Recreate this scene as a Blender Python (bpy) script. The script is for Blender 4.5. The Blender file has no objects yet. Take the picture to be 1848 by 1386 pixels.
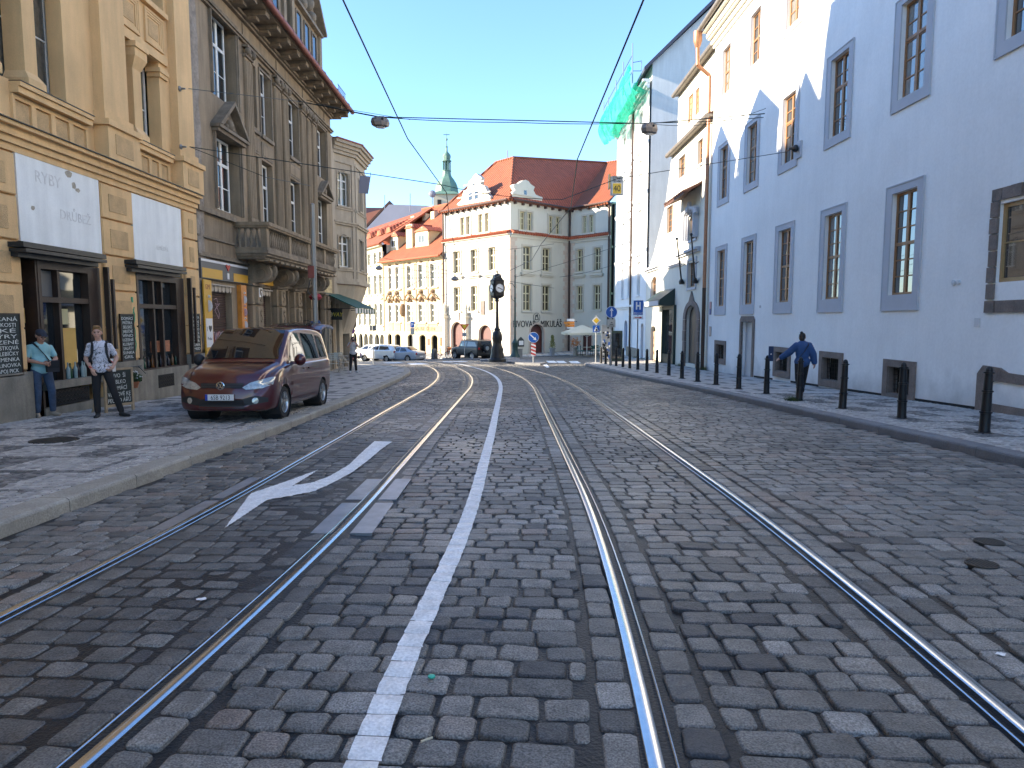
import bpy, bmesh, math, random
from mathutils import Vector, Matrix, noise
from mathutils.bvhtree import BVHTree
from mathutils.geometry import tessellate_polygon
sc = bpy.context.scene; COL = sc.collection
rnd = random.Random(7); PI = math.pi; R = math.radians
# ---------------------------------------------------------------- camera, sky, sun
CAMH = 1.5; FOC = 1220.0; CX, CY, HORZ = 924.0, 693.0, 578.0; SL = 0.0295
PIT = math.atan((CY-HORZ)/FOC)
cam = bpy.data.cameras.new('camera'); camo = bpy.data.objects.new('camera', cam); COL.objects.link(camo)
camo.location = (0, 0, CAMH); camo.rotation_euler = (PI/2-PIT, 0, 0)
cam.sensor_width = 36; cam.lens = 36*FOC/1848; cam.clip_start = .05; cam.clip_end = 3000
sc.camera = camo
SUN_EL = R(19.0); SUN_AZ = (-.996, -.085)
w = bpy.data.worlds.new('World'); sc.world = w; w.use_nodes = True; wn = w.node_tree
bg = wn.nodes['Background']; sky = wn.nodes.new('ShaderNodeTexSky'); sky.sky_type = 'NISHITA'
sky.sun_disc = False; sky.sun_elevation = SUN_EL; sky.sun_rotation = math.atan2(SUN_AZ[0], SUN_AZ[1])
sky.air_density = 1.0; sky.dust_density = .12; sky.ozone_density = 4.0; sky.altitude = 250
tint = wn.nodes.new('ShaderNodeMix'); tint.data_type = 'RGBA'; tint.blend_type = 'MULTIPLY'; tint.inputs[0].default_value = 1; tint.inputs[7].default_value = (.97, .99, 1.03, 1); wn.links.new(sky.outputs[0], tint.inputs[6]); wn.links.new(tint.outputs[2], bg.inputs[0]); bg.inputs[1].default_value = .13
sl = bpy.data.lights.new('sun', 'SUN'); so = bpy.data.objects.new('sun', sl); COL.objects.link(so)
sl.energy = 4.3; sl.angle = R(.5); sl.color = (1, .87, .68)
sd = Vector((SUN_AZ[0]*math.cos(SUN_EL), SUN_AZ[1]*math.cos(SUN_EL), math.sin(SUN_EL)))
so.rotation_euler = sd.to_track_quat('Z', 'Y').to_euler(); so.location = (-30, 0, 40)
sc.view_settings.view_transform = 'Standard'; sc.view_settings.look = 'None'
sc.view_settings.exposure = 2.02; sc.view_settings.gamma = 1; sc.view_settings.use_curve_mapping = False
sc.render.engine = 'CYCLES'
# ---------------------------------------------------------------- measuring helpers (survey of the place)
def ray(px, py):
    u = (px-CX)/FOC; v = -(py-CY)/FOC
    return Vector((u, math.cos(PIT)+v*math.sin(PIT), -math.sin(PIT)+v*math.cos(PIT)))
def sst(a, b, x):
    t = min(1, max(0, (x-a)/(b-a))); return t*t*(3-2*t)
def gz(x, y):
    return -SL*min(y, 60) + sst(42, 62, y)*.03*max(-25, min(12, x))
def gnd(px, py, off=0.):
    d = ray(px, py); t = (off-CAMH)/(d.z+SL*d.y)
    return Vector((t*d.x, t*d.y, CAMH+t*d.z))
def atY(px, py, Y):
    d = ray(px, py)*1.0; d *= Y/d.y; return Vector((d.x, d.y, d.z+CAMH))
# ---------------------------------------------------------------- materials
MATS = {}
def M(name, col, rough=.8, metal=0., var=.12, vs=1.2, bump=0., bs=30., fine=.0, spec=None, emit=None, alpha=None, streak=0., trans=None, ior=None, coat=0.):
    if name in MATS: return MATS[name]
    m = bpy.data.materials.new(name); m.use_nodes = True; nt = m.node_tree; N = nt.nodes; K = nt.links
    b = N['Principled BSDF']; b.inputs['Roughness'].default_value = rough; b.inputs['Metallic'].default_value = metal
    if spec is not None: b.inputs['Specular IOR Level'].default_value = spec
    if ior: b.inputs['IOR'].default_value = ior
    if coat: b.inputs['Coat Weight'].default_value = coat; b.inputs['Coat Roughness'].default_value = .04
    c4 = (*col, 1); g = N.new('ShaderNodeNewGeometry')
    last = None
    if var > 0 or streak > 0:
        n = N.new('ShaderNodeTexNoise'); n.inputs['Scale'].default_value = vs; n.inputs['Detail'].default_value = 6; n.inputs['Roughness'].default_value = .62
        K.new(g.outputs['Position'], n.inputs['Vector'])
        mr = N.new('ShaderNodeMapRange'); mr.inputs[1].default_value = .3; mr.inputs[2].default_value = .7
        mr.inputs[3].default_value = 1-var; mr.inputs[4].default_value = 1+var; K.new(n.outputs[0], mr.inputs[0])
        fac = mr.outputs[0]
        if fine > 0:
            n2 = N.new('ShaderNodeTexNoise'); n2.inputs['Scale'].default_value = bs; n2.inputs['Detail'].default_value = 3; K.new(g.outputs['Position'], n2.inputs['Vector'])
            m2 = N.new('ShaderNodeMapRange'); m2.inputs[1].default_value = .3; m2.inputs[2].default_value = .7; m2.inputs[3].default_value = 1-fine; m2.inputs[4].default_value = 1+fine
            K.new(n2.outputs[0], m2.inputs[0]); mu = N.new('ShaderNodeMath'); mu.operation = 'MULTIPLY'; K.new(fac, mu.inputs[0]); K.new(m2.outputs[0], mu.inputs[1]); fac = mu.outputs[0]
        if streak > 0:
            mp = N.new('ShaderNodeMapping'); mp.inputs['Scale'].default_value = (3, 3, .35); K.new(g.outputs['Position'], mp.inputs[0])
            n3 = N.new('ShaderNodeTexNoise'); n3.inputs['Scale'].default_value = 1.6; n3.inputs['Detail'].default_value = 5; K.new(mp.outputs[0], n3.inputs['Vector'])
            m3 = N.new('ShaderNodeMapRange'); m3.inputs[1].default_value = .35; m3.inputs[2].default_value = .65; m3.inputs[3].default_value = 1-streak; m3.inputs[4].default_value = 1
            K.new(n3.outputs[0], m3.inputs[0]); mu = N.new('ShaderNodeMath'); mu.operation = 'MULTIPLY'; K.new(fac, mu.inputs[0]); K.new(m3.outputs[0], mu.inputs[1]); fac = mu.outputs[0]
        vm = N.new('ShaderNodeVectorMath'); vm.operation = 'SCALE'; vm.inputs[0].default_value = col; K.new(fac, vm.inputs['Scale'])
        K.new(vm.outputs[0], b.inputs['Base Color'])
    else: b.inputs['Base Color'].default_value = c4
    if bump > 0:
        n4 = N.new('ShaderNodeTexNoise'); n4.inputs['Scale'].default_value = bs; n4.inputs['Detail'].default_value = 5; K.new(g.outputs['Position'], n4.inputs['Vector'])
        bp = N.new('ShaderNodeBump'); bp.inputs['Strength'].default_value = bump; bp.inputs['Distance'].default_value = .02; K.new(n4.outputs[0], bp.inputs['Height']); K.new(bp.outputs[0], b.inputs['Normal'])
    if emit: b.inputs['Emission Color'].default_value = (*emit[0], 1); b.inputs['Emission Strength'].default_value = emit[1]
    if alpha is not None: b.inputs['Alpha'].default_value = alpha
    if trans: b.inputs['Transmission Weight'].default_value = trans
    MATS[name] = m; return m
def node(m, t): return m.node_tree.nodes.new(t)
def link(m, a, b): m.node_tree.links.new(a, b)
def bsdf(m): return m.node_tree.nodes['Principled BSDF']
# ---------------------------------------------------------------- mesh builder
def wpos(o):
    p = Vector((0, 0, 0))
    while o: p += o.location; o = o.parent
    return p
class MB:
    def __init__(s): s.v = []; s.f = []; s.m = []; s.ms = []; s.cur = 0
    def mat(s, m):
        if m not in s.ms: s.ms.append(m)
        s.cur = s.ms.index(m); return s
    def add(s, vs, fs):
        n = len(s.v); s.v += [tuple(v) for v in vs]
        for f in fs: s.f.append(tuple(i+n for i in f)); s.m.append(s.cur)
        return s
    def hexa(s, p): return s.add(p, [(0,3,2,1),(4,5,6,7),(0,1,5,4),(1,2,6,5),(2,3,7,6),(3,0,4,7)])
    def box(s, x0, x1, y0, y1, z0, z1): return s.hexa([(x0,y0,z0),(x1,y0,z0),(x1,y1,z0),(x0,y1,z0),(x0,y0,z1),(x1,y0,z1),(x1,y1,z1),(x0,y1,z1)])
    def fb(s, F, s0, s1, d0, d1, z0, z1):
        if d0 < d1: d0, d1 = d1, d0
        return s.hexa([F.P(a, d, z) for z in (z0, z1) for a, d in ((s0,d0),(s1,d0),(s1,d1),(s0,d1))])
    def bar(s, a, b, r, r2=None, n=8, caps=True):
        a = Vector(a); b = Vector(b); d = (b-a); r2 = r if r2 is None else r2
        if d.length < 1e-6: return s
        q = d.to_track_quat('Z', 'Y'); c = []
        for p, rr in ((a, r), (b, r2)):
            for i in range(n): t = 2*PI*i/n; c.append(p + q @ Vector((math.cos(t)*rr, math.sin(t)*rr, 0)))
        fs = [(i, (i+1) % n, n+(i+1) % n, n+i) for i in range(n)]
        if caps: fs += [tuple(reversed(range(n))), tuple(range(n, 2*n))]
        return s.add(c, fs)
    def tube(s, pts, r, n=6):
        for a, b in zip(pts[:-1], pts[1:]): s.bar(a, b, r, None, n)
        return s
    def beam(s, a, b, w, h):
        a = Vector(a); b = Vector(b); d = (b-a).normalized(); sd_ = d.cross(Vector((0,0,1)))
        if sd_.length < 1e-3: sd_ = Vector((1,0,0))
        sd_.normalize(); u = sd_.cross(d); x = sd_*w/2; y = u*h/2
        return s.hexa([a-x-y, a+x-y, b+x-y, b-x-y, a-x+y, a+x+y, b+x+y, b-x+y])
    def lathe(s, prof, c=(0,0,0), n=16, cap=True, T=None):
        vs = []; c = Vector(c); k = len(prof)
        for r, z in prof:
            for i in range(n):
                t = 2*PI*i/n; p = Vector((math.cos(t)*r, math.sin(t)*r, z)); vs.append((T @ p if T else p)+c)
        fs = [(j*n+i, j*n+(i+1) % n, (j+1)*n+(i+1) % n, (j+1)*n+i) for j in range(k-1) for i in range(n)]
        if cap: fs += [tuple(reversed(range(n))), tuple(range((k-1)*n, k*n))]
        return s.add(vs, fs)
    def ball(s, c, r, n=12, m=8, sc_=(1,1,1)):
        prof = [(max(1e-4, math.sin(PI*j/m))*r, -math.cos(PI*j/m)*r) for j in range(m+1)]
        return s.lathe(prof, c, n, False, Matrix.Diagonal(sc_))
    def disc(s, c, nrm, r, th=.01, n=20):
        nrm = Vector(nrm).normalized(); c = Vector(c); return s.bar(c-nrm*th/2, c+nrm*th/2, r, None, n)
    def extr(s, poly, o, u, v, d):
        """polygon (a,b) in plane o+a*u+b*v, extruded by vector d"""
        o = Vector(o); u = Vector(u); v = Vector(v); d = Vector(d); n = len(poly)
        p = [o+u*a+v*b for a, b in poly]; q = [x+d for x in p]
        tr = tessellate_polygon([[Vector((a, b, 0)) for a, b in poly]])
        nn = len(s.v); s.v += [tuple(x) for x in p+q]
        for t in tr: s.f.append(tuple(i+nn for i in t)); s.m.append(s.cur); s.f.append(tuple(i+n+nn for i in reversed(t))); s.m.append(s.cur)
        for i in range(n): j = (i+1) % n; s.f.append((nn+i, nn+j, nn+n+j, nn+n+i)); s.m.append(s.cur)
        return s
    def fx(s, F, poly, d0, d1):
        return s.extr([(a, b) for a, b in poly], F.P(0, d0, 0), F.u, (0,0,1), F.n*(d1-d0))
    def mesh(s, name, mat=None, smooth=False, off=None):
        me = bpy.data.meshes.new(name)
        vs = s.v if off is None else [(a-off.x, b-off.y, c-off.z) for a, b, c in s.v]
        me.from_pydata(vs, [], s.f)
        ms = s.ms if s.ms else ([mat] if mat else [])
        for m in ms: me.materials.append(m)
        if s.ms: me.polygons.foreach_set('material_index', s.m)
        if smooth: me.polygons.foreach_set('use_smooth', [True]*len(me.polygons))
        me.update()
        bm = bmesh.new(); bm.from_mesh(me); bmesh.ops.recalc_face_normals(bm, faces=bm.faces); bm.to_mesh(me); bm.free()
        if smooth and smooth != 'all': 
            try: me.set_sharp_from_angle(angle=R(40))
            except Exception: pass
        return me
    def build(s, name, mat=None, parent=None, local=False, loc=None, smooth=False):
        off = None if local else (Vector(loc) if loc is not None else (wpos(parent) if parent else None))
        o = bpy.data.objects.new(name, s.mesh(name, mat, smooth, off)); COL.objects.link(o)
        if parent: o.parent = parent
        if loc is not None: o.location = loc
        return o
def put(name, me, parent=None, loc=(0,0,0), rz=0.):
    o = bpy.data.objects.new(name, me); COL.objects.link(o); o.parent = parent; o.location = loc; o.rotation_euler = (0, 0, rz); return o
def tag(o, label=None, cat=None, group=None, kind=None):
    if label: o['label'] = label
    if cat: o['category'] = cat
    if group: o['group'] = group
    if kind: o['kind'] = kind
    return o
def empty(name, loc, label, cat, group=None, rz=0., sc_=None, rx=0.):
    o = bpy.data.objects.new(name, None); COL.objects.link(o); o.location = loc; o.rotation_euler = (rx, 0, rz); o.empty_display_size = .2
    if sc_: o.scale = (sc_,)*3
    return tag(o, label, cat, group)
class Fac:
    """facade frame: s runs left to right seen from the street, d outwards, z up"""
    def __init__(s, x0, y0, ux, uy):
        l = math.hypot(ux, uy); s.o = Vector((x0, y0, 0)); s.u = Vector((ux/l, uy/l, 0)); s.n = Vector((s.u.y, -s.u.x, 0)); s.a = math.atan2(s.u.y, s.u.x)
    def P(s, a, d, z): return Vector((s.o.x+s.u.x*a+s.n.x*d, s.o.y+s.u.y*a+s.n.y*d, z))
    def at(s, px, py, d=0.):
        r = ray(px, py); o = s.o+s.n*d; t = (s.n.x*o.x+s.n.y*o.y)/(s.n.x*r.x+s.n.y*r.y); p = r*t
        return ((p.x-o.x)*s.u.x+(p.y-o.y)*s.u.y, p.z+CAMH)
def arch_pts(a, b, z1, rise, n=10):
    """curve along the top of an opening whose crown is z1"""
    c = (a+b)/2; h = (b-a)/2
    return [(c-h*math.cos(PI*i/n), z1-rise+rise*math.sin(PI*i/n)) for i in range(n+1)]
def wall(mb, F, s0, s1, z0, z1, holes=(), d=0., rev=.25):
    """a wall with real openings: holes = (s0,s1,z0,z1[,rise])"""
    S = sorted({s0, s1, *[max(s0, h[0]) for h in holes], *[min(s1, h[1]) for h in holes]}); Z = sorted({z0, z1, *[h[2] for h in holes], *[h[3] for h in holes]})
    S = [x for x in S if s0 <= x <= s1]; Z = [z for z in Z if z0 <= z <= z1]
    for a, b in zip(S[:-1], S[1:]):
        for c, e in zip(Z[:-1], Z[1:]):
            mc, mz = (a+b)/2, (c+e)/2
            if any(h[0] < mc < h[1] and h[2] < mz < h[3] for h in holes): continue
            mb.add([F.P(a,d,c), F.P(b,d,c), F.P(b,d,e), F.P(a,d,e)], [(0,1,2,3)])
    for h in holes:
        a, b, c, e = h[:4]; rise = h[4] if len(h) > 4 else 0
        if rise:
            ap = arch_pts(a, b, e, rise)
            for (x0, y0), (x1, y1) in zip(ap[:-1], ap[1:]):
                mb.add([F.P(x0,d,y0), F.P(x1,d,y1), F.P(x1,d,e), F.P(x0,d,e)], [(0,1,2,3)])
                mb.add([F.P(x0,d,y0), F.P(x1,d,y1), F.P(x1,d-rev,y1), F.P(x0,d-rev,y0)], [(0,1,2,3)])
        top = e-rise
        mb.add([F.P(a,d,c), F.P(a,d-rev,c), F.P(a,d-rev,top), F.P(a,d,top)], [(0,1,2,3)])
        mb.add([F.P(b,d,c), F.P(b,d,top), F.P(b,d-rev,top), F.P(b,d-rev,c)], [(0,1,2,3)])
        mb.add([F.P(a,d,c), F.P(b,d,c), F.P(b,d-rev,c), F.P(a,d-rev,c)], [(0,1,2,3)])
        if not rise: mb.add([F.P(a,d,e), F.P(a,d-rev,e), F.P(b,d-rev,e), F.P(b,d,e)], [(0,1,2,3)])
    return mb
GLASS = M('window_glass', (.012,.016,.02), .03, 0, 0, ior=1.9)
GLASSD = M('window_glass_curtained', (.09,.09,.07), .05, 0, .25, 3, ior=1.7)
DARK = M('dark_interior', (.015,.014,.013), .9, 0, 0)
WMESH = {}
def window(par, F, s, z, w_, h, cols=2, rows=2, fm=None, gm=None, dep=.2, split=None, fw=.055, parts=True, rise=0., bar_=.026, name='window'):
    """casement window standing in an opening; s = centre, z = bottom"""
    key = (round(w_,3), round(h,3), cols, rows, fm.name, split, fw, round(rise,3), parts, gm.name if gm else '')
    gm = gm or GLASS
    if key not in WMESH:
        mb = MB(); t = .05; W = w_/2
        if rise:
            ap = arch_pts(-W, W, h, rise, 10); ip = arch_pts(-W+fw, W-fw, h-fw, rise-fw*.4, 10)
            for i in range(10): mb.hexa([(ap[i][0],0,ap[i][1]),(ap[i+1][0],0,ap[i+1][1]),(ip[i+1][0],0,ip[i+1][1]),(ip[i][0],0,ip[i][1]),(ap[i][0],t,ap[i][1]),(ap[i+1][0],t,ap[i+1][1]),(ip[i+1][0],t,ip[i+1][1]),(ip[i][0],t,ip[i][1])])
        else: mb.box(-W, W, 0, t, h-fw, h)
        H_ = h-rise if rise else h-fw
        mb.box(-W, -W+fw, 0, t, 0, H_); mb.box(W-fw, W, 0, t, 0, H_); mb.box(-W+fw, W-fw, 0, t, 0, fw)
        if split: zs = h*split; mb.box(-W+fw, W-fw, -.012, t, zs-fw*.6, zs+fw*.6)
        xs = [-W+fw+(w_-2*fw)*i/cols for i in range(cols+1)]; zs_ = [fw+(h-2*fw)*i/rows for i in range(rows+1)]
        for i in range(1, cols):
            k = fw*.8 if (cols % 2 == 0 and i == cols//2) else bar_/2
            mb.box(xs[i]-k, xs[i]+k, -.006 if k > bar_ else .004, t-.006, fw, h-fw)
        for j in range(1, rows): mb.box(-W+fw, W-fw, .006, t-.01, zs_[j]-bar_/2, zs_[j]+bar_/2)
        fr = mb.mesh('window', fm)
        if rise or not parts:
            g = MB()
            if rise: poly = [(-W+.01, .01), (W-.01, .01)]+[(a, b) for a, b in reversed(arch_pts(-W+.01, W-.01, h-.01, rise, 10))]
            else: poly = [(-W+.01,.01),(W-.01,.01),(W-.01,h-.01),(-W+.01,h-.01)]
            g.extr(poly, (0,t*.6,0), (1,0,0), (0,0,1), (0,.006,0)); pm = g.mesh('pane', gm); pl = [(0,0)]
        else:
            cw = (w_-2*fw)/cols/2; ch = (h-2*fw)/rows/2; g = MB(); g.box(-cw, cw, t*.5, t*.5+.006, -ch, ch); pm = g.mesh('pane', gm)
            pl = [((xs[i]+xs[i+1])/2, (zs_[j]+zs_[j+1])/2) for i in range(cols) for j in range(rows)]
        WMESH[key] = (fr, pm, pl)
    fr, pm, pl = WMESH[key]
    o = put(name, fr, par, F.P(s, -dep, z)-wpos(par), F.a)
    for a, b in pl:
        p = put('pane', pm, o, (a, 0, b))
        if len(pl) > 1: p.rotation_euler = (R(rnd.uniform(-.5,.5)), 0, R(rnd.uniform(-.6,.6)))
    return o
def TXT(par, text, F, s, z, size, mat, d=.02, name='lettering', ext=.004, font_scale=1., local=None, align='CENTER', shear=0.):
    cu = bpy.data.curves.new('t', 'FONT'); cu.body = text; cu.size = size; cu.extrude = ext; cu.align_x = align; cu.resolution_u = 3; cu.shear = shear
    to = bpy.data.objects.new('t', cu); COL.objects.link(to); dg = bpy.context.evaluated_depsgraph_get()
    me = bpy.data.meshes.new_from_object(to.evaluated_get(dg)); COL.objects.unlink(to); bpy.data.objects.remove(to)
    me.name = name; me.materials.clear(); me.materials.append(mat)
    me.transform(Matrix.Diagonal((font_scale,1,1,1))); me.transform(Matrix.Rotation(PI/2, 4, 'X'))
    o = bpy.data.objects.new(name, me); COL.objects.link(o); o.parent = par
    if local: o.location = local[0]; o.rotation_euler = (0, 0, local[1])
    else: o.location = F.P(s, d, z)-(wpos(par) if par else Vector()); o.rotation_euler = (0, 0, F.a)
    return o
def copytree(o, parent=None):
    c = o.copy(); COL.objects.link(c); c.parent = parent
    for ch in o.children: copytree(ch, c)
    return c
# ================================================================ GROUND
def dxr(t): return -max(0, t-20)**2/170-.0085*max(0, 7-t)**2
def W(t, off):
    ph = math.atan(max(0, t-20)/85-.017*max(0, 7-t)); return (dxr(t)+off*math.cos(ph), t+off*math.sin(ph))
CURBL = [(-3.95,-4),(-3.93,1),(-3.88,6),(-3.83,9),(-3.8,12),(-3.85,16),(-3.95,20),(-4.15,25),(-4.5,30),(-5.2,34),(-6.3,36.8),(-8.5,39.3),(-12,41.2),(-24,43)]
CURBR = [(6.5,-4),(6.3,3),(6.1,7.5),(5.95,10.4),(5.83,13),(5.7,16),(5.5,20),(5.15,24),(4.8,28),(4.5,33),(4.3,38),(4.35,41),(4.9,43.2),(6.0,45.2),(7.0,50),(7.6,57),(8.2,61.5)]
def interp(pl, y):
    for (x0, y0), (x1, y1) in zip(pl[:-1], pl[1:]):
        if y0 <= y <= y1: return x0+(x1-x0)*(y-y0)/(y1-y0)
    return pl[-1][0] if y > pl[-1][1] else pl[0][0]
STONE = M('granite_setts', (.08,.08,.085), .5, 0, .2, 1.5)
def stone_mat():
    m = STONE; nt = m.node_tree; N = nt.nodes; K = nt.links; b = bsdf(m)
    for n in list(N):
        if n.type in ('VECT_MATH',): N.remove(n)
    g = N.new('ShaderNodeNewGeometry'); a = N.new('ShaderNodeAttribute'); a.attribute_name = 'tone'
    ramp = N.new('ShaderNodeValToRGB'); e = ramp.color_ramp.elements
    e[0].position = 0; e[0].color = (.04,.04,.043,1); e[1].position = 1; e[1].color = (.24,.23,.22,1)
    for p, c in ((.25,(.105,.1,.092,1)),(.5,(.172,.162,.147,1)),(.68,(.215,.2,.18,1)),(.8,(.185,.15,.128,1)),(.86,(.235,.222,.2,1))): x = e.new(p); x.color = c
    K.new(a.outputs['Fac'], ramp.inputs[0])
    n = N.new('ShaderNodeTexNoise'); n.inputs['Scale'].default_value = 110; n.inputs['Detail'].default_value = 4; K.new(g.outputs['Position'], n.inputs['Vector'])
    mr = N.new('ShaderNodeMapRange'); mr.inputs[1].default_value = .35; mr.inputs[2].default_value = .68; mr.inputs[3].default_value = .5; mr.inputs[4].default_value = 1.65; K.new(n.outputs[0], mr.inputs[0])
    n2 = N.new('ShaderNodeTexNoise'); n2.inputs['Scale'].default_value = 9; n2.inputs['Detail'].default_value = 6; K.new(g.outputs['Position'], n2.inputs['Vector'])
    m2 = N.new('ShaderNodeMapRange'); m2.inputs[1].default_value = .3; m2.inputs[2].default_value = .7; m2.inputs[3].default_value = .72; m2.inputs[4].default_value = 1.22; K.new(n2.outputs[0], m2.inputs[0])
    mu = N.new('ShaderNodeMath'); mu.operation = 'MULTIPLY'; K.new(mr.outputs[0], mu.inputs[0]); K.new(m2.outputs[0], mu.inputs[1])
    vm = N.new('ShaderNodeVectorMath'); vm.operation = 'SCALE'; K.new(ramp.outputs[0], vm.inputs[0]); K.new(mu.outputs[0], vm.inputs['Scale']); K.new(vm.outputs[0], b.inputs['Base Color'])
    n3 = N.new('ShaderNodeTexNoise'); n3.inputs['Scale'].default_value = .55; n3.inputs['Detail'].default_value = 5; K.new(g.outputs['Position'], n3.inputs['Vector'])
    m3 = N.new('ShaderNodeMapRange'); m3.inputs[1].default_value = .35; m3.inputs[2].default_value = .65; m3.inputs[3].default_value = .36; m3.inputs[4].default_value = .58; b.inputs['Specular IOR Level'].default_value = .42; K.new(n3.outputs[0], m3.inputs[0])
    K.new(m3.outputs[0], b.inputs['Roughness'])
    bp = N.new('ShaderNodeBump'); bp.inputs['Strength'].default_value = .8; bp.inputs['Distance'].default_value = .005; K.new(n.outputs[0], bp.inputs['Height'])
    b2 = N.new('ShaderNodeBump'); b2.inputs['Strength'].default_value = .6; b2.inputs['Distance'].default_value = .02; K.new(n2.outputs[0], b2.inputs['Height']); K.new(bp.outputs[0], b2.inputs['Normal']); K.new(b2.outputs[0], b.inputs['Normal'])
stone_mat()
TAR = M('joint_tar', (.02,.019,.0185), .42, 0, .35, 3, .5, 60)
FARSET = M('distant_setts', (.085,.083,.085), .5, 0, .2, .8, 0)
def brick_bump(m, sx, sy, c1, c2, mort, rough_d=.02, coord=None, mort_size=.02):
    nt = m.node_tree; N = nt.nodes; K = nt.links; g = N.new('ShaderNodeNewGeometry')
    br = N.new('ShaderNodeTexBrick'); br.inputs['Scale'].default_value = 1; br.inputs['Brick Width'].default_value = sx; br.inputs['Row Height'].default_value = sy; br.inputs['Mortar Size'].default_value = mort_size
    br.inputs['Color1'].default_value = (*c1,1); br.inputs['Color2'].default_value = (*c2,1); br.inputs['Mortar'].default_value = (*mort,1)
    K.new(g.outputs['Position'], br.inputs['Vector']); K.new(br.outputs['Color'], bsdf(m).inputs['Base Color'])
    bp = N.new('ShaderNodeBump'); bp.inputs['Distance'].default_value = rough_d; bp.invert = True; K.new(br.outputs['Fac'], bp.inputs['Height']); K.new(bp.outputs[0], bsdf(m).inputs['Normal'])
brick_bump(FARSET, .21, .15, (.13,.125,.118), (.19,.18,.168), (.035,.035,.035), .015, mort_size=.014)
# joint bed: fine near the camera
def sheet(name, x0, x1, y0, y1, st, zf, mat, label=None):
    nx = max(1, round((x1-x0)/st)); ny = max(1, round((y1-y0)/st)); mb = MB()
    vs = [(x0+(x1-x0)*i/nx, y0+(y1-y0)*j/ny) for j in range(ny+1) for i in range(nx+1)]
    mb.add([(x, y, zf(x, y)) for x, y in vs], [(j*(nx+1)+i, j*(nx+1)+i+1, (j+1)*(nx+1)+i+1, (j+1)*(nx+1)+i) for j in range(ny) for i in range(nx)])
    return mb.build(name, mat, smooth='all')
def tarz(x, y):
    n = noise.noise(Vector((x*.9, y*.5, 0)))+.5*noise.noise(Vector((x*4, y*4, 3)))
    k = -.017+.012*n
    if -2.62 < x-dxr(y) < -1.2: k += .011
    return gz(x, y)+min(k, .004)
ground = sheet('ground', -160, 160, -30, 42, 24, lambda x, y: -SL*y-.16 if y < 42.1 else gz(x, y), TAR); tag(ground, kind='structure')
def farz(x, y): return gz(x, y)-.002+(.0 if y > 44 else -.02)
plaza = sheet('square_ground', -60, 60, 42, 160, 2, lambda x, y: gz(x, y)-.004, FARSET); tag(plaza, 'cobbled ground of the square beyond the bend', kind='structure')
road = sheet('road', -4.4, 7.2, .8, 14, .055, tarz, TAR); tag(road, 'dark tarred bed between the granite setts of the tram street', kind='structure')
r2 = sheet('road_bed', -12, 8, 14, 46, .5, lambda x, y: gz(x, y)-.009, TAR); tag(r2, kind='structure')
# setts
def rail_zone():
    z = []
    occ = [(-2.725,-2.585),(-1.41,-1.265),(.665,.81),(2.045,2.19)]
    c = .165; lo = -4.6
    for i, (a, b) in enumerate(occ):
        z.append(('row', lo, a-c-.012)); z.append(('col', a-c, a)); z.append(('col', b, b+c)); lo = b+c+.012
        if i == 3: z.append(('col', lo, lo+c)); lo += c+.012
    z.append(('row', lo, 7.0)); return z
ZN = rail_zone(); stones = []
PLATES = [(-1.57,-1.41,5.13,6.11),(-1.57,-1.41,6.24,7.19),(-1.26,-1.09,5.13,6.11),(-1.26,-1.09,6.24,7.19),(-2.87,-2.74,5.2,6.2),(-2.87,-2.74,6.3,7.27)]
def blocked(x, y):
    return any(a-.03 < x < b+.03 and c-.03 < y < e+.03 for a, b, c, e in PLATES)
T0, T1 = 1.6, 50.
for kind, a, b in ZN:
    if b-a < .08: continue
    t = T0
    while t < T1:
        if kind == 'row':
            p = rnd.uniform(.15,.172); ang = 0.
            if t < 44 or True:
                o = a+rnd.uniform(0,.1)-.05; 
                while o < b:
                    l = rnd.choice((.16,.19,.21,.23,.25,.28))*rnd.uniform(.93,1.07); e = min(o+l, b); s_ = max(o, a)
                    if e-s_ > .07:
                        sk = .0
                        if a > 2: sk = (s_-a)*.0
                        stones.append((s_, e, t, t+p))
                    o += l
            t += p
        else:
            p = rnd.uniform(.17,.25); stones.append((a, b, t, t+p)); t += p
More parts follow.
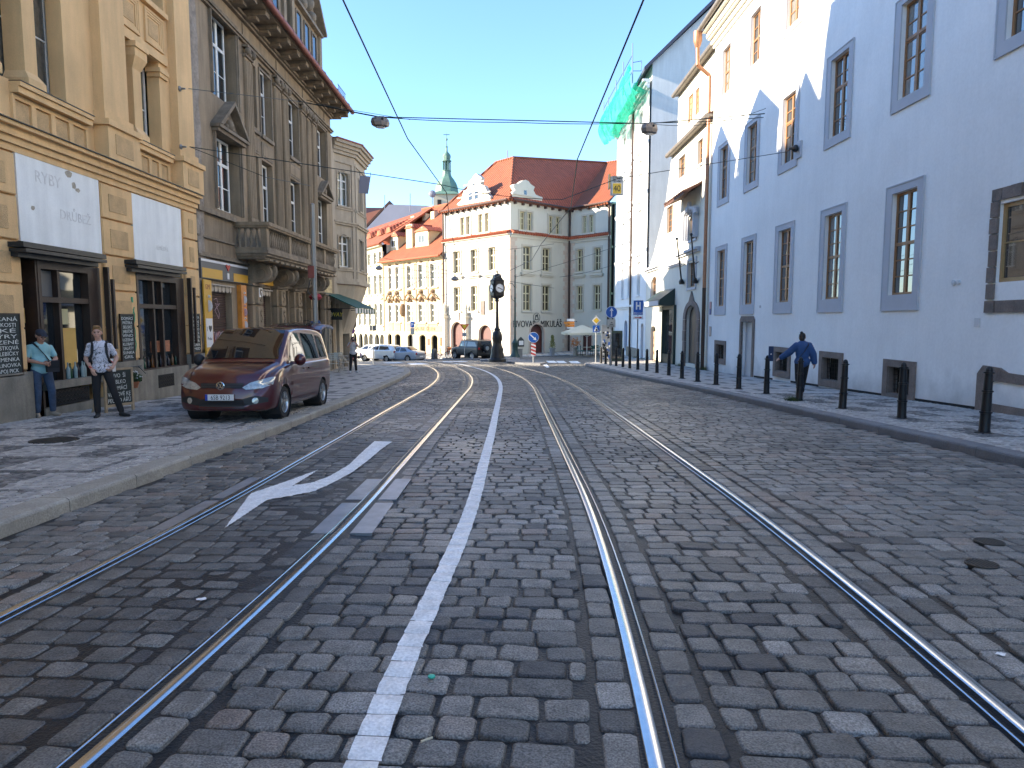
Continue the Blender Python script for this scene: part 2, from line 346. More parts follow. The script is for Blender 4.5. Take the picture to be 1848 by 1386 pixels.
def stone_geo(st, lod):
    a, b, t0, t1 = st; g = .0065 if lod == 0 else .007
    g2 = g*rnd.uniform(.7, 2.2); g = g*rnd.uniform(.8, 1.5)
    J = .013 if lod == 0 else .009
    c = [(a+g2, t0+g), (b-g2, t0+g), (b-g2, t1-g), (a+g2, t1-g)]; c = [(x+rnd.uniform(-J,J)*.6, y+rnd.uniform(-J,J)*.55) for x, y in c]
    cx = sum(x for x, _ in c)/4; cy = sum(y for _, y in c)/4
    wx, wy = W(cy, cx)
    if wx < interp(CURBL, wy)+.04 or wx > interp(CURBR, wy)-.04 or blocked(wx, wy): return None
    tilt = (rnd.uniform(-.03,.03), rnd.uniform(-.03,.03)); hz = rnd.uniform(-.004,.005)
    def zz(x, y): return hz+tilt[0]*(x-cx)+tilt[1]*(y-cy)
    def ring(k, dz, ch):
        pts = []
        for i in range(4):
            x, y = c[i]; px, py = c[i-1]; qx, qy = c[(i+1) % 4]
            dx_, dy_ = cx-x, cy-y; L = math.hypot(dx_, dy_); X = x+dx_/L*k; Y = y+dy_/L*k
            if ch:
                for (ox, oy) in ((px, py), (qx, qy)):
                    l = math.hypot(ox-x, oy-y); pts.append((X+(ox-x)/l*ch, Y+(oy-y)/l*ch, dz+zz(X, Y)))
            else: pts.append((X, Y, dz+zz(X, Y)))
        return pts
    if lod == 0: rs = [ring(0, -.045, .014), ring(.0, -.012, .015), ring(.006, -.004, .016), ring(.016, -.0003, .017)]
    elif lod == 1: rs = [ring(0, -.03, .012), ring(.002, -.006, .012), ring(.012, 0, .013)]
    else: rs = [ring(0, -.03, 0), ring(.008, -.001, 0)]
    n = len(rs[0]); vs = [p for r_ in rs for p in r_]
    if lod == 0:   # wobble the outline
        vs = [(x+rnd.uniform(-1,1)*.003, y+rnd.uniform(-1,1)*.003, z+(rnd.uniform(-1,1)*.0007)) for x, y, z in vs]
    fs = [(j*n+i, j*n+(i+1) % n, (j+1)*n+(i+1) % n, (j+1)*n+i) for j in range(len(rs)-1) for i in range(n)]
    k = (len(rs)-1)*n
    if lod == 0: vs.append((cx, cy, zz(cx, cy)+.0012)); fs += [(k+i, k+(i+1) % n, len(vs)-1) for i in range(n)]
    else: fs.append(tuple(range(k, k+n)))
    out = []
    for x, y, z in vs:
        X, Y = W(y, x); out.append((X, Y, gz(X, Y)+z))
    return out, fs, (wx, wy)
def proj(x, y, z):
    z -= CAMH; f = y*math.cos(PIT)-z*math.sin(PIT); u = y*math.sin(PIT)+z*math.cos(PIT)
    return (CX+FOC*x/f, CY-FOC*u/f, f) if f > .1 else (1e6, 1e6, f)
geo = []
for st in stones:
    x, y = W((st[2]+st[3])/2, (st[0]+st[1])/2)
    px, py, f = proj(x, y, gz(x, y))
    if f < .5 or px < -260 or px > 2110 or py > 1620: continue
    r_ = stone_geo(st, 0 if y < 6.5 else 1 if y < 15 else 2)
    if r_: geo.append((f + (0 if -30 < px < 1878 and py < 1400 else 60), r_, y))
geo.sort(key=lambda g: g[0])
def tone_of(x, y):
    t = rnd.gauss(.45, .17)+.22*noise.noise(Vector((x*.55, y*.4, 7)))
    if rnd.random() < .04: t = .8
    if rnd.random() < .05: t = .93
    if -2.6 < x-dxr(y) < -1.3 and y < 12: t *= .55
    return min(1, max(0, t))
def mesh_tone(name, vs, fs, tones, mat, smooth):
    me = bpy.data.meshes.new(name); me.from_pydata(vs, [], fs); me.materials.append(mat)
    at = me.attributes.new('tone', 'FLOAT', 'POINT'); at.data.foreach_set('value', tones)
    if smooth: me.polygons.foreach_set('use_smooth', [len(f) == 4 for f in fs])
    me.update(); return me
for d_, (vs, fs, c), y in geo[:300]:
    off = Vector((c[0], c[1], gz(*c)))
    me = mesh_tone('cobblestone', [tuple(Vector(v)-off) for v in vs], fs, [tone_of(*c)]*len(vs), STONE, True)
    o = bpy.data.objects.new('cobblestone', me); COL.objects.link(o); o.parent = road; o.location = off
V = []; Fs = []; T = []
for d_, (vs, fs, c), y in geo[300:]:
    n = len(V); V += vs; t = tone_of(*c); T += [t]*len(vs); Fs += [tuple(i+n for i in f) for f in fs]
o = bpy.data.objects.new('cobblestones', mesh_tone('cobblestones', V, Fs, T, STONE, True)); COL.objects.link(o); o.parent = road; tag(o, kind='stuff')
# tram rails
GROOVE = M('rail_groove', (.006,.006,.006), .9, 0, 0); STEEL = M('polished_rail', (.6,.6,.61), .2, 1, .08, 20); RUST = M('rail_flank', (.035,.03,.028), .5, .6, .3, 8)
def rail(off, side, label):
    mb = MB(); ts = [1.3+.5*i for i in range(int((22-1.3)/.5))]+[22+1.*i for i in range(42)]
    def lay(o0, o1, z0, z1, m, zb=-.08):
        mb.mat(m)
        L = []
        for t in ts:
            for o, z in ((o0, zb), (o0, z0), (o0+.006*(1 if o1 > o0 else -1), z0+.004), (o1-.006*(1 if o1 > o0 else -1), z1+.004), (o1, z1), (o1, zb)):
                X, Y = W(t, o); L.append((X, Y, gz(X, Y)+z))
        mb.add(L, [(i*6+j, i*6+j+1, (i+1)*6+j+1, (i+1)*6+j) for i in range(len(ts)-1) for j in range(5)])
    s = side
    lay(off-s*.032, off+s*.028, .005, .005, STEEL); lay(off+s*.029, off+s*.068, -.038, -.038, GROOVE); lay(off+s*.070, off+s*.080, .002, .002, STEEL)
    lay(off-s*.05, off-s*.033, -.02, -.02, GROOVE)
    return tag(mb.build('tram_rail', None, smooth=True), label, 'tram rail', 'grooved tram rails set in the cobbles')
rail(-2.68, 1, 'leftmost shiny tram rail, nearest the kerb where the maroon van stands')
rail(-1.325, -1, 'second tram rail from the left, passing between ribbed steel plates')
rail(.70, 1, 'third tram rail from the left, just right of the white line')
rail(2.15, -1, 'rightmost tram rail, nearest the row of black bollards')
PLT = M('ribbed_plate', (.4,.41,.43), .38, .8, .2, 5)
def ribs(m, sc_=22):
    N = m.node_tree.nodes; K = m.node_tree.links; g = N.new('ShaderNodeNewGeometry'); wv = N.new('ShaderNodeTexWave'); wv.inputs['Scale'].default_value = sc_; wv.bands_direction = 'Y'; wv.inputs['Distortion'].default_value = 1.
    K.new(g.outputs['Position'], wv.inputs['Vector']); bp = N.new('ShaderNodeBump'); bp.inputs['Distance'].default_value = .006; K.new(wv.outputs[0], bp.inputs['Height']); K.new(bp.outputs[0], bsdf(m).inputs['Normal'])
ribs(PLT)
for i, (a, b, c, e) in enumerate(PLATES):
    mb = MB(); mb.hexa([(a,c,gz(0,c)-.03),(b,c,gz(0,c)-.03),(b,e,gz(0,e)-.03),(a,e,gz(0,e)-.03),(a,c,gz(0,c)+.003),(b,c,gz(0,c)+.003),(b,e,gz(0,e)+.003),(a,e,gz(0,e)+.003)])
    o = mb.build('drain_plate', PLT, loc=((a+b)/2, c, gz(0, c)))
    tag(o, ['nearer ribbed steel plate on the left flank of the second rail','farther ribbed steel plate on the left flank of the second rail','nearer ribbed steel plate on the right flank of the second rail','farther ribbed steel plate on the right flank of the second rail','nearer rusty plate beside the leftmost tram rail','farther rusty plate beside the leftmost tram rail'][i], 'drain plate', 'ribbed plates along the rails')
# painted line and arrow: thin paint skins lying on the sett rows
PAINT = M('road_paint', (.8,.8,.8), .6, 0, .16, 9, .4, 60, .16)
def skin(rows, name, label):
    mb = MB()
    for (t0, t1, a0, b0, a1, b1) in rows:
        k = 4 if t0 < 12 else 2; cs = []
        for t, a, b, z in ((t0, a0, b0, .003), (t0+(t1-t0)*.06, a0, b0, .0085), (t0+(t1-t0)*.5, (a0+a1)/2, (b0+b1)/2, .0095), (t0+(t1-t0)*.94, a1, b1, .0085), (t1, a1, b1, .003)):
            j0, j1 = rnd.uniform(-.004,.004), rnd.uniform(-.004,.004)
            for i in range(k+1):
                o = a+(b-a)*i/k+(j0 if i == 0 else j1 if i == k else 0); X, Y = W(t, o); cs.append((X, Y, gz(X, Y)+z+(noise.noise(Vector((X*12, Y*12, 0)))*.003)))
        mb.add(cs, [(j*(k+1)+i, j*(k+1)+i+1, (j+1)*(k+1)+i+1, (j+1)*(k+1)+i) for j in range(4) for i in range(k)])
    o = mb.build(name, PAINT, smooth='all'); return tag(o, label, kind='structure')
LINE = [(-.33,1.3),(-.337,2.24),(-.36,2.7),(-.375,3.2),(-.373,3.8),(-.362,4.6),(-.356,5.2),(-.35,7),(-.33,10.7),(-.335,17),(-.35,23),(-.33,28),(-.32,60)]
rows = []; t = 1.5
while t < 58:
    p = .15; c0 = interp(LINE, t); c1 = interp(LINE, t+p); h = .062; rows.append((t, t+p-.004, c0-h, c0+h, c1-h, c1+h)); t += p
skin(rows, 'white_line', 'long white painted line curving along the middle of the street')
ARW = [(676,797),(708,798),(690,810),(664,832),(635,854),(594.7,875.4),(565,889),(510,899.5),(480,904.5),(397.6,960),(449.7,894),(470,886),(523.5,867.6),(574,849),(551,864),(528.5,877.6),(560,873),(592,862),(630,840),(651.5,818.6)]
ap = [gnd(*p).xy for p in ARW]
def scan(poly, y):
    xs = []
    for (x0, y0), (x1, y1) in zip(poly, poly[1:]+poly[:1]):
        if (y0 <= y) != (y1 <= y): xs.append(x0+(x1-x0)*(y-y0)/(y1-y0))
    xs.sort(); return list(zip(xs[::2], xs[1::2]))
ap = [(p[0], p[1]) for p in ap]; rows = []; y0 = min(p[1] for p in ap); y1 = max(p[1] for p in ap); t = y0+.01
while t < y1-.02:
    e = min(t+.074, y1-.005); A = scan(ap, t); B = scan(ap, e)
    if len(A) == len(B):
        for (a0, b0), (a1, b1) in zip(A, B): rows.append((t, e-.003, a0-dxr(t), b0-dxr(t), a1-dxr(e), b1-dxr(e)))
    else:
        Q = scan(ap, (t+e)/2)
        for a, b in Q: rows.append((t, e-.003, a-dxr(t), b-dxr(t), a-dxr(t), b-dxr(t)))
    t = e
skin(rows, 'road_arrow', 'white painted lane arrow bending left between the two left rails')
for k_, (px, py, r_) in enumerate(((363,1083,.04),(1805,1182,.03))):
    p = gnd(px, py); m_ = MB(); n = 14; ring_ = [(p.x+math.cos(t)*r_*rnd.uniform(.45,1.25), p.y+math.sin(t)*r_*.75*rnd.uniform(.45,1.2)) for t in [i*2*PI/n for i in range(n)]]
    m_.add([(p.x, p.y, gz(*p.xy)+.009)]+[(x, y, gz(x, y)+.0075) for x, y in ring_], [(0, 1+i, 1+(i+1) % n) for i in range(n)]); tag(m_.build('paint_splash', PAINT), ['white paint splash on a sett between the left rails','bird dropping stain right of the fourth rail','tiny white splash near the left rail'][k_], kind='structure')
p = gnd(779,1225); tag(MB().lathe([(.016,0),(.016,.006),(.001,.008)], (0,0,0), 12).build('litter', M('mint_cap', (.05,.45,.3), .4, 0, 0), loc=(0,0,0)), 'tiny mint green metal cap lying on the setts right of the white line', 'litter').location = (p.x, p.y, gz(*p.xy)+.008)
p = gnd(770,1338); tag(MB().bar((-.02,-.01,.0),(.02,.015,.0),.004).build('cigarette_butt', M('cigarette_paper', (.6,.5,.35), .8, 0, 0), loc=(0,0,0)), 'cigarette butt between two setts at the bottom near the white line', 'cigarette butt').location = (p.x, p.y, gz(*p.xy)+.006)
bsdf(TAR).inputs['Specular IOR Level'].default_value = .3
# zebra and hatch dashes at the crossing
mb = MB()
for px0, px1, py in ((985,1000,653.5),(1003,1017,653.7),(1026,1042,654.2)):
    a = gnd(px0, py-1.6); b = gnd(px1, py-1.6); c = gnd(px1+7, py+1.8); d = gnd(px0+5, py+1.8)
    mb.add([(p.x, p.y, gz(p.x, p.y)+.012) for p in (a, b, c, d)], [(0,1,2,3)])
for q in ([(735,656),(760,655),(776,657.5),(742,658.5)],[(800,651),(845,651.5),(840,653),(798,652.4)],[(690,654),(720,653),(730,655),(700,656)],[(978,658),(985,656),(992,663),(987,664)]):
    mb.add([(p.x, p.y, gz(p.x, p.y)+.012) for p in (gnd(*k) for k in q)], [(0,1,2,3)])
tag(mb.build('crossing_markings', PAINT), 'worn white crossing stripes on the cobbles before the square', kind='structure')
# pavements
PAV = M('mosaic_pavement', (.3,.29,.28), .7, 0, .1)
LT, DK = (.47,.445,.41), (.165,.16,.155)
def pave_far(m):
    N = m.node_tree.nodes; K = m.node_tree.links; g = N.new('ShaderNodeNewGeometry')
    br = N.new('ShaderNodeTexBrick'); br.inputs['Scale'].default_value = 1; br.inputs['Brick Width'].default_value = 1.5; br.inputs['Row Height'].default_value = .87; br.inputs['Mortar Size'].default_value = .13; br.offset = .5
    br.inputs['Color1'].default_value = (*LT,1); br.inputs['Color2'].default_value = (*[c*.92 for c in LT],1); br.inputs['Mortar'].default_value = (*DK,1)
    K.new(g.outputs['Position'], br.inputs['Vector'])
    vo = N.new('ShaderNodeTexVoronoi'); vo.inputs['Scale'].default_value = 15; K.new(g.outputs['Position'], vo.inputs['Vector'])
    mr = N.new('ShaderNodeMapRange'); mr.inputs[3].default_value = .7; mr.inputs[4].default_value = 1.25; K.new(vo.outputs['Color'], mr.inputs[0])
    vm = N.new('ShaderNodeVectorMath'); vm.operation = 'SCALE'; K.new(br.outputs['Color'], vm.inputs[0]); K.new(mr.outputs[0], vm.inputs['Scale']); K.new(vm.outputs[0], bsdf(m).inputs['Base Color'])
    bp = N.new('ShaderNodeBump'); bp.invert = True; bp.inputs['Distance'].default_value = .01; K.new(vo.outputs['Distance'], bp.inputs['Height']); K.new(bp.outputs[0], bsdf(m).inputs['Normal'])
pave_far(PAV)
SIDE = .12
def poly_sheet(name, poly, dz, mat, skirt=0, label=None):
    mb = MB(); tr = tessellate_polygon([[Vector((x, y, 0)) for x, y in poly]]); n = len(poly)
    vs = [(x, y, gz(x, y)+dz) for x, y in poly]+[(x, y, gz(x, y)+dz-skirt) for x, y in poly]
    fs = [tuple(t) for t in tr]
    if skirt: fs += [(i, (i+1) % n, n+(i+1) % n, n+i) for i in range(n)]
    mb.add(vs, fs); return tag(mb.build(name, mat), label, kind='structure')
KW = .27
kl = [(x-KW, y) for x, y in CURBL if y < 38]; 
NOSE = [(-8.7,39.0),(-12,40.9),(-24,42.7)]
kl += NOSE; PL = kl+[(-24,30),(-8.4,30),(-8.4,-4)]
poly_sheet('pavement', PL, SIDE-.012, PAV, 0, 'mosaic pavement along the shops on the left')
kr = [(x+KW, y) for x, y in CURBR]; poly_sheet('pavement', kr+[(9.6,61.5),(9.3,30),(9.7,-4)], SIDE-.012, PAV, 0, 'mosaic pavement with bollards along the white palace')
MOS = M('mosaic_cubes', (.3,.3,.3), .65, 0, .1); 
def mos_mat(m):
    N = m.node_tree.nodes; K = m.node_tree.links; a = N.new('ShaderNodeAttribute'); a.attribute_name = 'tone'; r_ = N.new('ShaderNodeValToRGB'); r_.color_ramp.elements[0].color = (.085,.084,.083,1); r_.color_ramp.elements[1].color = (.58,.545,.505,1)
    K.new(a.outputs['Fac'], r_.inputs[0]); K.new(r_.outputs[0], bsdf(m).inputs['Base Color'])
    g = N.new('ShaderNodeNewGeometry'); n = N.new('ShaderNodeTexNoise'); n.inputs['Scale'].default_value = 90; K.new(g.outputs['Position'], n.inputs['Vector']); bp = N.new('ShaderNodeBump'); bp.inputs['Distance'].default_value = .004; K.new(n.outputs[0], bp.inputs['Height']); K.new(bp.outputs[0], bsdf(m).inputs['Normal'])
mos_mat(MOS)
def is_dark(x, y):
    row = math.floor(y/.87); fy = y/.87-row; u = x/1.5+(.5 if row % 2 else 0); fx_ = u-math.floor(u)
    return fy*.87 < .1 or fx_ < .3
def mosaic(name, xlo, xhi, y0, y1, label, par=None):
    V = []; Fs = []; T = []; y = y0; p = .078; edge = []
    while y < y1:
        a, b = xlo(y), xhi(y); x = a+rnd.uniform(0,.03)
        while x < b-.03:
            px, py, f = proj(x, y, gz(x, y)+SIDE)
            if -40 < px < 1890 and py < 1420 and f > 1:
                g = .004; h = p-g; J = .007; z = gz(x, y)+SIDE+rnd.uniform(-.004,.003); n = len(V)
                c = [(x+g, y+g), (x+h, y+g), (x+h, y+h), (x+g, y+h)]; c = [(q+rnd.uniform(-J,J), r_+rnd.uniform(-J,J)) for q, r_ in c]
                V += [(q, r_, z-.025) for q, r_ in c]; m_ = (sum(q for q, _ in c)/4, sum(r_ for _, r_ in c)/4)
                V += [(q+(m_[0]-q)*.14, r_+(m_[1]-r_)*.14, z) for q, r_ in c]
                Fs += [(n+i, n+(i+1) % 4, n+4+(i+1) % 4, n+4+i) for i in range(4)]+[(n+4, n+5, n+6, n+7)]
                dk = is_dark(x+.04, y+.04) and (x < a+.0 or min(abs(x-a), abs(b-x)) > .34)
                T += [min(1, max(0, rnd.gauss(.16 if dk else .62, .12)))]*8
            x += p
        y += p
    o = bpy.data.objects.new(name, mesh_tone(name, V, Fs, T, MOS, False)); COL.objects.link(o); tag(o, label, kind='stuff'); o['category'] = 'paving'
mosaic('paving_cubes', lambda y: -8.5, lambda y: interp(CURBL, y)-KW-.01, 4.2, 15.5, 'small light and dark stone cubes laid in a pattern before the shops')
mosaic('paving_cubes', lambda y: interp(CURBR, y)+KW+.01, lambda y: 9.25, 7.2, 17.5, 'small blue grey and pale stone cubes laid in a pattern along the palace')
KERB = M('kerb_granite', (.33,.30,.25), .75, 0, .22, 2.5, .5, 50, .18); KERBR = M('kerb_granite_cool', (.15,.15,.157), .7, 0, .2, 2.5, .5, 50, .15)
def kerb(pl, sgn, mat, y0, ymax, label):
    root = bpy.data.objects.new('kerb', None); COL.objects.link(root); root.location = (pl[1][0], y0, gz(0, y0)); tag(root, label, kind='structure')
    d = []; L = 0
    for (a, b) in zip(pl[:-1], pl[1:]): d.append((L, a, b)); L += math.hypot(b[0]-a[0], b[1]-a[1])
    def at(s):
        for l, a, b in d:
            q = math.hypot(b[0]-a[0], b[1]-a[1])
            if l <= s <= l+q: return Vector((a[0]+(b[0]-a[0])*(s-l)/q, a[1]+(b[1]-a[1])*(s-l)/q)), Vector((b[0]-a[0], b[1]-a[1]))/q
        return Vector(d[-1][2]), (Vector(d[-1][2])-Vector(d[-1][1])).normalized()
    s = 0
    while s < L-.3:
        l = rnd.uniform(.95,1.25); e = min(s+l, L); (p, u), (q, v) = at(s+.006), at(e-.006)
        if q[1] < y0: s = e; continue
        mb = MB(); n0 = Vector((u[1], -u[0]))*(-sgn); n1 = Vector((v[1], -v[0]))*(-sgn); pr = []
        for P_, n in ((p, n0), (q, n1)):
            r_ = []
            for k, z in ((0,-.14),(.0,SIDE-.03),(.008,SIDE-.01),(.03,SIDE+.002),(KW-.004,SIDE+.004),(KW-.002,-.14)):
                X = P_+n*k; r_.append((X[0], X[1], gz(X[0], X[1])+z+(rnd.uniform(-.003,.003) if z > 0 else 0)))
            pr.append(r_)
        vs = pr[0]+pr[1]; mb.add(vs, [(i, i+1, 7+i, 6+i) for i in range(5)]+[tuple(range(6)), tuple(reversed(range(6,12)))]); mb.build('kerb_stone', mat, root)
        s = e
kerb([(x, y) for x, y in CURBL if y < 38]+[(-8.5,39.3),(-12,41.2),(-24,43)], 1, KERB, 3.5, 50, 'worn pale granite kerb along the left pavement')
kerb(CURBR, -1, KERBR, 6, 60, 'dark granite kerb curving along the right pavement')
# far pavements at the square buildings
poly_sheet('pavement', [(-6.0,60.5),(-.3,58.5),(8.6,59.2),(9.6,62.5),(9.3,64.5),(5.6,68.5),(-.2,63),(-6.8,70.5),(-14.6,78.6),(-26,98),(-32,96),(-20,78)], .08, PAV, .1, 'sunlit pavement before the buildings of the square')
IRON = M('cast_iron_cover', (.05,.048,.045), .5, .6, .2, 9)
def manhole(px, py, r, off, label, lift=.006):
    p = gnd(px, py, off); z = gz(p.x, p.y)+off; mb = MB(); mb.lathe([(r,-.02),(r,lift),(r*.93,lift+.002),(r*.9,lift-.003),(.001,lift-.003)], (0,0,0), 28)
    for a in range(-3, 4):
        q = math.sqrt(max(0, .75-(a/4)**2))*r; mb.box(a*r/4-.008, a*r/4+.008, -q, q, lift-.003, lift+.001)
    o = mb.build('manhole_cover', IRON, local=True); o.location = (p.x, p.y, z); o.rotation_euler = (-SL, 0, 0); tag(o, label, 'manhole cover')
manhole(98, 795, .3, SIDE, 'round dark iron cover in the left pavement before the two men', .012)
manhole(1785, 980, .1, 0, 'farther small round valve cover in the cobbles right of the tracks', .014)
manhole(1772, 1020, .1, 0, 'nearer small round valve cover in the cobbles right of the tracks', .014)
# ================================================================ LEFT SIDE OF THE STREET
YEL = M('ochre_plaster', (.78,.50,.235), .85, 0, .1, .8, .25, 45, .05, streak=.12)
YELR = M('ochre_roughcast', (.60,.39,.19), .95, 0, .15, 4, .9, 60, .15)
CONC = M('plinth_concrete', (.27,.24,.19), .9, 0, .18, 2, .3, 30, .08, streak=.3)
WFR = M('white_joinery', (.72,.70,.64), .5, 0, .06, 4)
SGNW = M('weathered_white_board', (.86,.86,.82), .6, 0, .05, 2, 0, 30, .03, streak=.1)
FADED = M('faded_lettering', (.7,.685,.65), .8, 0, .2, 8)
BRN = M('dark_brown_wood', (.035,.02,.014), .45, 0, .2, 6, .2, 40)
BLKF = M('dark_metal_sheet', (.028,.03,.032), .4, .3, .15, 5)
GRY = M('sooty_render', (.33,.245,.155), .9, 0, .2, .7, .45, 35, .1, streak=.3)
GRYD = M('sooty_render_mouldings', (.27,.21,.145), .9, 0, .28, 1.5, .5, 35, .12, streak=.3)
GRYR = M('rough_grey_stone', (.3,.25,.2), .95, 0, .3, 2.5, 1., 14, .15)
TILE = M('red_roof_tiles', (.42,.10,.035), .8, 0, .18, 2, 0)
FL = Fac(-8.6, 0, 0, 1)
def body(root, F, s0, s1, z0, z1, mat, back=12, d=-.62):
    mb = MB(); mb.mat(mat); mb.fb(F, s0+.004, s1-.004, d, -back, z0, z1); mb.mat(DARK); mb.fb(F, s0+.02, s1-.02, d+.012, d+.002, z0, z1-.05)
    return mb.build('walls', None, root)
def shop_pane(par, F, s0, s1, z0, z1, d, mat=GLASS):
    return MB().fb(F, s0, s1, d-.008, d, z0, z1).build('pane', mat, par)
zb = lambda y: gz(0, y)+SIDE-.05
# ---- ochre building
yb = empty('ochre_building', (-8.6, 14, zb(14)), 'ochre plastered corner shop house with white weathered boards over two brown shop windows', 'building')
S0 = -16; holes = [(11.95,14.2,-.45,2.9),(15.55,17.82,.3,2.9),(15.3,17.45,5.6,7.74),(10.2,13.75,5.6,8.1),(15.3,17.45,9.0,11.2),(10.2,13.75,9.0,11.2),(6,9.4,5.6,8.1)]
mb = wall(MB(), FL, S0, 18.65, -.8, 16.6, holes, 0, .5); mb.build('facade_wall', YEL, yb)
body(yb, FL, S0, 18.65, -1, 16.6, YEL)
def blk(s0, s1, z0, z1, pn=True, d=.07):
    b = MB(); g = .018; q = .02
    b.fb(FL, s0, s1, 0, d-.015, z0+g, z1-g); b.fb(FL, s0+q, s1-q, d-.015, d, z0+g+q*.6, z1-g-q*.6); o = b.build('facade_block', YEL, yb)
    if pn: MB().fb(FL, s0+.26, s1-.26, d, d+.012, z0+.17, z1-.2).build('rough_panel', YELR, o)
for a, b in ((14.33,15.5),(17.87,18.63),(10.6,11.9)):
    for z0, z1 in ((.62,1.36),(1.36,2.13),(2.13,2.87),(2.87,3.63),(3.63,4.36)): blk(a, b, z0, z1, True)
    MB().fb(FL, a-.06, b+.02, 0, .13, -.9, .6).build('plinth', CONC, yb)
MB().fb(FL, 14.2, 14.27, 0, .13, -.9, .6).fb(FL, 12.3, 14.2, -.1, .05, -.9, -.12).fb(FL, 12.3, 14.2, -.1, .1, .22, .36).build('shop_stall_riser', CONC, yb)
MB().fb(FL, 15.52, 17.85, -.3, .08, -.9, .33).build('shop_stall_riser', CONC, yb)
# cornice and string courses
for z0, z1, d in ((4.38,4.5,.06),(4.5,4.62,.11),(4.62,4.76,.17),(4.76,4.83,.26)): MB().fb(FL, S0, 18.64, 0, d, z0, z1).build('cornice_band', YEL, yb)
MB().fb(FL, S0, 18.64, 0, .3, 4.831, 4.845).build('cornice_flashing', BLKF, yb)
for a, b in ((11.98,14.05),(15.53,17.3),(8.2,10.2)):
    mb = MB(); mb.fb(FL, a-.0, b+.0, 0, .05, 4.85, 4.9).fb(FL, a, b, 0, .05, 5.3, 5.38)
    n = 4; w_ = (b-a)/n
    for i in range(n+1): mb.fb(FL, a+i*w_-.06 if i else a, a+i*w_+.06 if i < n else b, 0, .05, 4.9, 5.3)
    mb.build('panel_frame', YEL, yb)
    for i in range(n):
        p = MB(); p.fb(FL, a+i*w_+.09, a+(i+1)*w_-.09, 0, .022, 4.93, 5.27); p.build('sunk_panel', YELR, yb)
    MB().fb(FL, a, b+.0, 0, .16, 5.39, 5.5).fb(FL, a, b, 0, .2, 5.5, 5.575).build('sill_band', YEL, yb)
    MB().fb(FL, a, b, 0, .215, 5.577, 5.59).build('sill_flashing', BLKF, yb)
for a, b in ((14.32,15.52),(17.5,18.63),(10.4,11.6) if False else (6.2,7.4)):
    m_ = MB(); m_.fb(FL, a, b, 0, .3, 4.85, 5.5).fb(FL, a-.06, b+.02, 0, .36, 5.5, 5.62); m_.build('pilaster_pedestal', YEL, yb)
    MB().fb(FL, a+.25, b-.3, .3, .312, 4.97, 5.38).build('rough_panel', YELR, yb)
    m_ = MB(); m_.fb(FL, a+.02, b-.12, 0, .24, 5.62, 5.8).fb(FL, a+.08, b-.22, 0, .2, 5.8, 13.4); m_.build('pilaster', YEL, yb)
def colm(s0, s1, z0, z1, d0=-.34, d1=.02):
    m_ = MB(); c = (s0+s1)/2; h = (s1-s0)/2
    def sec(z, k, dd): return [FL.P(c-h*k, d0, z), FL.P(c+h*k, d0, z), FL.P(c+h*k, dd, z), FL.P(c-h*k, dd, z)]
    L = [(z0,1.45,d1+.1),(z0+.16,1.45,d1+.1),(z0+.3,1,d1),(z1-.55,1,d1),(z1-.3,1.5,d1+.12),(z1-.12,1.5,d1+.12),(z1-.118,1.65,d1+.16),(z1,1.65,d1+.16)]
    vs = [p for q in L for p in sec(*q)]; m_.add(vs, [(j*4+i, j*4+(i+1) % 4, (j+1)*4+(i+1) % 4, (j+1)*4+i) for j in range(len(L)-1) for i in range(4)]+[(3,2,1,0), tuple(range(len(vs)-4, len(vs)))])
    m_.build('column', YEL, yb)
colm(15.88, 16.22, 5.59, 7.74); colm(12.38, 12.7, 5.59, 8.1, -.34, .02); colm(11.2,11.6,5.59,8.1)
MB().fb(FL, 17.1, 17.45, -.3, .0, 5.59, 7.74).fb(FL, 13.5, 13.75, -.3, 0, 5.59, 8.1).fb(FL,17.05,17.45,-.28,.05,7.4,7.5).fb(FL,17.0,17.45,-.28,.08,7.5,7.6).build('jamb_pier', YEL, yb)
CURT = M('curtained_glass', (.10,.095,.08), .06, 0, .35, 6, ior=1.8)
for c, z, h in ((15.6,5.6,1.95),(16.75,5.6,1.95),(12.22,5.6,2.4),(13.25,5.6,2.4),(10.9,5.6,2.4)): window(yb, FL, c, z, .66, h, 1, 2, WFR, CURT, .34, .72 if False else None, .06)
for c in (15.6,16.75,12.22,13.25): window(yb, FL, c, 9.0, .7, 2.1, 1, 2, WFR, CURT, .34, None, .06)
for a, b in ((15.3,17.45),(10.2,13.75)):
    z = 7.75 if a > 15 else 8.11
    m_ = MB().fb(FL, a, b, 0, .06, z, z+.2).fb(FL, a, b, 0, .12, 8.86, 8.98); m_.build('lintel_band', YEL, yb)
    n = 2 if a > 15 else 3; w_ = (b-a)/n
    for i in range(n):
        x0 = a+i*w_+.12; x1 = a+(i+1)*w_-.12
        q = MB()
        for k in range(3): e = .05*k; dd = .05-.012*k; q.fb(FL, x0+e, x1-e, 0, dd, z+.26+e, z+.26+e+.045).fb(FL, x0+e, x1-e, 0, dd, 8.8-e-.045, 8.8-e).fb(FL, x0+e, x0+e+.045, 0, dd, z+.31+e, 8.75-e).fb(FL, x1-e-.045, x1-e, 0, dd, z+.31+e, 8.75-e)
        q.build('coffer_frame', YEL, yb); MB().fb(FL, x0+.2, x1-.2, 0, .014, z+.46, 8.6).build('rough_panel', YELR, yb)
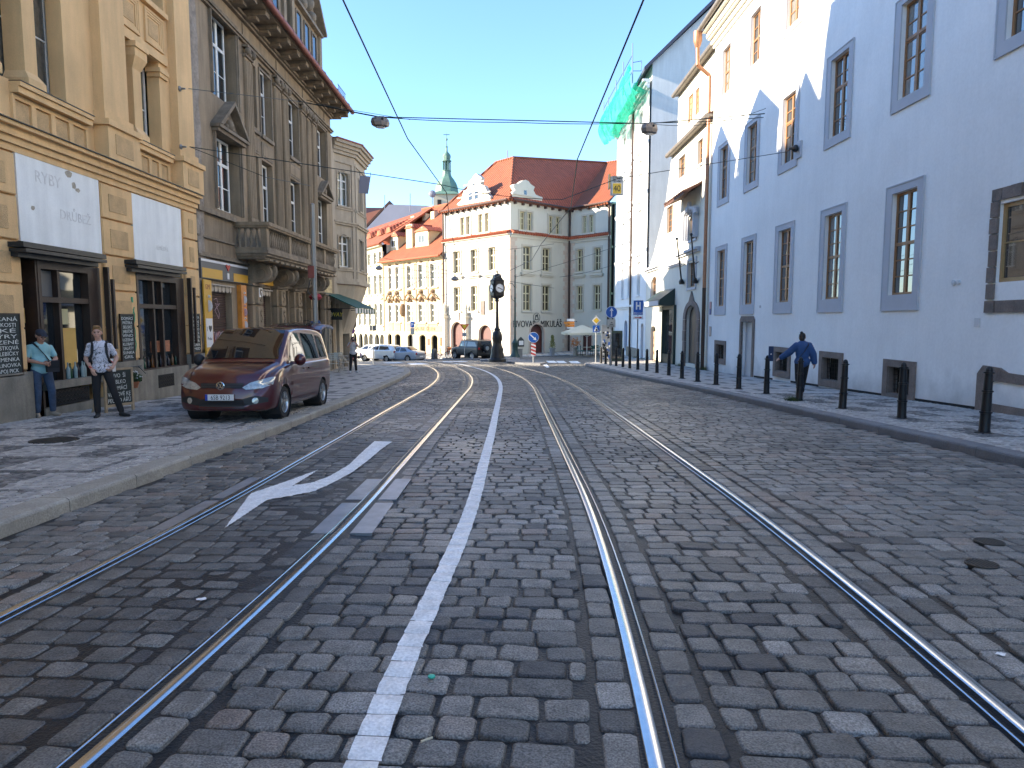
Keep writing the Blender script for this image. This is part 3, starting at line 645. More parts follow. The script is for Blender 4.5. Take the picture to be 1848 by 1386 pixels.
# roof with the gables whose shadows fall on the palace opposite
m_ = MB(); m_.fb(FL, S0, 18.64, 0, .4, 16.3, 16.6); m_.build('eaves_cornice', YEL, yb)
m_ = MB(); m_.hexa([FL.P(S0,.45,16.61),FL.P(18.64,.45,16.61),FL.P(18.64,-12,16.61),FL.P(S0,-12,16.61),FL.P(S0,-4,18.2),FL.P(18.64,-4,18.2),FL.P(18.64,-7,18.2),FL.P(S0,-7,18.2)]); m_.build('roof', TILE, yb)
# white boards
def board(s0, s1, z0, z1):
    m_ = MB(); m_.fb(FL, s0, s1, 0, .05, z0, z1); return m_.build('sign_board', SGNW, yb)
board(11.95, 14.3, 2.88, 4.39); TXT(yb, 'RYBY', FL, 12.75, 3.98, .3, FADED, .054, ext=.001); TXT(yb, 'DRŮBEŽ', FL, 13.5, 3.42, .25, FADED, .054, ext=.001)
board(15.52, 17.78, 2.88, 4.35); TXT(yb, 'ZEMĚDĚL', FL, 16.75, 3.2, .14, FADED, .054, ext=.001)
STN = M('grime_stain', (.42,.36,.27), .9, 0, .3, 9)
m_ = MB()
for c, z, r_ in ((13.35,4.3,.12),(13.5,4.12,.1),(13.62,4.05,.08),(12.3,3.5,.07)): m_.extr([(c+math.cos(k)*r_*rnd.uniform(.5,1.2), z+math.sin(k)*r_*.6*rnd.uniform(.6,1.2)) for k in [i*2*PI/9 for i in range(9)]], FL.P(0,.052,0), FL.u, (0,0,1), FL.n*.001)
m_.build('rust_stain', STN, yb)
# awning cassettes
for a, b in ((11.6,13.95),(15.05,17.35)):
    aw = MB().fb(FL, a, b, .02, .34, 2.74, 2.83).fb(FL, a+.02, b-.02, .06, .36, 2.66, 2.72).fb(FL, a+.05, b-.05, .05, .2, 2.58, 2.66)
    o = aw.build('awning_cassette', BLKF, yb)
# shop window 1 & 2
def shopfront(s0, s1, z0, z1, mull, trans, side):
    d = -.12; m_ = MB(); f = .08
    m_.fb(FL, s0, s0+f, d-.08, .03, z0, z1).fb(FL, s1-f*side, s1, d-.08, .03, z0, z1).fb(FL, s0+f, s1-f*side, d-.08, .03, z1-.14, z1).fb(FL, s0+f, s1-f*side, d-.06, .02, trans-.05, trans+.05).fb(FL, s0, s1, d-.08, .06, z0-.06, z0)
    for x in mull: m_.fb(FL, x-.035, x+.035, d-.06, .0, z0, z1-.14)
    o = m_.build('shopfront_frame', BRN, yb)
    xs = [s0+f]+mull+[s1-f*side]
    for a, b in zip(xs[:-1], xs[1:]):
        shop_pane(o, FL, a+.02, b-.02, trans+.05, z1-.14, d); shop_pane(o, FL, a+.02, b-.02, z0, trans-.05, d)
    return o
sf1 = shopfront(12.35, 14.2, .34, 2.58, [12.95], 1.88, 5); sf2 = shopfront(15.58, 17.8, .36, 2.58, [16.35,16.75], 1.83, 5)
MB().fb(FL, 12.0, 12.3, -.3, -.24, -.4, 2.5).fb(FL,12.3,12.36,-.3,.02,-.4,2.58).build('shop_door', BRN, yb)
MB().fb(FL, 12.44, 12.9, -.115, -.1, 1.94, 2.42).build('grey_blind', M('grey_blind', (.10,.105,.11), .5, 0, .1), yb)
MB().fb(FL, 12.0, 12.27, -.23, -.22, 1.93, 2.45).build('grey_blind', MATS['grey_blind'], yb)
# folding shutters standing at the right of each shop window
for s in (14.22, 17.86):
    MB().fb(FL, s-.02, s+.04, .1, .2, .35, 2.6).fb(FL, s-.02, s+.04, .24, .3, .9, 2.35).build('folded_shutter', BRN, yb)
# ventilation grilles
GRL = M('vent_grille', (.03,.025,.02), .6, .3, .1)
for a, b, z0, z1, d in ((12.5,13.6,-.1,.19,.055),(16.22,16.98,-.13,.18,.085)):
    m_ = MB(); m_.fb(FL, a, b, d-.02, d, z0, z1); g = m_.build('vent_grille', DARK, yb); m_ = MB(); n = int((b-a)/.1)
    for k in range(3):
        for i in range(n):
            x = a+.03+i*(b-a-.06)/n; w_ = (b-a-.06)/n; z = z0+.05+k*.09; m_.beam(FL.P(x,d+.008,z), FL.P(x+w_/2,d+.008,z+.05), .008, .014).beam(FL.P(x+w_/2,d+.008,z+.05), FL.P(x+w_,d+.008,z), .008, .014)
    m_.build('zigzag_bars', GRL, g)
# goods in the windows (things of their own)
BOTM = [M('green_bottle_glass', (.02,.06,.03), .08, 0, 0), M('clear_bottle', (.25,.33,.33), .08, 0, 0), M('dark_bottle', (.02,.012,.015), .1, 0, 0), M('amber_bottle', (.12,.05,.012), .1, 0, 0)]
def bottle(x, y, z, h, m, lab):
    o = MB().lathe([(.035,0),(.037,.02),(.037,h*.6),(.014,h*.78),(.013,h),(.001,h)], (0,0,0), 10).build('bottle', m, local=True, smooth=True); o.location = (x, y, z)
    tag(o, lab, 'bottle', 'bottles standing in the shop windows')
ORD = ['first','second','third','fourth','fifth','sixth','seventh','eighth','ninth']
for k in range(9): bottle(*FL.P(15.9+k*.19, -.07, .345).xy, .345, .27+.03*(k % 3), BOTM[(0,2,3,0,2)[k % 5]], ('green','dark','amber','green','dark')[k % 5]+' glass bottle, '+ORD[k]+' from the left on the sill of the second shop window')
for k in range(7): bottle(*FL.P(13.0+k*.11, -.06+.03*(k % 2), .365).xy, .365, .3+.02*(k % 2), BOTM[(1,1,0,1,2)[k % 5]], ('clear','clear','green','clear','dark')[k % 5]+' bottle, '+ORD[k]+' from the left behind the man in the cap')
CARD = M('orange_poster_paper', (.62,.38,.10), .7, 0, .08, 4)
def card(name, s0, s1, z0, z1, d, m, lab, cat='poster', F=FL): return tag(MB().fb(F, s0, s1, d, d+.012, z0, z1).build(name, m, loc=F.P((s0+s1)/2, d, z0)), lab, cat)
card('poster', 13.05, 13.5, .55, 1.35, -.1, CARD, 'large blank orange poster in the first shop window beside the young man')
card('notice', 12.12, 12.26, 1.45, 1.72, -.2, CARD, 'small yellow notice on the shop door above the man in the cap', 'notice')
card('notice', 13.12, 13.3, 1.42, 1.72, -.1, M('pale_notice', (.5,.45,.25), .7, 0, 0), 'small pale notice hanging high in the first shop window', 'notice')
card('bread_display', 16.3, 17.2, .72, 1.0, -.11, M('meat_picture', (.36,.14,.07), .5, 0, .5, 12), 'brownish picture of smoked meat low in the second shop window', 'picture')
# chalk boards
CHB = M('chalkboard', (.02,.028,.026), .7, 0, .25, 6); CHK = M('chalk_writing', (.62,.64,.6), .9, 0, .2, 30)
def chalkboard(s0, s1, z0, z1, lines, lab, d=.09, size=.1):
    r_ = empty('chalkboard', FL.P((s0+s1)/2, d, z0), lab, 'chalkboard', 'chalkboards hung on the ochre piers')
    MB().fb(FL, s0, s1, d, d+.03, z0, z1).build('board', CHB, r_); m_ = MB(); e = .02
    m_.fb(FL, s0-e, s0, d-.0, d+.04, z0-e, z1+e).fb(FL, s1, s1+e, d, d+.04, z0-e, z1+e).fb(FL, s0, s1, d, d+.04, z1, z1+e).fb(FL, s0, s1, d, d+.04, z0-e, z0); m_.build('frame', BRN, r_)
    st = (z1-z0-.06)/len(lines)
    for i, t in enumerate(lines): TXT(r_, t, FL, (s0+s1)/2, z1-.03-st*(i+.85), min(size, st*.95), CHK, d+.032, 'chalk_line', .0008, (s1-s0)*.88/max(.1, min(size, st*.95)*.62*len(t)))
    return r_
chalkboard(10.95, 11.68, .57, 1.6, ['SEKANÁ','KÁ KOSTI','SKÉ','SÝRY','UZENÉ','ŠVESTKOVÁ','CHLEBÍČKY','PFEMENKA','MALINOVKA','NÁPOJ PICK'], 'black chalkboard cut by the left edge of the picture', size=.12)
chalkboard(14.72, 15.2, .62, 1.62, ['DOMÁCÍ','PAŠTIKA','SELSKÉ','JABLEČNÉ','VÍNO','UZENÉ','KLOBÁSY','SALÁTY','ŠUNKA','GRIL'], 'narrow black chalkboard beside the green graffiti between the two shop windows')
chalkboard(18.02, 18.42, .66, 1.66, ['KÁVA','ČAJ','PIVO','VÍNO','PÁREK','CHLÉB','SÝR','ŠUNKA','MED'], 'narrow black chalkboard right of the second shop window, next to the orange shop')
GRN = M('green_spray_paint', (.10,.38,.2), .6, 0, .1)
m_ = MB(); m_.tube([FL.P(15.27, .076, 2.02), FL.P(15.27,.076,1.9)], .03)
pts = [FL.P(15.3+.05*math.sin(k*1.3), .078, 1.75-k*.13) for k in range(9)]; m_.tube(pts, .012); m_.tube([FL.P(15.3+.05*math.sin(k*1.3+2), .078, 1.8-k*.13) for k in range(9)], .01)
m_.build('graffiti', GRN, yb)
# A board and flower pots
ab = empty('a_board', FL.P(13.75, .85, gz(-7.7,13.7)+SIDE), 'wooden A-board with chalk writing and a no dogs notice behind the young man', 'A-board')
AB = Fac(-8.05, 13.0, .35, 1); WOOD = M('raw_wood', (.36,.27,.17), .7, 0, .2, 8, .2, 40)
z0 = gz(-7.7,13.6)+SIDE
AB = Fac(-7.75, 12.75, .30, 1)
m_ = MB(); 
for s in (0,.62): m_.fb(AB, s, s+.045, 0, .04, z0, z0+.86)
m_.fb(AB, .045, .62, .0, .04, z0+.12, z0+.17).fb(AB, .045, .62, 0, .04, z0+.82, z0+.86); m_.beam(AB.P(0,-.3,z0), AB.P(0,0,z0+.84), .03, .03).beam(AB.P(.66,-.3,z0), AB.P(.66,0,z0+.84), .03, .03); m_.build('frame', WOOD, ab)
MB().fb(AB, .046, .619, .008, .03, z0+.172, z0+.818).build('board', CHB, ab)
for i, t in enumerate(['PIVO  ŠÍ','JABLKO','DOMÁCÍ','VEPŘOVÉ KE','PEČIVO ÁŘŮ']): TXT(ab, t, AB, .33, z0+.68-i*.12, .11, CHK, .031, 'chalk_line', .0008, .85)
nd = empty('no_dogs_notice', AB.P(.12, .05, z0+.8), 'square white notice with a crossed out animal on top of the A-board', 'notice')
MB().fb(AB, -.02, .26, .042, .05, z0+.8, z0+1.05).build('plate', M('white_enamel', (.75,.74,.7), .4, 0, .03), nd)
m_ = MB(); m_.lathe([(.095,-.002),(.1,0),(.1,.003),(.082,.003),(.08,0),(.08,-.002)], AB.P(.12,.053,z0+.925), 20, False, Matrix.Rotation(AB.a, 3, 'Z') @ Matrix.Rotation(PI/2, 3, 'X')); m_.beam(AB.P(.06,.055,z0+.99), AB.P(.18,.055,z0+.86), .004, .018); m_.build('ring_and_bar', M('notice_red', (.45,.03,.03), .5, 0, 0), nd)
MB().extr([(.07,.88),(.12,.9),(.16,.87),(.17,.92),(.13,.95),(.12,.98),(.09,.96)], AB.P(0,.0505,z0), AB.u, (0,0,1), AB.n*.002).build('silhouette', BLKF, nd)
LEAF = M('pot_plant_leaves', (.045,.085,.025), .6, 0, .5, 14); TERR = M('terracotta', (.33,.12,.055), .8, 0, .12, 5); BLOOM = M('white_blooms', (.7,.68,.66), .7, 0, 0)
def leafball(m_, c, r, n, sz, squash=.8):
    for _ in range(n):
        v = Vector((rnd.gauss(0,1), rnd.gauss(0,1), rnd.gauss(0,1))).normalized()*r*rnd.uniform(.45,1.); v.z *= squash; p = Vector(c)+v
        a = Vector((rnd.gauss(0,1), rnd.gauss(0,1), rnd.gauss(0,1))).normalized()*sz*rnd.uniform(.6,1.3); b = a.orthogonal().normalized()*sz*.5
        b.rotate(Matrix.Rotation(rnd.uniform(0, 6.28), 3, a.normalized())); m_.add([p-a, p+b, p+a, p-b], [(0,1,2,3)])
def pot(px, py, r, lab, blooms):
    s, z = FL.at(px, py, .28); c = FL.P(s, .28, z); e = empty('flower_pot', c, lab, 'flower pot', 'terracotta pots hung below the pier chalkboard')
    m_ = MB().lathe([(r*.62,0),(r*.95,r*1.15),(r*1.03,r*1.15),(r*1.03,r*1.4),(r*.9,r*1.4),(r*.88,r*1.2),(.001,r*1.2)], c, 16); m_.build('pot', TERR, e, smooth=True)
    m_ = MB(); leafball(m_, c+Vector((0,0,r*2.1)), r*1.6, 330, .035); m_.build('foliage', LEAF, e)
    if blooms:
        m_ = MB()
        for _ in range(blooms): v = Vector((rnd.uniform(-1,1), rnd.uniform(-1,1), rnd.uniform(.1,1))).normalized()*r*1.6; m_.ball(c+Vector((0,0,r*2.1))+v, .014, 5, 4)
        m_.build('blossoms', BLOOM, e)
pot(219.5, 703, .085, 'smaller terracotta pot with plain green foliage, nearer the young man', 0); pot(243, 700, .1, 'larger terracotta pot with white blossoms in its foliage', 26)
MB().tube([FL.P(14.62,.15,.47), FL.P(15.4,.15,.47)], .01).tube([FL.P(14.72,.13,.47), FL.P(14.72,.3,.3)], .008).tube([FL.P(15.28,.13,.47), FL.P(15.28,.3,.3)], .008).build('iron_rail', BLKF, yb)
HOOK = M('galvanised_iron', (.3,.29,.27), .45, .8, .1)
for px, py in ((323,160),(325,265)):
    s, z = FL.at(px, py, .2); m_ = MB(); m_.lathe([(.06,0),(.07,.03),(.03,.06),(.02,.16)], FL.P(s,.2,z), 8, True, Matrix.Rotation(PI/2, 3, 'Y')); m_.build('wire_anchor', HOOK, yb)
# ---- grey building
gb = empty('grey_building', (-8.6, 25.5, zb(25)), 'sooty grey-brown four-storey house with fluted pilasters, stone balcony and gabled dormers', 'building')
GH = [(20.1,21.85,8.0,10.45),(20.1,21.85,4.75,6.96),(23.15,23.55,7.95,9.95),(23.85,24.9,7.85,10.2),(26.75,28.0,7.85,10.1),(30.5,32.0,7.9,10.1),(23.15,23.55,4.75,7.0),(23.85,24.9,4.7,7.0),(26.75,28.0,4.7,7.0),(30.5,32.0,4.7,7.0),
      (19.22,20.9,-.9,2.55),(23.0,24.25,-.9,2.62),(25.3,26.15,-.9,2.62),(27.3,28.35,-.9,2.62),(29.45,30.8,-.9,2.5),(31.1,32.6,-.9,2.4)]
wall(MB(), FL, 18.66, 33.0, -1.2, 11.15, GH, 0, .4).build('facade_wall', GRY, gb); body(gb, FL, 18.66, 33.0, -1.4, 11.5, GRY, 11, -.63)
m_ = MB()
vs = []; ny, nz = 5, 60
for i in range(ny+1):
    for j in range(nz+1):
        z = .7+10.3*j/nz; s = 18.67+.45*i/ny; vs.append(FL.P(s, .05+.05*noise.noise(Vector((s*5, z*1.6, 2)))+.02*noise.noise(Vector((s*9, z*7, 1))), z))
m_.add(vs, [(i*(nz+1)+j, (i+1)*(nz+1)+j, (i+1)*(nz+1)+j+1, i*(nz+1)+j+1) for i in range(ny) for j in range(nz)]); m_.fb(FL, 18.67, 19.12, 0, .02, .7, 11); m_.build('rough_stone_edge', GRYR, gb)
for c, z, h, w_ in ((20.97,8.0,2.4,1.15),(20.97,4.76,2.15,1.15),(24.38,7.86,2.3,.95),(27.38,7.86,2.2,1.1),(31.25,7.9,2.15,1.2),(24.38,4.7,2.25,.95),(27.38,4.7,2.25,1.1),(31.25,4.7,2.25,1.2)):
    window(gb, FL, c, z, w_, h, 2, 3, WFR, GLASS, .2, .66, .075)
for z in (7.95, 4.76): window(gb, FL, 23.35, z, .38, 1.95, 1, 3, WFR, GLASS, .22, None, .05)
def mould(s0, s1, z0, z1, root, mat, steps=3, w_=.07, d0=.0, dd=.045, F=FL):
    m_ = MB()
    for k in range(steps):
        e = k*w_; d = d0+dd*(steps-k); m_.fb(F, s0-(steps-k)*w_, s0-(steps-k-1)*w_, 0, d, z0, z1+(steps-k)*w_).fb(F, s1+(steps-k-1)*w_, s1+(steps-k)*w_, 0, d, z0, z1+(steps-k)*w_).fb(F, s0-(steps-k-1)*w_, s1+(steps-k-1)*w_, 0, d, z1+(steps-k-1)*w_, z1+(steps-k)*w_)
    return m_.build('window_moulding', mat, root)
mould(20.1,21.85,8.0,10.45,gb,GRYD,2,.05); mould(20.1,21.85,4.75,6.96,gb,GRYD,2,.05); mould(30.5,32,7.9,10.1,gb,GRYD,2,.06); mould(23.85,24.9,7.85,9.98,gb,GRYD,1,.07); mould(26.75,28.0,7.85,9.95,gb,GRYD,1,.07)
# pediment over lower window
def pediment(s0, s1, z0, z1, root, mat, d=.28, F=FL):
    c = (s0+s1)/2; m_ = MB(); m_.fb(F, s0-.12, s1+.12, 0, d, z0, z0+.09).fb(F, s0-.06, s1+.06, 0, d-.08, z0-.1, z0); t = .1
    m_.fx(F, [(s0-.12,z0+.092),(s0+.05,z0+.092),(c,z1-t),(s1-.05,z0+.092),(s1+.12,z0+.092),(c,z1+.03)], 0, d+.03); m_.fx(F, [(s0+.05,z0+.092),(s1-.05,z0+.092),(c,z1-t)], 0, .06)
    m_.ball(F.P(c,.1,z0+.3), .14, 10, 7, (1,1,1.3)).ball(F.P(c-.22,.09,z0+.22), .09, 8, 6).ball(F.P(c+.22,.09,z0+.22), .09, 8, 6)
    return m_.build('pediment', mat, root, smooth=True)
pediment(20.0, 21.95, 7.02, 8.0, gb, GRYD); pediment(30.4,32.1,7.0,7.75,gb,GRYD)
def flute(s0, s1, z0, z1):
    m_ = MB(); m_.fb(FL, s0, s1, 0, .07, z0, z1-.35); n = max(2, int((s1-s0)/.12)); w_ = (s1-s0)/n
    for i in range(n): c = s0+w_*(i+.5); m_.bar(FL.P(c,.075,z0+.15), FL.P(c,.075,z1-.45), w_*.38, None, 8)
    m_.fb(FL, s0-.03, s1+.03, 0, .13, z0, z0+.14); m_.build('fluted_pilaster', GRY, gb, smooth=True)
    m_ = MB(); m_.fb(FL, s0-.04, s1+.04, 0, .14, z1-.36, z1-.28).fb(FL, s0-.05, s1+.05, 0, .2, z1-.08, z1)
    for c in (s0+.06, s1-.06): m_.ball(FL.P(c,.16,z1-.19), .12, 10, 8, (.9,1,1))
    for k in range(3): m_.ball(FL.P(s0+(s1-s0)*(k+.5)/3,.14,z1-.24), .07, 8, 6)
    m_.build('capital', GRYD, gb, smooth=True)
for a, b in ((22.45,23.0),(25.15,25.75),(26.0,26.55),(28.2,28.75),(29.0,29.5),(29.75,30.2)): flute(a, b, 4.7, 10.25)
for a, b in ((23.1,23.6),(23.85,24.9),(26.75,28.0)):
    m_ = MB(); m_.fb(FL, a-.05, b+.05, 0, .09, 7.72, 7.84).fb(FL, a, b, 0, .03, 7.08, 7.6); m_.build('apron_panel', GRYD, gb); MB().fb(FL, a+.08, b-.08, .03, .045, 7.16, 7.52).build('raised_field', GRY, gb)
for z0, z1, d in ((10.3,10.36,.1),(10.36,10.42,.16),(10.95,11.02,.12),(11.02,11.1,.2)): MB().fb(FL, 18.66, 33.0, 0, d, z0, z1).build('cornice_band', GRYD, gb)
for s in (22.5,25.6,28.7,31.9): MB().fb(FL, s-.03, s+.03, 0, .03, 10.43, 10.94).build('frieze_joint', GRYD, gb)
k = 0; s = 19.2
while s < 33: MB().fb(FL, s, s+.34, .02, .82, 11.1, 11.26).fb(FL, s+.03, s+.31, .02, .5, 11.0, 11.099).build('modillion', GRYD, gb); s += 1.05
MB().fb(FL, 18.66, 33.1, -.1, .88, 11.262, 11.34).fb(FL, 18.66, 33.12, -.1, .95, 11.34, 11.42).build('eaves_slab', GRY, gb)
GUT = M('red_brown_gutter', (.23,.06,.045), .5, .2, .12, 4)
m_ = MB(); m_.bar(FL.P(18.66,1.02,11.36), FL.P(33.2,1.02,11.33), .1, None, 12)
for i in range(14): m_.bar(FL.P(19.2+i,1.02,11.36), FL.P(19.24+i,1.02,11.36), .108, None, 12)
m_.build('gutter', GUT, gb, smooth=True)
BRT = M('brown_plain_tiles', (.10,.045,.03), .85, 0, .3, 5, .5, 25)
m_ = MB(); m_.hexa([FL.P(18.66,.95,11.43),FL.P(33.1,.95,11.43),FL.P(33.1,-11,11.43),FL.P(18.66,-11,11.43),FL.P(18.66,-3.2,14.6),FL.P(33.1,-3.2,14.6),FL.P(33.1,-7,14.6),FL.P(18.66,-7,14.6)]); m_.build('roof', BRT, gb)
def dormer(s0, s1, z0, ze, za, wins):
    root = gb; c = (s0+s1)/2; m_ = MB(); d = .15
    m_.fx(FL, [(s0,z0),(s1,z0),(s1,ze),(c,za-.15),(s0,ze)], -3.0, d); m_.fb(FL, s0-.05, s0+.25, d, d+.1, z0, ze).fb(FL, s1-.25, s1+.05, d, d+.1, z0, ze); o = m_.build('dormer', GRY, root)
    m_ = MB(); m_.beam(FL.P(s0-.15,.3,ze+.02), FL.P(c,.3,za), .34, .16).beam(FL.P(c,.3,za), FL.P(s1+.15,.3,ze+.02), .34, .16); m_.fb(FL, s0, s1, d, d+.2, ze-.12, ze); m_.ball(FL.P(c,.24,ze+.45), .3, 12, 8, (1,.5,1)).ball(FL.P(c-.6,.22,ze+.2), .22, 10, 7).ball(FL.P(c+.6,.22,ze+.2), .22, 10, 7); m_.build('gable_ornament', GRYD, o, smooth=True)
    m_ = MB()
    for sg, x in ((-1, s0-.2), (1, s1+.2)):
        for k in range(9):
            t0, t1 = k/9, (k+1)/9; A = FL.P(x+(c-x)*t0, .35, ze+(za-ze)*t0+.1+.03); B = FL.P(x+(c-x)*t1, .35, ze+(za-ze)*t1+.1); Bk = FL.n*-4.2
            m_.hexa([A, B, B+Bk, A+Bk, A+Vector((0,0,.05)), B+Vector((0,0,.02)), B+Bk+Vector((0,0,.02)), A+Bk+Vector((0,0,.05))])
    m_.build('dormer_roof', BRT, o)
    for x in wins: m2 = MB(); m2.fb(FL, x-.28, x+.28, d+.005, d+.02, z0+.7, ze-.35); m2.build('dark_pane', GLASS, o); mould(x-.28, x+.28, z0+.7, ze-.35, o, GRYD, 1, .06, .16)
dormer(26.95, 30.9, 11.43, 13.9, 15.9, (27.9,28.95,30.0)); dormer(22.6, 26.2, 11.43, 14.6, 15.95, (23.6,25.2)); dormer(19.1, 21.9, 11.43, 13.3, 15.2, (20.5,))
m_ = MB()
for i in range(7): m_.bar(FL.P(31.7+i*.2,.75,11.45), FL.P(31.7+i*.2,.75,12.1), .012, None, 5)
m_.tube([FL.P(31.6,.75,12.1), FL.P(33,.75,12.1)], .015).tube([FL.P(31.6,.75,11.7), FL.P(33,.75,11.7)], .012); m_.build('snow_guard', BLKF, gb)
# balcony
bal = MB().fb(FL, 21.3, 29.65, 0, 1.02, 3.58, 3.68).fb(FL, 21.34, 29.61, 0, .96, 3.5, 3.58).fb(FL, 21.4, 29.55, 0, .88, 3.42, 3.5).fb(FL, 21.3, 29.65, .8, 1.0, 3.68, 3.76); balc = bal.build('balcony_slab', GRYD, gb)
MB().fb(FL, 21.26, 29.7, .78, 1.06, 4.36, 4.42).fb(FL, 21.22, 29.74, .75, 1.1, 4.42, 4.53).fb(FL, 21.26, 21.52, 0, .78, 4.36, 4.42).fb(FL, 21.22, 21.54, 0, .75, 4.42, 4.53).fb(FL,21.3,21.5,0,.8,3.68,3.76).build('balcony_rail', GRY, gb)
bmesh_ = MB().lathe([(.05,0),(.05,.03),(.035,.05),(.03,.08),(.062,.2),(.07,.28),(.045,.4),(.03,.5),(.045,.56),(.05,.6)], (0,0,0), 8).mesh('baluster', GRYD, True)
for i in range(46):
    s = 21.42+i*(29.5-21.42)/45; 
    if i % 12 == 0: MB().fb(FL, s-.11, s+.11, .8, .99, 3.761, 4.359).build('balcony_pier', GRY, gb)
    else: put('baluster', bmesh_, gb, FL.P(s,.9,3.76)-wpos(gb))
for d in (.12,.3,.48,.66): put('baluster', bmesh_, gb, FL.P(21.4,d,3.76)-wpos(gb))
for i in range(16):
    s = 21.5+i*.52; MB().fb(FL, s, s+.3, .55, 1.0, 3.36, 3.419).build('dentil', GRY, gb)
def console(c):
    m_ = MB(); w_ = .26; pts = []
    for k in range(26):
        a = k/25*2.6*PI; r_ = .3*(1-k/32); pts.append((.42+math.cos(a+1.4)*r_, 3.05+math.sin(a+1.4)*r_))
    m_.extr([(0,2.72),(.25,2.72),(.36,2.74)]+[(.46+.3*math.cos(t), 3.04+.3*math.sin(t)) for t in [(-PI/2+.2)+i*.3 for i in range(10)]]+[(.3,3.42),(0,3.42)], FL.P(c-w_,0,0), FL.n, (0,0,1), FL.u*2*w_)
    for s in (c-w_-.012, c+w_+.012): m_.tube([FL.P(s, a, b) for a, b in pts], .025, 5)
    m_.ball(FL.P(c,.76,3.1), .13, 8, 6, (1,.6,1.6)); m_.build('scroll_console', GRYD, gb, smooth=True)
for c in (22.5,24.77,26.72,28.9): console(c)
for c in (22.5,24.77,26.72,28.9,30.95):
    w_ = .44
    for z0, z1 in ((-.9,-.05),(-.05,1.25),(1.25,2.0),(2.0,2.62)):
        m_ = MB().fb(FL, c-w_, c+w_, 0, .2, z0+.015, z1-.015).fb(FL, c-w_*.5, c+w_*.5, .2, .3, z0+.05, z1-.05); 
        if z1 > 1.2: m_.tube([FL.P(c+.07*math.cos(t), .31, (z0+z1)/2+.12+.1*math.sin(t)) for t in (.4,1.5,2.6,3.6,4.6)], .022, 5).tube([FL.P(c+.07*math.cos(t), .31, (z0+z1)/2-.08+.1*math.sin(t)) for t in (1.6,.6,-.6,-1.6,-2.7)], .022, 5)
        m_.build('pier_block', GRY if z0 > .5 else CONC, gb)
    MB().fb(FL, c-w_-.05, c+w_+.05, 0, .26, 2.622, 2.7).build('pier_cap', GRYD, gb)
for z0, z1, d, a, b in ((3.27,3.33,.1,18.7,22.2),(3.33,3.4,.05,18.7,22.2),(3.8,3.86,.06,18.7,21.2),(2.71,2.78,.08,22.0,33.0),(4.5,4.62,.12,18.7,21.2),(4.5,4.6,.1,29.8,33)): MB().fb(FL, a, b, 0, d, z0, z1).build('string_course', GRYD, gb)
MB().fb(FL, 18.66, 19.18, 0, .1, -.9, .6).build('plinth', CONC, gb)
# orange shop
SHG = M('slate_sign_paint', (.07,.075,.085), .4, 0, .05); SHY = M('amber_sign_paint', (.62,.33,.03), .45, 0, .06); SHW = M('white_sign_paint', (.72,.7,.68), .45, 0, .04); SHO = M('orange_sign_film', (.62,.22,.03), .4, 0, .3, 2)
sgn = MB().fb(FL, 18.7, 22.0, .0, .1, 2.66, 3.2).build('fascia_sign', SHG, gb)
MB().fb(FL, 18.705, 21.995, .1, .108, 3.13, 3.195).build('white_stripe', SHW, sgn); MB().fb(FL, 18.75, 20.05, .1, .108, 2.68, 2.95).fb(FL, 20.85, 21.97, .1, .108, 2.68, 2.93).build('amber_field', SHY, sgn)
MB().fx(FL, [(20.3,3.1),(20.45,2.96),(20.6,3.1),(20.55,3.15),(20.45,3.11),(20.35,3.15)], .1, .12).build('red_heart', M('sign_red', (.5,.03,.02), .4, 0, 0), sgn); MB().fb(FL, 20.38, 20.52, .1, .115, 2.72, 2.9).build('bottle_emblem', SHW, sgn)
MB().fb(FL, 22.95, 24.3, -.02, .1, 2.71, 3.25).build('fascia_sign', SHY, gb)
def shutter(s0, s1, z0, z1, root, d=-.18):
    m_ = MB(); z = z0; 
    while z < z1: m_.hexa([FL.P(s0,d-.03,z),FL.P(s1,d-.03,z),FL.P(s1,d,z+.01),FL.P(s0,d,z+.01),FL.P(s0,d-.03,z+.07),FL.P(s1,d-.03,z+.07),FL.P(s1,d+.008,z+.06),FL.P(s0,d+.008,z+.06)]); z += .072
    return m_.build('roller_shutter', M('brown_shutter', (.11,.065,.05), .55, .3, .15, 4), root)
shutter(19.3, 20.85, -.5, 2.35, gb); shutter(23.05, 24.2, -.6, 2.4, gb)
CREAMF = M('cream_valance', (.5,.42,.33), .8, 0, .1)
def valance(s0, s1, z):
    m_ = MB(); n = int((s1-s0)/.13)
    for i in range(n): a = s0+(s1-s0)*i/n; b = s0+(s1-s0)*(i+1)/n; m_.fx(FL, [(a,z),(b,z),(b,z-.13),((a+b)/2,z-.19),(a,z-.13)], -.02+.02*(i % 2), 0+.02*(i % 2))
    m_.fb(FL, s0-.05, s1+.1, -.03, .08, z, z+.04); m_.build('awning_valance', CREAMF, gb)
valance(19.28, 20.85, 2.5); valance(23.05, 24.2, 2.52)
m_ = MB().fb(FL, 18.72, 19.2, .1, .14, -.3, 2.62); pn = m_.build('poster_panel', SHY, gb); MB().fb(FL, 21.3, 21.72, .0, .14, -.4, 2.6).build('poster_panel', SHO, gb)
TXT(pn, 'GIMI', FL, 18.96, 2.36, .2, M('sign_brown', (.3,.06,.02), .5, 0, 0), .142, ext=.001, font_scale=.75)
MB().fb(FL, 18.76, 19.16, .14, .146, .75, 1.55).fb(FL, 18.8, 19.12, .14, .146, .0, .5).build('white_field', SHW, pn); TXT(pn, 'I ♥', FL, 18.96, 1.2, .18, BLKF, .148, ext=.001); TXT(pn, 'Praha', FL, 18.96, .95, .12, BLKF, .148, ext=.001); TXT(pn, 'FK\nPRAHA', FL, 18.96, .3, .1, BLKF, .148, ext=.001)
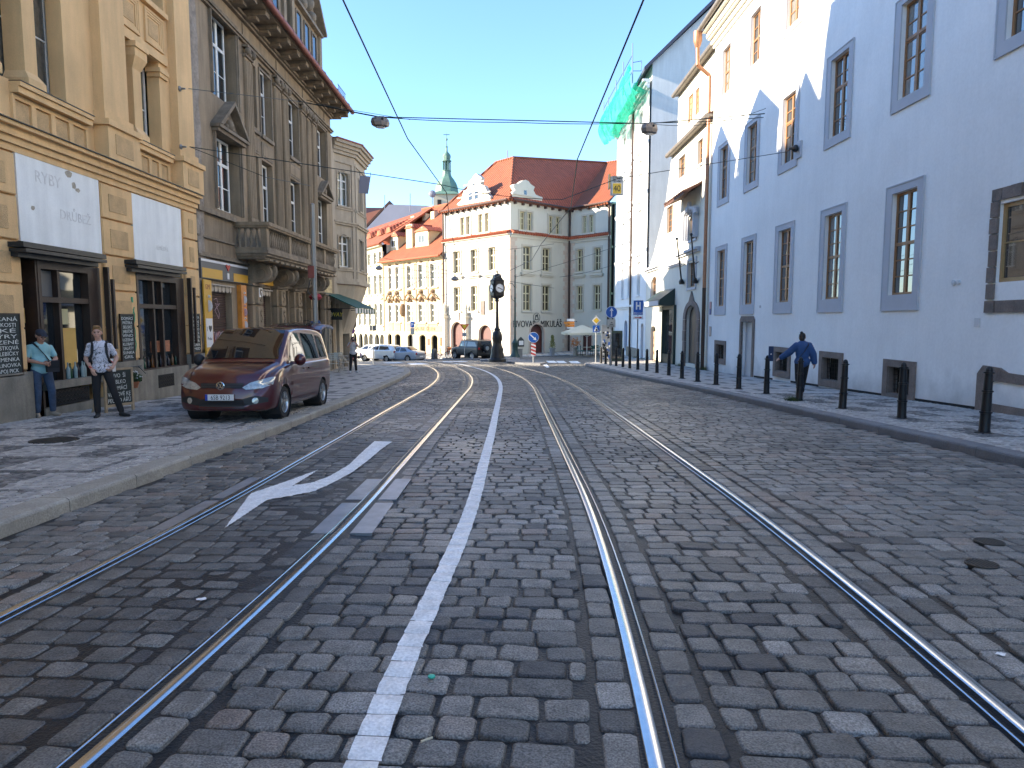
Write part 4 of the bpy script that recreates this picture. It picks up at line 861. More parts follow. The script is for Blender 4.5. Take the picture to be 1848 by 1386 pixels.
def doodle(c, z, col, F=FL, d=.147, par=None, sz=1.):
    m_ = MB().ball(F.P(c,d,z+.26*sz), .07*sz, 10, 6, (1,.15,.6)).ball(F.P(c,d,z), .11*sz, 12, 8, (1,.12,1.5)).ball(F.P(c,d,z+.12*sz), .05*sz, 8, 6, (1.6,.2,.6)); return m_.build('cartoon_print', col, par)
doodle(18.96, 1.9, SHW, par=pn)
for z, c in ((2.15,SHW),(1.75,M('pinkish_print', (.55,.35,.38), .5, 0, .3, 20)),(1.35,SHW),(.8,SHW)): doodle(21.5, z, c, par=gb, sz=.8)
GRAF = M('pale_pink_spray', (.6,.42,.42), .7, 0, .1); GRAF2 = M('red_spray', (.22,.035,.03), .7, 0, .2, 6)
m_ = MB()
for i in range(4):
    c = 19.5+i*.36; m_.fx(FL, [(c-.17,-.35),(c-.17,.9+.1*(i % 2)),(c-.08,1.1),(c+.06,1.1+.05*i),(c+.16,.9),(c+.16,-.35)], -.168, -.166)
m_.build('graffiti_fill', GRAF2, gb); m_ = MB()
for i in range(4):
    c = 19.5+i*.36; m_.tube([FL.P(c+x, -.163, z) for x, z in ((-.18,-.3),(-.17,.5),(-.19,.85),(-.1,1.15),(0,.8),(.02,1.15),(.13,1.15),(.17,.8),(.12,.2),(.17,-.3))], .012, 4)
m_.tube([FL.P(20.2+x,-.163,1.9+z) for x, z in ((-.2,.2),(0,.25),(.1,.05),(-.1,.1),(.15,-.2),(.1,-.35),(-.15,-.1),(.2,.1))], .01, 4).tube([FL.P(19.6+x,-.163,.3+z) for x, z in ((-.1,.2),(.12,.0),(-.1,-.2),(.15,-.3))], .012, 4); m_.build('graffiti_lines', GRAF, gb)
TXT(gb, '6', FL, 22.5, 2.32, .26, BLKF, .315, 'house_number'); MB().fb(FL, 22.36, 22.64, .302, .312, 2.26, 2.56).build('number_plate', SHW, gb)
for a, b in ((25.3,26.15),(27.3,28.35),(29.45,30.8),(31.1,32.6)): MB().fb(FL, a+.05, b-.05, -.3, -.25, -1, 2.5).build('dark_door', BRN, gb)
MB().fb(FL, 31.2, 32.5, -.05, 0.02, 2.75, 3.4).build('menu_sign', M('warm_sign', (.55,.42,.2), .5, 0, .5, 9), gb)  # warm, strongly mottled board colour
# lantern, blue sign, subway sign, awning
RED = M('red_lantern_cloth', (.40,.03,.035), .6, 0, .1)
c = FL.P(27.9, .55, 2.45); m_ = MB().lathe([(.07,-.16),(.2,-.1),(.27,0),(.2,.1),(.07,.16)], c, 14).bar(c+Vector((0,0,.16)), c+Vector((0,0,.32)), .01); tag(m_.build('lantern', RED, loc=c, smooth=True), 'red round paper lantern hanging from the grey house under the balcony', 'lantern')
c = FL.P(27.3, .75, 1.0); BS = Fac(c.x-.3, c.y, 1, 0)
e = empty('blue_sign', c, 'small dark blue blade sign with a white stroke beside the doorway under the lantern', 'sign'); MB().extr([(0,0),(.45,0),(.5,.3),(.4,.55),(.05,.5)], BS.P(0,0,.95), BS.u, (0,0,1), (0,.05,0)).build('panel', M('sign_blue', (.01,.08,.30), .4, 0, 0), e); MB().beam(BS.P(.1,.01,1.15), BS.P(.4,.01,1.3), .01, .05).build('white_stroke', SHW, e); MB().bar(c+Vector((-.3,.02,.5)), FL.P(27.3,.0,1.45), .015).build('bracket', BLKF, e)
e = empty('sandwich_shop_sign', (-8.5, 31.6, 1.5), 'black blade sign lettered SUBWAY in white and yellow under the green awning', 'shop sign')
SB = Fac(-8.95, 31.7, 1, 0); MB().fb(SB, .1, 1.03, -.1, 0, 1.52, 2.06).build('sign_box', BLKF, e); TXT(e, 'SUB', SB, .36, 1.68, .27, SHW, .003, font_scale=.9, shear=.2, ext=.003); TXT(e, 'WAY', SB, .76, 1.68, .27, M('sign_yellow', (.7,.55,.05), .4, 0, 0), .003, font_scale=.9, shear=.2, ext=.003)
e = empty('green_awning', FL.P(33.0, .3, 2.6), 'dark green fabric awning with scalloped light edge above the corner cafe', 'awning')
GA = M('green_canvas', (.012,.075,.05), .7, 0, .1); m_ = MB(); m_.hexa([FL.P(31.0,0,2.75),FL.P(35.2,0,2.75),FL.P(35.2,1.5,2.05),FL.P(31.0,1.5,2.05),FL.P(31.0,0,2.79),FL.P(35.2,0,2.79),FL.P(35.2,1.5,2.09),FL.P(31.0,1.5,2.09)]); m_.build('canvas', GA, e)
m_ = MB()
for i in range(14):
    a = 31+i*.3; m_.mat(GA if i % 2 else SHW).fx(FL, [(a,2.045),(a+.3,2.045),(a+.3,1.85),(a+.15,1.8),(a,1.85)], 1.47, 1.5)
m_.build('valance', None, e); m_ = MB()
for s in (31.1, 35.1): m_.bar(FL.P(s,0,2.0), FL.P(s,1.45,2.05), .015)
m_.build('folding_arm', BLKF, e)
# ---- oriel house
ob = empty('oriel_house', (-8.7, 35.5, zb(35)), 'light grey-brown corner house with a polygonal oriel rising to a moulded cornice', 'building')
ORM = M('pale_oriel_render', (.44,.36,.265), .88, 0, .1, 1.2, .2, 30, .05, streak=.15)
A, B, C, D = (-8.75,33.5), (-7.95,34.9), (-7.95,37.4), (-9.3,38.8)
def fac2(p, q): return Fac(p[0], p[1], q[0]-p[0], q[1]-p[1]), math.hypot(q[0]-p[0], q[1]-p[1])
wall(MB(), FL, 33.0, 36.6, -1.6, 10.3, [(33.3,33.9,-.8,2.3),(34.6,36.0,-1,2.2)], -.03, .3).build('facade_wall', ORM, ob); body(ob, FL, 33.02, 37.6, -1.6, 10.3, ORM, 9, -.4)
for i, (p, q) in enumerate(((A,B),(B,C),(C,D))):
    F2, L = fac2(p, q); hs = [(L/2-.38,L/2+.38,4.15,5.75,.25),(L/2-.38,L/2+.38,7.15,8.85,.25)] if i < 2 else []
    wall(MB(), F2, 0, L, 3.3, 10.0, hs, 0, .2).build('oriel_wall', ORM, ob)
    for h in hs:
        window(ob, F2, L/2, h[2], .76, h[3]-h[2], 2, 2, WFR, GLASSD, .16, .72, .06, True, .25); MB().fb(F2, L/2-.48, L/2+.48, 0, .1, h[2]-.1, h[2]-.02).build('sill', ORM, ob); mould(L/2-.42, L/2+.42, h[2], h[3]-.1, ob, ORM, 1, .05, 0, .04, F2)
    for z0, z1, d in ((3.3,3.45,.12),(3.45,3.6,.04),(3.95,4.05,.06),(6.2,6.3,.1),(6.3,6.38,.16),(6.95,7.05,.05),(9.2,9.3,.06),(9.6,9.75,.12),(9.75,9.9,.2),(9.9,10.06,.3)): 
        MB().fb(F2, -.0 if i else -.0, L+(d*.6 if i < 2 else 0), -.02, d, z0, z1).build('moulding', ORM, ob)
    for s in (.14, L-.14): MB().fb(F2, s-.1, s+.1, 0, .05, 3.6, 9.2).build('oriel_pilaster', ORM, ob)
    MB().fb(F2, .0, L+.15, -.1, .42, 10.062, 10.2).build('cornice', ORM, ob); MB().fb(F2, 0, L+.2, -.1, .48, 10.2, 10.26).build('eaves_edge', GUT, ob)
    p3 = Vector((p[0], p[1], 3.3)); q3 = Vector((q[0], q[1], 3.3)); a3 = Vector((-8.65,34.6,.8)); b3 = Vector((-8.65,36.6,.8))
    m_ = MB(); lo = {0:(a3,a3),1:(a3,b3),2:(b3,b3)}[i]
    m_.add([p3, q3, lo[1], lo[0]], [(0,1,2,3)]); m_.build('oriel_corbel', ORM, ob)
m_ = MB(); top = [(A[0],A[1]),(B[0],B[1]),(C[0],C[1]),(D[0],D[1]),(-9.4,33.3)]
m_.extr(top, (0,0,10.2), (1,0,0), (0,1,0), (0,0,.15)); m_.extr(top, (0,0,3.28), (1,0,0), (0,1,0), (0,0,.03)); m_.build('oriel_lid', GUT, ob)
# galvanised pole by the van
e = empty('lamp_pole', (-4.95, 17.1, gz(-4.95,17.1)+SIDE), 'tall galvanised tubular pole standing behind the open tailgate of the van', 'pole'); b_ = wpos(e); m_ = MB().bar(b_, b_+Vector((0,0,4.75)), .07, .055, 14).bar(b_+Vector((0,0,4.75)), b_+Vector((0,0,4.77)), .058, .03, 14); m_.build('tube', HOOK, e, smooth=True); MB().box(b_.x-.13, b_.x+.02, b_.y-.09, b_.y+.02, 2.55, 2.85).build('junction_box', GUT, e); MB().tube([b_+Vector((-.08,-.06,2.9)), b_+Vector((-.15,-.1,2.6)), b_+Vector((.02,-.08,2.4))], .012).build('cable', BLKF, e)
# ================================================================ RIGHT SIDE OF THE STREET
WHT = M('white_limewash', (.82,.815,.79), .85, 0, .07, .35, .15, 14, .03, streak=.03)
SUR = M('grey_surround', (.47,.48,.51), .85, 0, .05, 1.5, .1, 30)
SND = M('brown_sandstone', (.19,.15,.125), .9, 0, .25, 2.5, .6, 30, .12)
OAK = M('varnished_oak_frame', (.30,.15,.06), .5, 0, .15, 6)
LEADG = M('grey_tin_gutter', (.20,.17,.14), .5, .4, .2, 4)
FR = Fac(9.1, 31.5, .01, -1)
Y2s = lambda y: 31.5-y
wp = empty('white_palace', (9.2, 22, gz(9,22)+.1), 'long white limewashed palace wall with tall oak windows in flat grey surrounds', 'building')
cols = [29.8, 26.47, 23.1, 19.72, 16.25, 12.75, 9.3]
H_ = []; rows_ = [(2.11,4.54,'c'),(6.73,8.92,'b'),(11.12,13.02,'a')]
for i, y in enumerate(cols):
    for z0, z1, r_ in rows_:
        if r_ == 'c' and i == 5: H_.append((Y2s(13.1), Y2s(11.2), 2.22, 3.7)); continue
        if r_ == 'c' and i == 6: continue
        if r_ == 'a' and i > 3: continue
        H_.append((Y2s(y)-.51, Y2s(y)+.51, z0, z1))
H_ += [(Y2s(26.95), Y2s(25.75), -1.2, 1.44)]
VT = [(29.6, .56,-.2,.45),(22.96,.5,-.24,.42),(19.5,.5,-.24,.42),(16.1,.46,-.28,.38)]
for y, hw, z0, z1 in VT: H_.append((Y2s(y)-hw, Y2s(y)+hw, z0, z1))
wall(MB(), FR, 0, 40, -1.4, 13.6, H_, 0, .22).build('facade_wall', WHT, wp); body(wp, FR, 0, 40, -1.5, 13.6, WHT, 12, -.45)
WG = M('old_window_glass', (.03,.035,.04), .03, 0, .0, ior=2.7)
WGB = M('old_glass_with_blind', (.17,.165,.15), .05, 0, .2, 3, ior=2.4)
def base_dirt(m, lo=.1, hi=1.1, dk=.62):
    N = m.node_tree.nodes; K = m.node_tree.links; old = bsdf(m).inputs['Base Color'].links[0].from_socket; g = N.new('ShaderNodeNewGeometry'); sp_ = N.new('ShaderNodeSeparateXYZ'); K.new(g.outputs['Position'], sp_.inputs[0])
    a = N.new('ShaderNodeMath'); a.operation = 'MULTIPLY_ADD'; a.inputs[1].default_value = SL; K.new(sp_.outputs['Y'], a.inputs[0]); K.new(sp_.outputs['Z'], a.inputs[2])
    n = N.new('ShaderNodeTexNoise'); n.inputs['Scale'].default_value = 1.7; n.inputs['Detail'].default_value = 7; K.new(g.outputs['Position'], n.inputs['Vector']); b = N.new('ShaderNodeMath'); b.operation = 'MULTIPLY_ADD'; b.inputs[1].default_value = -1.6; K.new(n.outputs[0], b.inputs[0]); K.new(a.outputs[0], b.inputs[2])
    mr = N.new('ShaderNodeMapRange'); mr.inputs[1].default_value = lo-1.0; mr.inputs[2].default_value = hi-1.0; mr.inputs[3].default_value = dk; mr.inputs[4].default_value = 1; K.new(b.outputs[0], mr.inputs[0]); vm = N.new('ShaderNodeVectorMath'); vm.operation = 'SCALE'; K.new(old, vm.inputs[0]); K.new(mr.outputs[0], vm.inputs['Scale']); K.new(vm.outputs[0], bsdf(m).inputs['Base Color'])
base_dirt(WHT)
for i, y in enumerate(cols):
    for z0, z1, r_ in rows_:
        if (r_ == 'c' and i > 4) or (r_ == 'a' and i > 3): continue
        rw = {'c':6,'b':5,'a':4}[r_]; WGi = WGB if (i, r_) in ((1,'b'),(3,'c'),(0,'a'),(4,'b'),(2,'a')) else WG
        wn_ = window(wp, FR, Y2s(y), z0, 1.02, z1-z0, 2, rw, OAK, WGi, .1, .5 if r_ != 'b' else .62, .06, True, 0, .03)
        e0, e1 = {'c':(.38,.2),'b':(.26,.16),'a':(.2,.16)}[r_]; m_ = MB(); s = Y2s(y); q = .76
        m_.fb(FR, s-q+.03, s-.51, 0, .03, z0-e0+.03, z1+e1-.03).fb(FR, s+.51, s+q-.03, 0, .03, z0-e0+.03, z1+e1-.03).fb(FR, s-.51, s+.51, 0, .03, z0-e0+.03, z0).fb(FR, s-.51, s+.51, 0, .03, z1, z1+e1-.03)
        m_.fb(FR, s-q, s-q+.03, 0, .045, z0-e0, z1+e1).fb(FR, s+q-.03, s+q, 0, .045, z0-e0, z1+e1).fb(FR, s-q+.03, s+q-.03, 0, .045, z0-e0, z0-e0+.03).fb(FR, s-q+.03, s+q-.03, 0, .045, z1+e1-.03, z1+e1)
        su = m_.build('surround', SUR, wp)
# stone framed corner window
s0, s1 = Y2s(13.1), Y2s(11.2); z = 1.66; k = 0
SW = [(s0-.22, s0-.0, z_, z_+.3) for z_ in (1.9,2.22,2.53,2.84,3.15,3.46)]+[(s0-.22+i*.26, s0+.04+i*.26, 3.76, 4.0) for i in range(9)]+[(s0-.22+i*.26, s0+.04+i*.26, 1.64, 1.88) for i in range(9)]+[(s1, s1+.22, z_, z_+.3) for z_ in (1.9,2.22,2.53,2.84,3.15,3.46)]
for a, b, c, e in SW: d = rnd.uniform(.025,.05); MB().fb(FR, a+.006, b-.006, -.02, d, c+.006, e-.006).build('stone', SND, wp)
window(wp, FR, (s0+s1)/2, 2.22, 1.9, 1.48, 3, 2, M('pine_frame', (.38,.24,.1), .5, 0, .1, 6), WG, .06, None, .08)
m_ = MB(); F_ = FR
m_.fx(FR, [(Y2s(13.4),-.4),(Y2s(13.4),.45),(Y2s(13.25),.62),(Y2s(12.8),.6),(Y2s(12.6),.52),(Y2s(12.0),.5),(Y2s(10.8),.5),(Y2s(10.8),.3),(Y2s(12.95),.34),(Y2s(13.08),.22),(Y2s(13.08),-.1),(Y2s(10.8),-.1),(Y2s(10.8),-.42)], .0, .04); m_.build('walled_up_arch', SND, wp)
# portal and cellar vents
m_ = MB(); a, b = Y2s(27.12), Y2s(25.58); m_.fb(FR, a, a+.17, -.04, .05, -1.1, 1.44).fb(FR, b-.17, b, -.04, .05, -1.1, 1.44); m_.fx(FR, [(a,1.44),(b,1.44),(b,1.52),(b-.14,1.66),(a+.14,1.66),(a,1.52)], 0, .05); m_.build('portal_frame', SND, wp)
dr = MB().fb(FR, Y2s(26.95)+.02, Y2s(25.75), -.2, -.15, -1.0, 1.42).build('door', M('grey_white_door', (.5,.5,.5), .6, 0, .05, 3), wp); MB().fb(FR, Y2s(25.9), Y2s(25.84), -.15, -.11, .2, .35).fb(FR, Y2s(25.86), Y2s(25.8), -.15, -.12, .95, 1.05).fb(FR, Y2s(25.86), Y2s(25.8), -.15, -.12, -.5, -.4).build('handle', BLKF, dr)
for y, hw, z0, z1 in VT:
    s = Y2s(y); m_ = MB(); q = .2; zl = min(z0-.2, -.31) if y > 17 else -.7
    m_.fb(FR, s-hw-q, s-hw, 0, .04, zl, z1+.17).fb(FR, s+hw, s+hw+q, 0, .04, zl, z1+.17).fb(FR, s-hw, s+hw, 0, .04, zl, z0).fb(FR, s-hw, s+hw, 0, .04, z1, z1+.17); m_.fb(FR, s-hw, s-hw+.015, -.2, -.001, z0, z1).fb(FR, s+hw-.015, s+hw, -.2, -.001, z0, z1).fb(FR, s-hw+.015, s+hw-.015, -.2, -.001, z0, z0+.015).fb(FR, s-hw+.015, s+hw-.015, -.2, -.001, z1-.015, z1); v = m_.build('cellar_vent_frame', SND, wp)
    m_ = MB()
    for i in range(5): m_.beam(FR.P(s-hw+.02,-.12,z0+.1+i*.12), FR.P(s+hw-.02,-.12,z0+.16+i*.12), .01, .015)
    for i in range(7): m_.beam(FR.P(s-hw+.1+i*.14,-.11,z0+.02), FR.P(s-hw+.04+i*.14,-.11,z1-.02), .01, .015)
    m_.build('grille', GRL, v)
MB().fb(FR, 0, Y2s(13.5), 0, .015, -1.5, -.0).build('base_shadow_gap', WHT, wp) if False else None
WX = M('plaster_plate', (.6,.6,.6), .6, 0, 0)
for px, py, r_ in ((1722,510,.06),(1731,509,.05),(1372,553,.05)):
    s, z = FR.at(px, py); MB().lathe([(r_,0),(r_,.03),(.001,.04)], FR.P(s,0,z), 12, True, Matrix.Rotation(-PI/2, 3, 'Y')).build('vent_cap', WX, wp)
s, z = FR.at(1764, 582); MB().fb(FR, s-.07, s+.07, 0, .02, z-.09, z+.09).build('access_hatch', WX, wp)
s, z = FR.at(1443, 268); MB().fb(FR, s-.22, s+.2, 0, .05, z-.3, z+.22).build('anchor_niche', SUR, wp); MB().lathe([(.05,0),(.12,.05),(.12,.12),(.05,.2),(.03,.3)], FR.P(s,.05,z), 10, True, Matrix.Rotation(-PI/2, 3, 'Y')).build('wire_anchor', BLKF, wp)
for px, py, w_, h, m in ((1274,552,.2,.3,M('red_white_sign', (.55,.25,.25), .5, 0, .3, 12)),(1275,563,.2,.22,M('blue_number_plate', (.04,.07,.25), .4, 0, 0)),(1282,598,.25,.4,M('framed_notice', (.55,.45,.38), .6, 0, .1))):
    s, z = FR.at(px, py); s = max(s, .35); o = MB().fb(FR, s-w_/2-.02, s+w_/2+.02, 0, .02, z-h/2-.02, z+h/2+.02).build('wall_plate', SND, wp); MB().fb(FR, s-w_/2, s+w_/2, .02, .03, z-h/2, z+h/2).build('plate_face', m, o)
m_ = MB()
for y0, y1 in ((25.5,23.72),(22.2,20.22),(18.78,16.78),(15.42,13.45)):
    q = []
    for y in (y0, y1):
        g_ = gz(9.1, y)+SIDE-.03; q.append([FR.P(Y2s(y), .0, g_), FR.P(Y2s(y), .014, g_), FR.P(Y2s(y), .014, g_+.085), FR.P(Y2s(y), .0, g_+.085)])
    m_.hexa(q[0]+q[1])
m_.build('base_gap_shade_strip', DARK, wp)  # black strip on the wall standing for the shade in the gap below the render
# cornice and gutter
for z0, z1, d in ((13.6,13.75,.1),(13.75,13.95,.2),(13.95,14.02,.34),(14.02,14.25,.42),(14.25,14.35,.6)): MB().fb(FR, -.05, 27, -.5, d, z0, z1).build('cornice_band', M('cream_cornice', (.74,.7,.6), .85, 0, .05), wp)
m_ = MB(); m_.bar(FR.P(-.3,.72,14.42), FR.P(27,.72,14.42), .11, None, 10); m_.build('gutter', LEADG, wp, smooth=True)
CUP = M('copper_pipe', (.36,.17,.09), .45, .3, .15, 3)
MB().fb(FR, -.05, 40, -13, .74, 14.45, 14.5).hexa([FR.P(-.05,.7,14.5),FR.P(40,.7,14.5),FR.P(40,-13,14.5),FR.P(-.05,-13,14.5),FR.P(-.05,-5,17.5),FR.P(27,-5,17.5),FR.P(27,-7,17.5),FR.P(-.05,-7,17.5)]).build('roof', BRT, wp)
m_ = MB().lathe([(.2,.5),(.2,.1),(.12,-.15),(.09,-.2)], FR.P(-.2,.75,13.9), 10).tube([FR.P(-.2,.75,13.8), FR.P(-.2,.72,12.95), FR.P(-.22,.16,12.5), FR.P(-.22,.16,3)], .085, 10); m_.build('copper_downpipe', CUP, wp, smooth=True)
MB().bar(FR.P(-.22,.16,3), FR.P(-.22,.16,-1), .09, None, 10).build('lower_downpipe', M('brown_iron_pipe', (.06,.035,.025), .5, .3, .2), wp, smooth=True)
# ---- middle house
mh = empty('portal_house', (9.1, 38, gz(9,38)+.1), 'small cream-white house with baroque hooded window, round stone portal and dark shopfront', 'building')
CRM = M('cream_limewash', (.66,.64,.55), .85, 0, .04, .6, .12, 20, .02, streak=.05)
def fr(px0, py0, px1, py1): (a, b), (c, d) = FR.at(px0, py0), FR.at(px1, py1); return (min(a, c), max(a, c), min(b, d), max(b, d))
def rect(px0, px1, py0, py1, F=None):
    F = F or FR; a, _ = F.at(px0, (py0+py1)/2); b, _ = F.at(px1, (py0+py1)/2); c = (px0+px1)/2; _, z1 = F.at(c, py0); _, z0 = F.at(c, py1); return (min(a, b), max(a, b), z0, z1)
w1 = rect(1224.5,1236,282,320); w2 = rect(1259,1268,252,296); wo = rect(1203,1214,372,420); wb_ = rect(1244,1257,388,431); wc = rect(1242,1256,470,518); wd = rect(1175.5,1185.5,500,546); dd = rect(1174,1183,588,652); sh = rect(1199,1218,556,654); po = rect(1238,1258,551,657)
hs = [w1, w2, wo, (*wb_, .2), wc, (*wd, .3), (*dd, .3), sh, (*po, .7)]
hs = [tuple(list(h[:2])+[max(h[2],-1.6)]+list(h[3:])) for h in hs]
m_ = MB(); wall(m_, FR, -14.05, -.02, -1.8, 4.4, [h for h in hs if h[2] < 4.4], 0, .25); wall(m_, FR, -9.0, -.02, 4.4, 8.1, [h for h in hs if 4.4 <= h[2] < 8.1], 0, .25); wall(m_, FR, -7.6, -.02, 8.1, 10.7, [h for h in hs if h[2] >= 8.1], 0, .25)
m_.add([FR.P(a, 0, b) for a, b in ((-14.05,4.4),(-9,4.4),(-9,8.1),(-11.8,5.7))], [(0,1,2,3)]).add([FR.P(a, 0, b) for a, b in ((-9,8.1),(-7.6,8.1),(-7.6,10.7))], [(0,1,2)]); m_.build('facade_wall', CRM, mh)
m_ = MB(); m_.mat(CRM).fx(FR, [(-14.0,-1.9),(-.03,-1.9),(-.03,10.69),(-7.6,10.69),(-9,8.1),(-11.8,5.7),(-14.0,4.4)], -12, -.42); m_.mat(DARK).fx(FR, [(-13.9,-1.9),(-.04,-1.9),(-.04,10.6),(-7.5,10.6),(-8.9,8),(-11.7,5.6),(-13.9,4.3)], -.415, -.40)
m_.mat(CRM).fx(FR, [(-14.05,4.4),(-11.8,5.7),(-9,8.1),(-7.6,10.7),(-7.5,10.7),(-8.9,8.0),(-11.7,5.6),(-14.05,4.3)], -12, .02); m_.build('walls', None, mh)
for h, cc, rr, rs in ((w1,2,4,0),(w2,2,4,0),(wo,2,4,0),(wb_,2,4,.2),(wc,2,4,0),(wd,2,4,.3)):
    window(mh, FR, (h[0]+h[1])/2, h[2], h[1]-h[0], h[3]-h[2], cc, rr, OAK, WG, .14, None, .07, True, rs); MB().fb(FR, h[0]-.12, h[1]+.12, 0, .06, h[2]-.14, h[2]-.02).build('sill', SUR, mh)
mould(wb_[0], wb_[1], wb_[2], wb_[3], mh, SUR, 3, .1, 0, .09, FR); mould(wd[0], wd[1], wd[2], wd[3], mh, SUR, 1, .1, 0, .05, FR); mould(wc[0], wc[1], wc[2], wc[3], mh, SUR, 1, .12, 0, .05, FR)
c = (wb_[0]+wb_[1])/2; m_ = MB(); m_.hexa([FR.P(c-2.4,0,wb_[3]+1.15),FR.P(c+1.5,0,wb_[3]+1.3),FR.P(c+1.5,.9,wb_[3]+.75),FR.P(c-2.4,.9,wb_[3]+.75),FR.P(c-2.4,0,wb_[3]+1.25),FR.P(c+1.5,0,wb_[3]+1.4),FR.P(c+1.5,.9,wb_[3]+.85),FR.P(c-2.4,.9,wb_[3]+.85)]); m_.build('tiled_hood', BRT, mh)
for i in range(11): MB().bar(FR.P(c-2.3+i*.36,0,wb_[3]+1.3), FR.P(c-2.3+i*.36,.92,wb_[3]+.88), .07, None, 8).build('hood_tile', BRT, mh)
m_ = MB(); ap_ = [(wb_[0]-.5,wb_[3]-.1),(wb_[0]-.3,wb_[3]+.15),(c-.25,wb_[3]+.3),(c,wb_[3]+.6),(c+.25,wb_[3]+.3),(wb_[1]+.3,wb_[3]+.15),(wb_[1]+.5,wb_[3]-.1)]
m_.tube([FR.P(a, .2, b) for a, b in ap_], .1, 8).ball(FR.P(c,.2,wb_[3]+.25), .22, 8, 6); m_.build('baroque_gable', SUR, mh, smooth=True)
for p, q, d in (((1167,489),(1191,480),.3),((1191,484),(1230,474),.12),((1224,461),(1264,447),.25)):
    (a, z), (b, z2) = FR.at(*p), FR.at(*q); zz_ = (z+z2)/2; MB().fb(FR, a, min(b,-.05), 0, d, zz_-.06, zz_+.06).fb(FR, a, min(b,-.05), 0, d*.5, zz_-.16, zz_-.061).build('string_course', SUR, mh)
m_ = MB(); a, b, z0, z1 = po; c = (a+b)/2; q = .42
ar = arch_pts(a, b, z1, .7, 10); outer = [(c-(c-x)*1.45, z1-.7+(y-z1+.7)*1.35+(.45 if abs(x-c) < .15 else 0)) for x, y in ar]
for (x0, y0), (x1, y1), (u0, v0), (u1, v1) in zip(ar[:-1], ar[1:], outer[:-1], outer[1:]):
    st_ = MB(); st_.hexa([FR.P(*t) for t in ((x0,-.02,y0),(x1,-.02,y1),(u1,-.02,v1),(u0,-.02,v0),(x0,.07,y0),(x1,.07,y1),(u1,.07,v1),(u0,.07,v0))]); st_.build('portal_stone', SND, mh)
for k in range(5):
    zz0 = -1.3+k*(z1-.7+1.3)/5; zz1 = -1.3+(k+1)*(z1-.7+1.3)/5-.012
    MB().fb(FR, c-(c-a)*1.45, a, -.02, .07+.01*(k % 2), zz0, zz1).fb(FR, b, c+(b-c)*1.45, -.02, .07+.01*(k % 2), zz0, zz1).build('portal_stone', SND, mh)
MB().fb(FR, a, c+.2, -.2, -.16, -1.3, z1).build('portal_door', BRN, mh); MB().fb(FR, c+.2, b, -.2, -.16, -1.3, z1-.3).build('portal_door_leaf', OAK, mh)
PW = M('weathered_pine', (.42,.27,.17), .7, 0, .2, 4); dz = MB().fb(FR, dd[0], dd[1], -.2, -.15, -1.6, dd[3]-.35).build('panelled_door', PW, mh)
for i in range(4): MB().fb(FR, dd[0]+.12, dd[1]-.12, -.15, -.12, dd[2]+.1+i*(dd[3]-dd[2])/4.6, dd[2]-.08+(i+1)*(dd[3]-dd[2])/4.6).build('door_panel', PW, dz)
DGR = M('dark_green_paint', (.012,.03,.025), .4, 0, .1)
a, b, z0, z1 = sh; s_ = MB().fb(FR, a-.2, a+.05, -.1, .15, -1.3, z1+.15).fb(FR, b-.05, b+.2, -.1, .15, -1.3, z1+.15).fb(FR, a+.05, b-.05, -.1, .12, z1-.08, z1+.15).fb(FR, a+.05, b-.05, -.1, .12, -1.3, z0+.45).build('dark_shopfront', DGR, mh)
MB().fb(FR, a+.05, b-.05, -.06, -.05, z0+.45, z1-.08).build('pane', WG, s_)
aa = rect(1190,1218,532,553); m_ = MB(); m_.hexa([FR.P(aa[0],0,aa[2]),FR.P(aa[1],0,aa[2]),FR.P(aa[1],.9,aa[2]),FR.P(aa[0],.9,aa[2]),FR.P(aa[0],0,aa[3]+.3),FR.P(aa[1],0,aa[3]+.3),FR.P(aa[1],.85,aa[2]+.35),FR.P(aa[0],.85,aa[2]+.35)]); o = m_.build('dark_awning', DGR, mh); MB().fb(FR, aa[0]+.1, aa[1]-.1, .89, .92, aa[2]+.03, aa[2]+.3).build('awning_valance', SUR, o)
# upper set-back storeys
F2 = Fac(9.55, 31.5, .01, -1)
u1 = rect(1242,1250.5,172,218, F2); u2 = rect(1255,1262,160,206, F2)
wall(MB(), F2, -8.3, -.02, 10.7, 14.2, [u1, u2], 0, .2).build('upper_facade', CRM, mh); MB().fb(F2, -8.3, -.02, -.35, -10, 10.7, 14.2).build('upper_walls', CRM, mh)
for h in (u1, u2): window(mh, F2, (h[0]+h[1])/2, h[2], h[1]-h[0], h[3]-h[2], 2, 4, OAK, M('shut_blind', (.42,.3,.14), .5, 0, .1), .06, None, .07, False)
for F_, z, s0 in ((FR,10.7,-7.7),(F2,14.2,-8.4)):
    MB().bar(F_.P(s0,.28,z+.02), F_.P(-.05,.28,z+.02), .12, None, 8).fb(F_, s0, -.05, -.0, .2, z-.02, z+.1).build('eaves_gutter', LEADG, mh); MB().hexa([F_.P(s0,.3,z+.12),F_.P(-.05,.3,z+.12),F_.P(-.05,-1,z+.12),F_.P(s0,-1,z+.12),F_.P(s0,-.7,z+.5),F_.P(-.05,-.7,z+.5),F_.P(-.05,-1,z+.5),F_.P(s0,-1,z+.5)]).build('eaves_roof', BRT, mh)
MB().hexa([F2.P(-8.4,.1,14.4),F2.P(-.05,.1,14.4),F2.P(-.05,-9,14.4),F2.P(-8.4,-9,14.4),F2.P(-8.4,-4,16),F2.P(-.05,-4,16),F2.P(-.05,-5,16),F2.P(-8.4,-5,16)]).build('roof', BRT, mh)
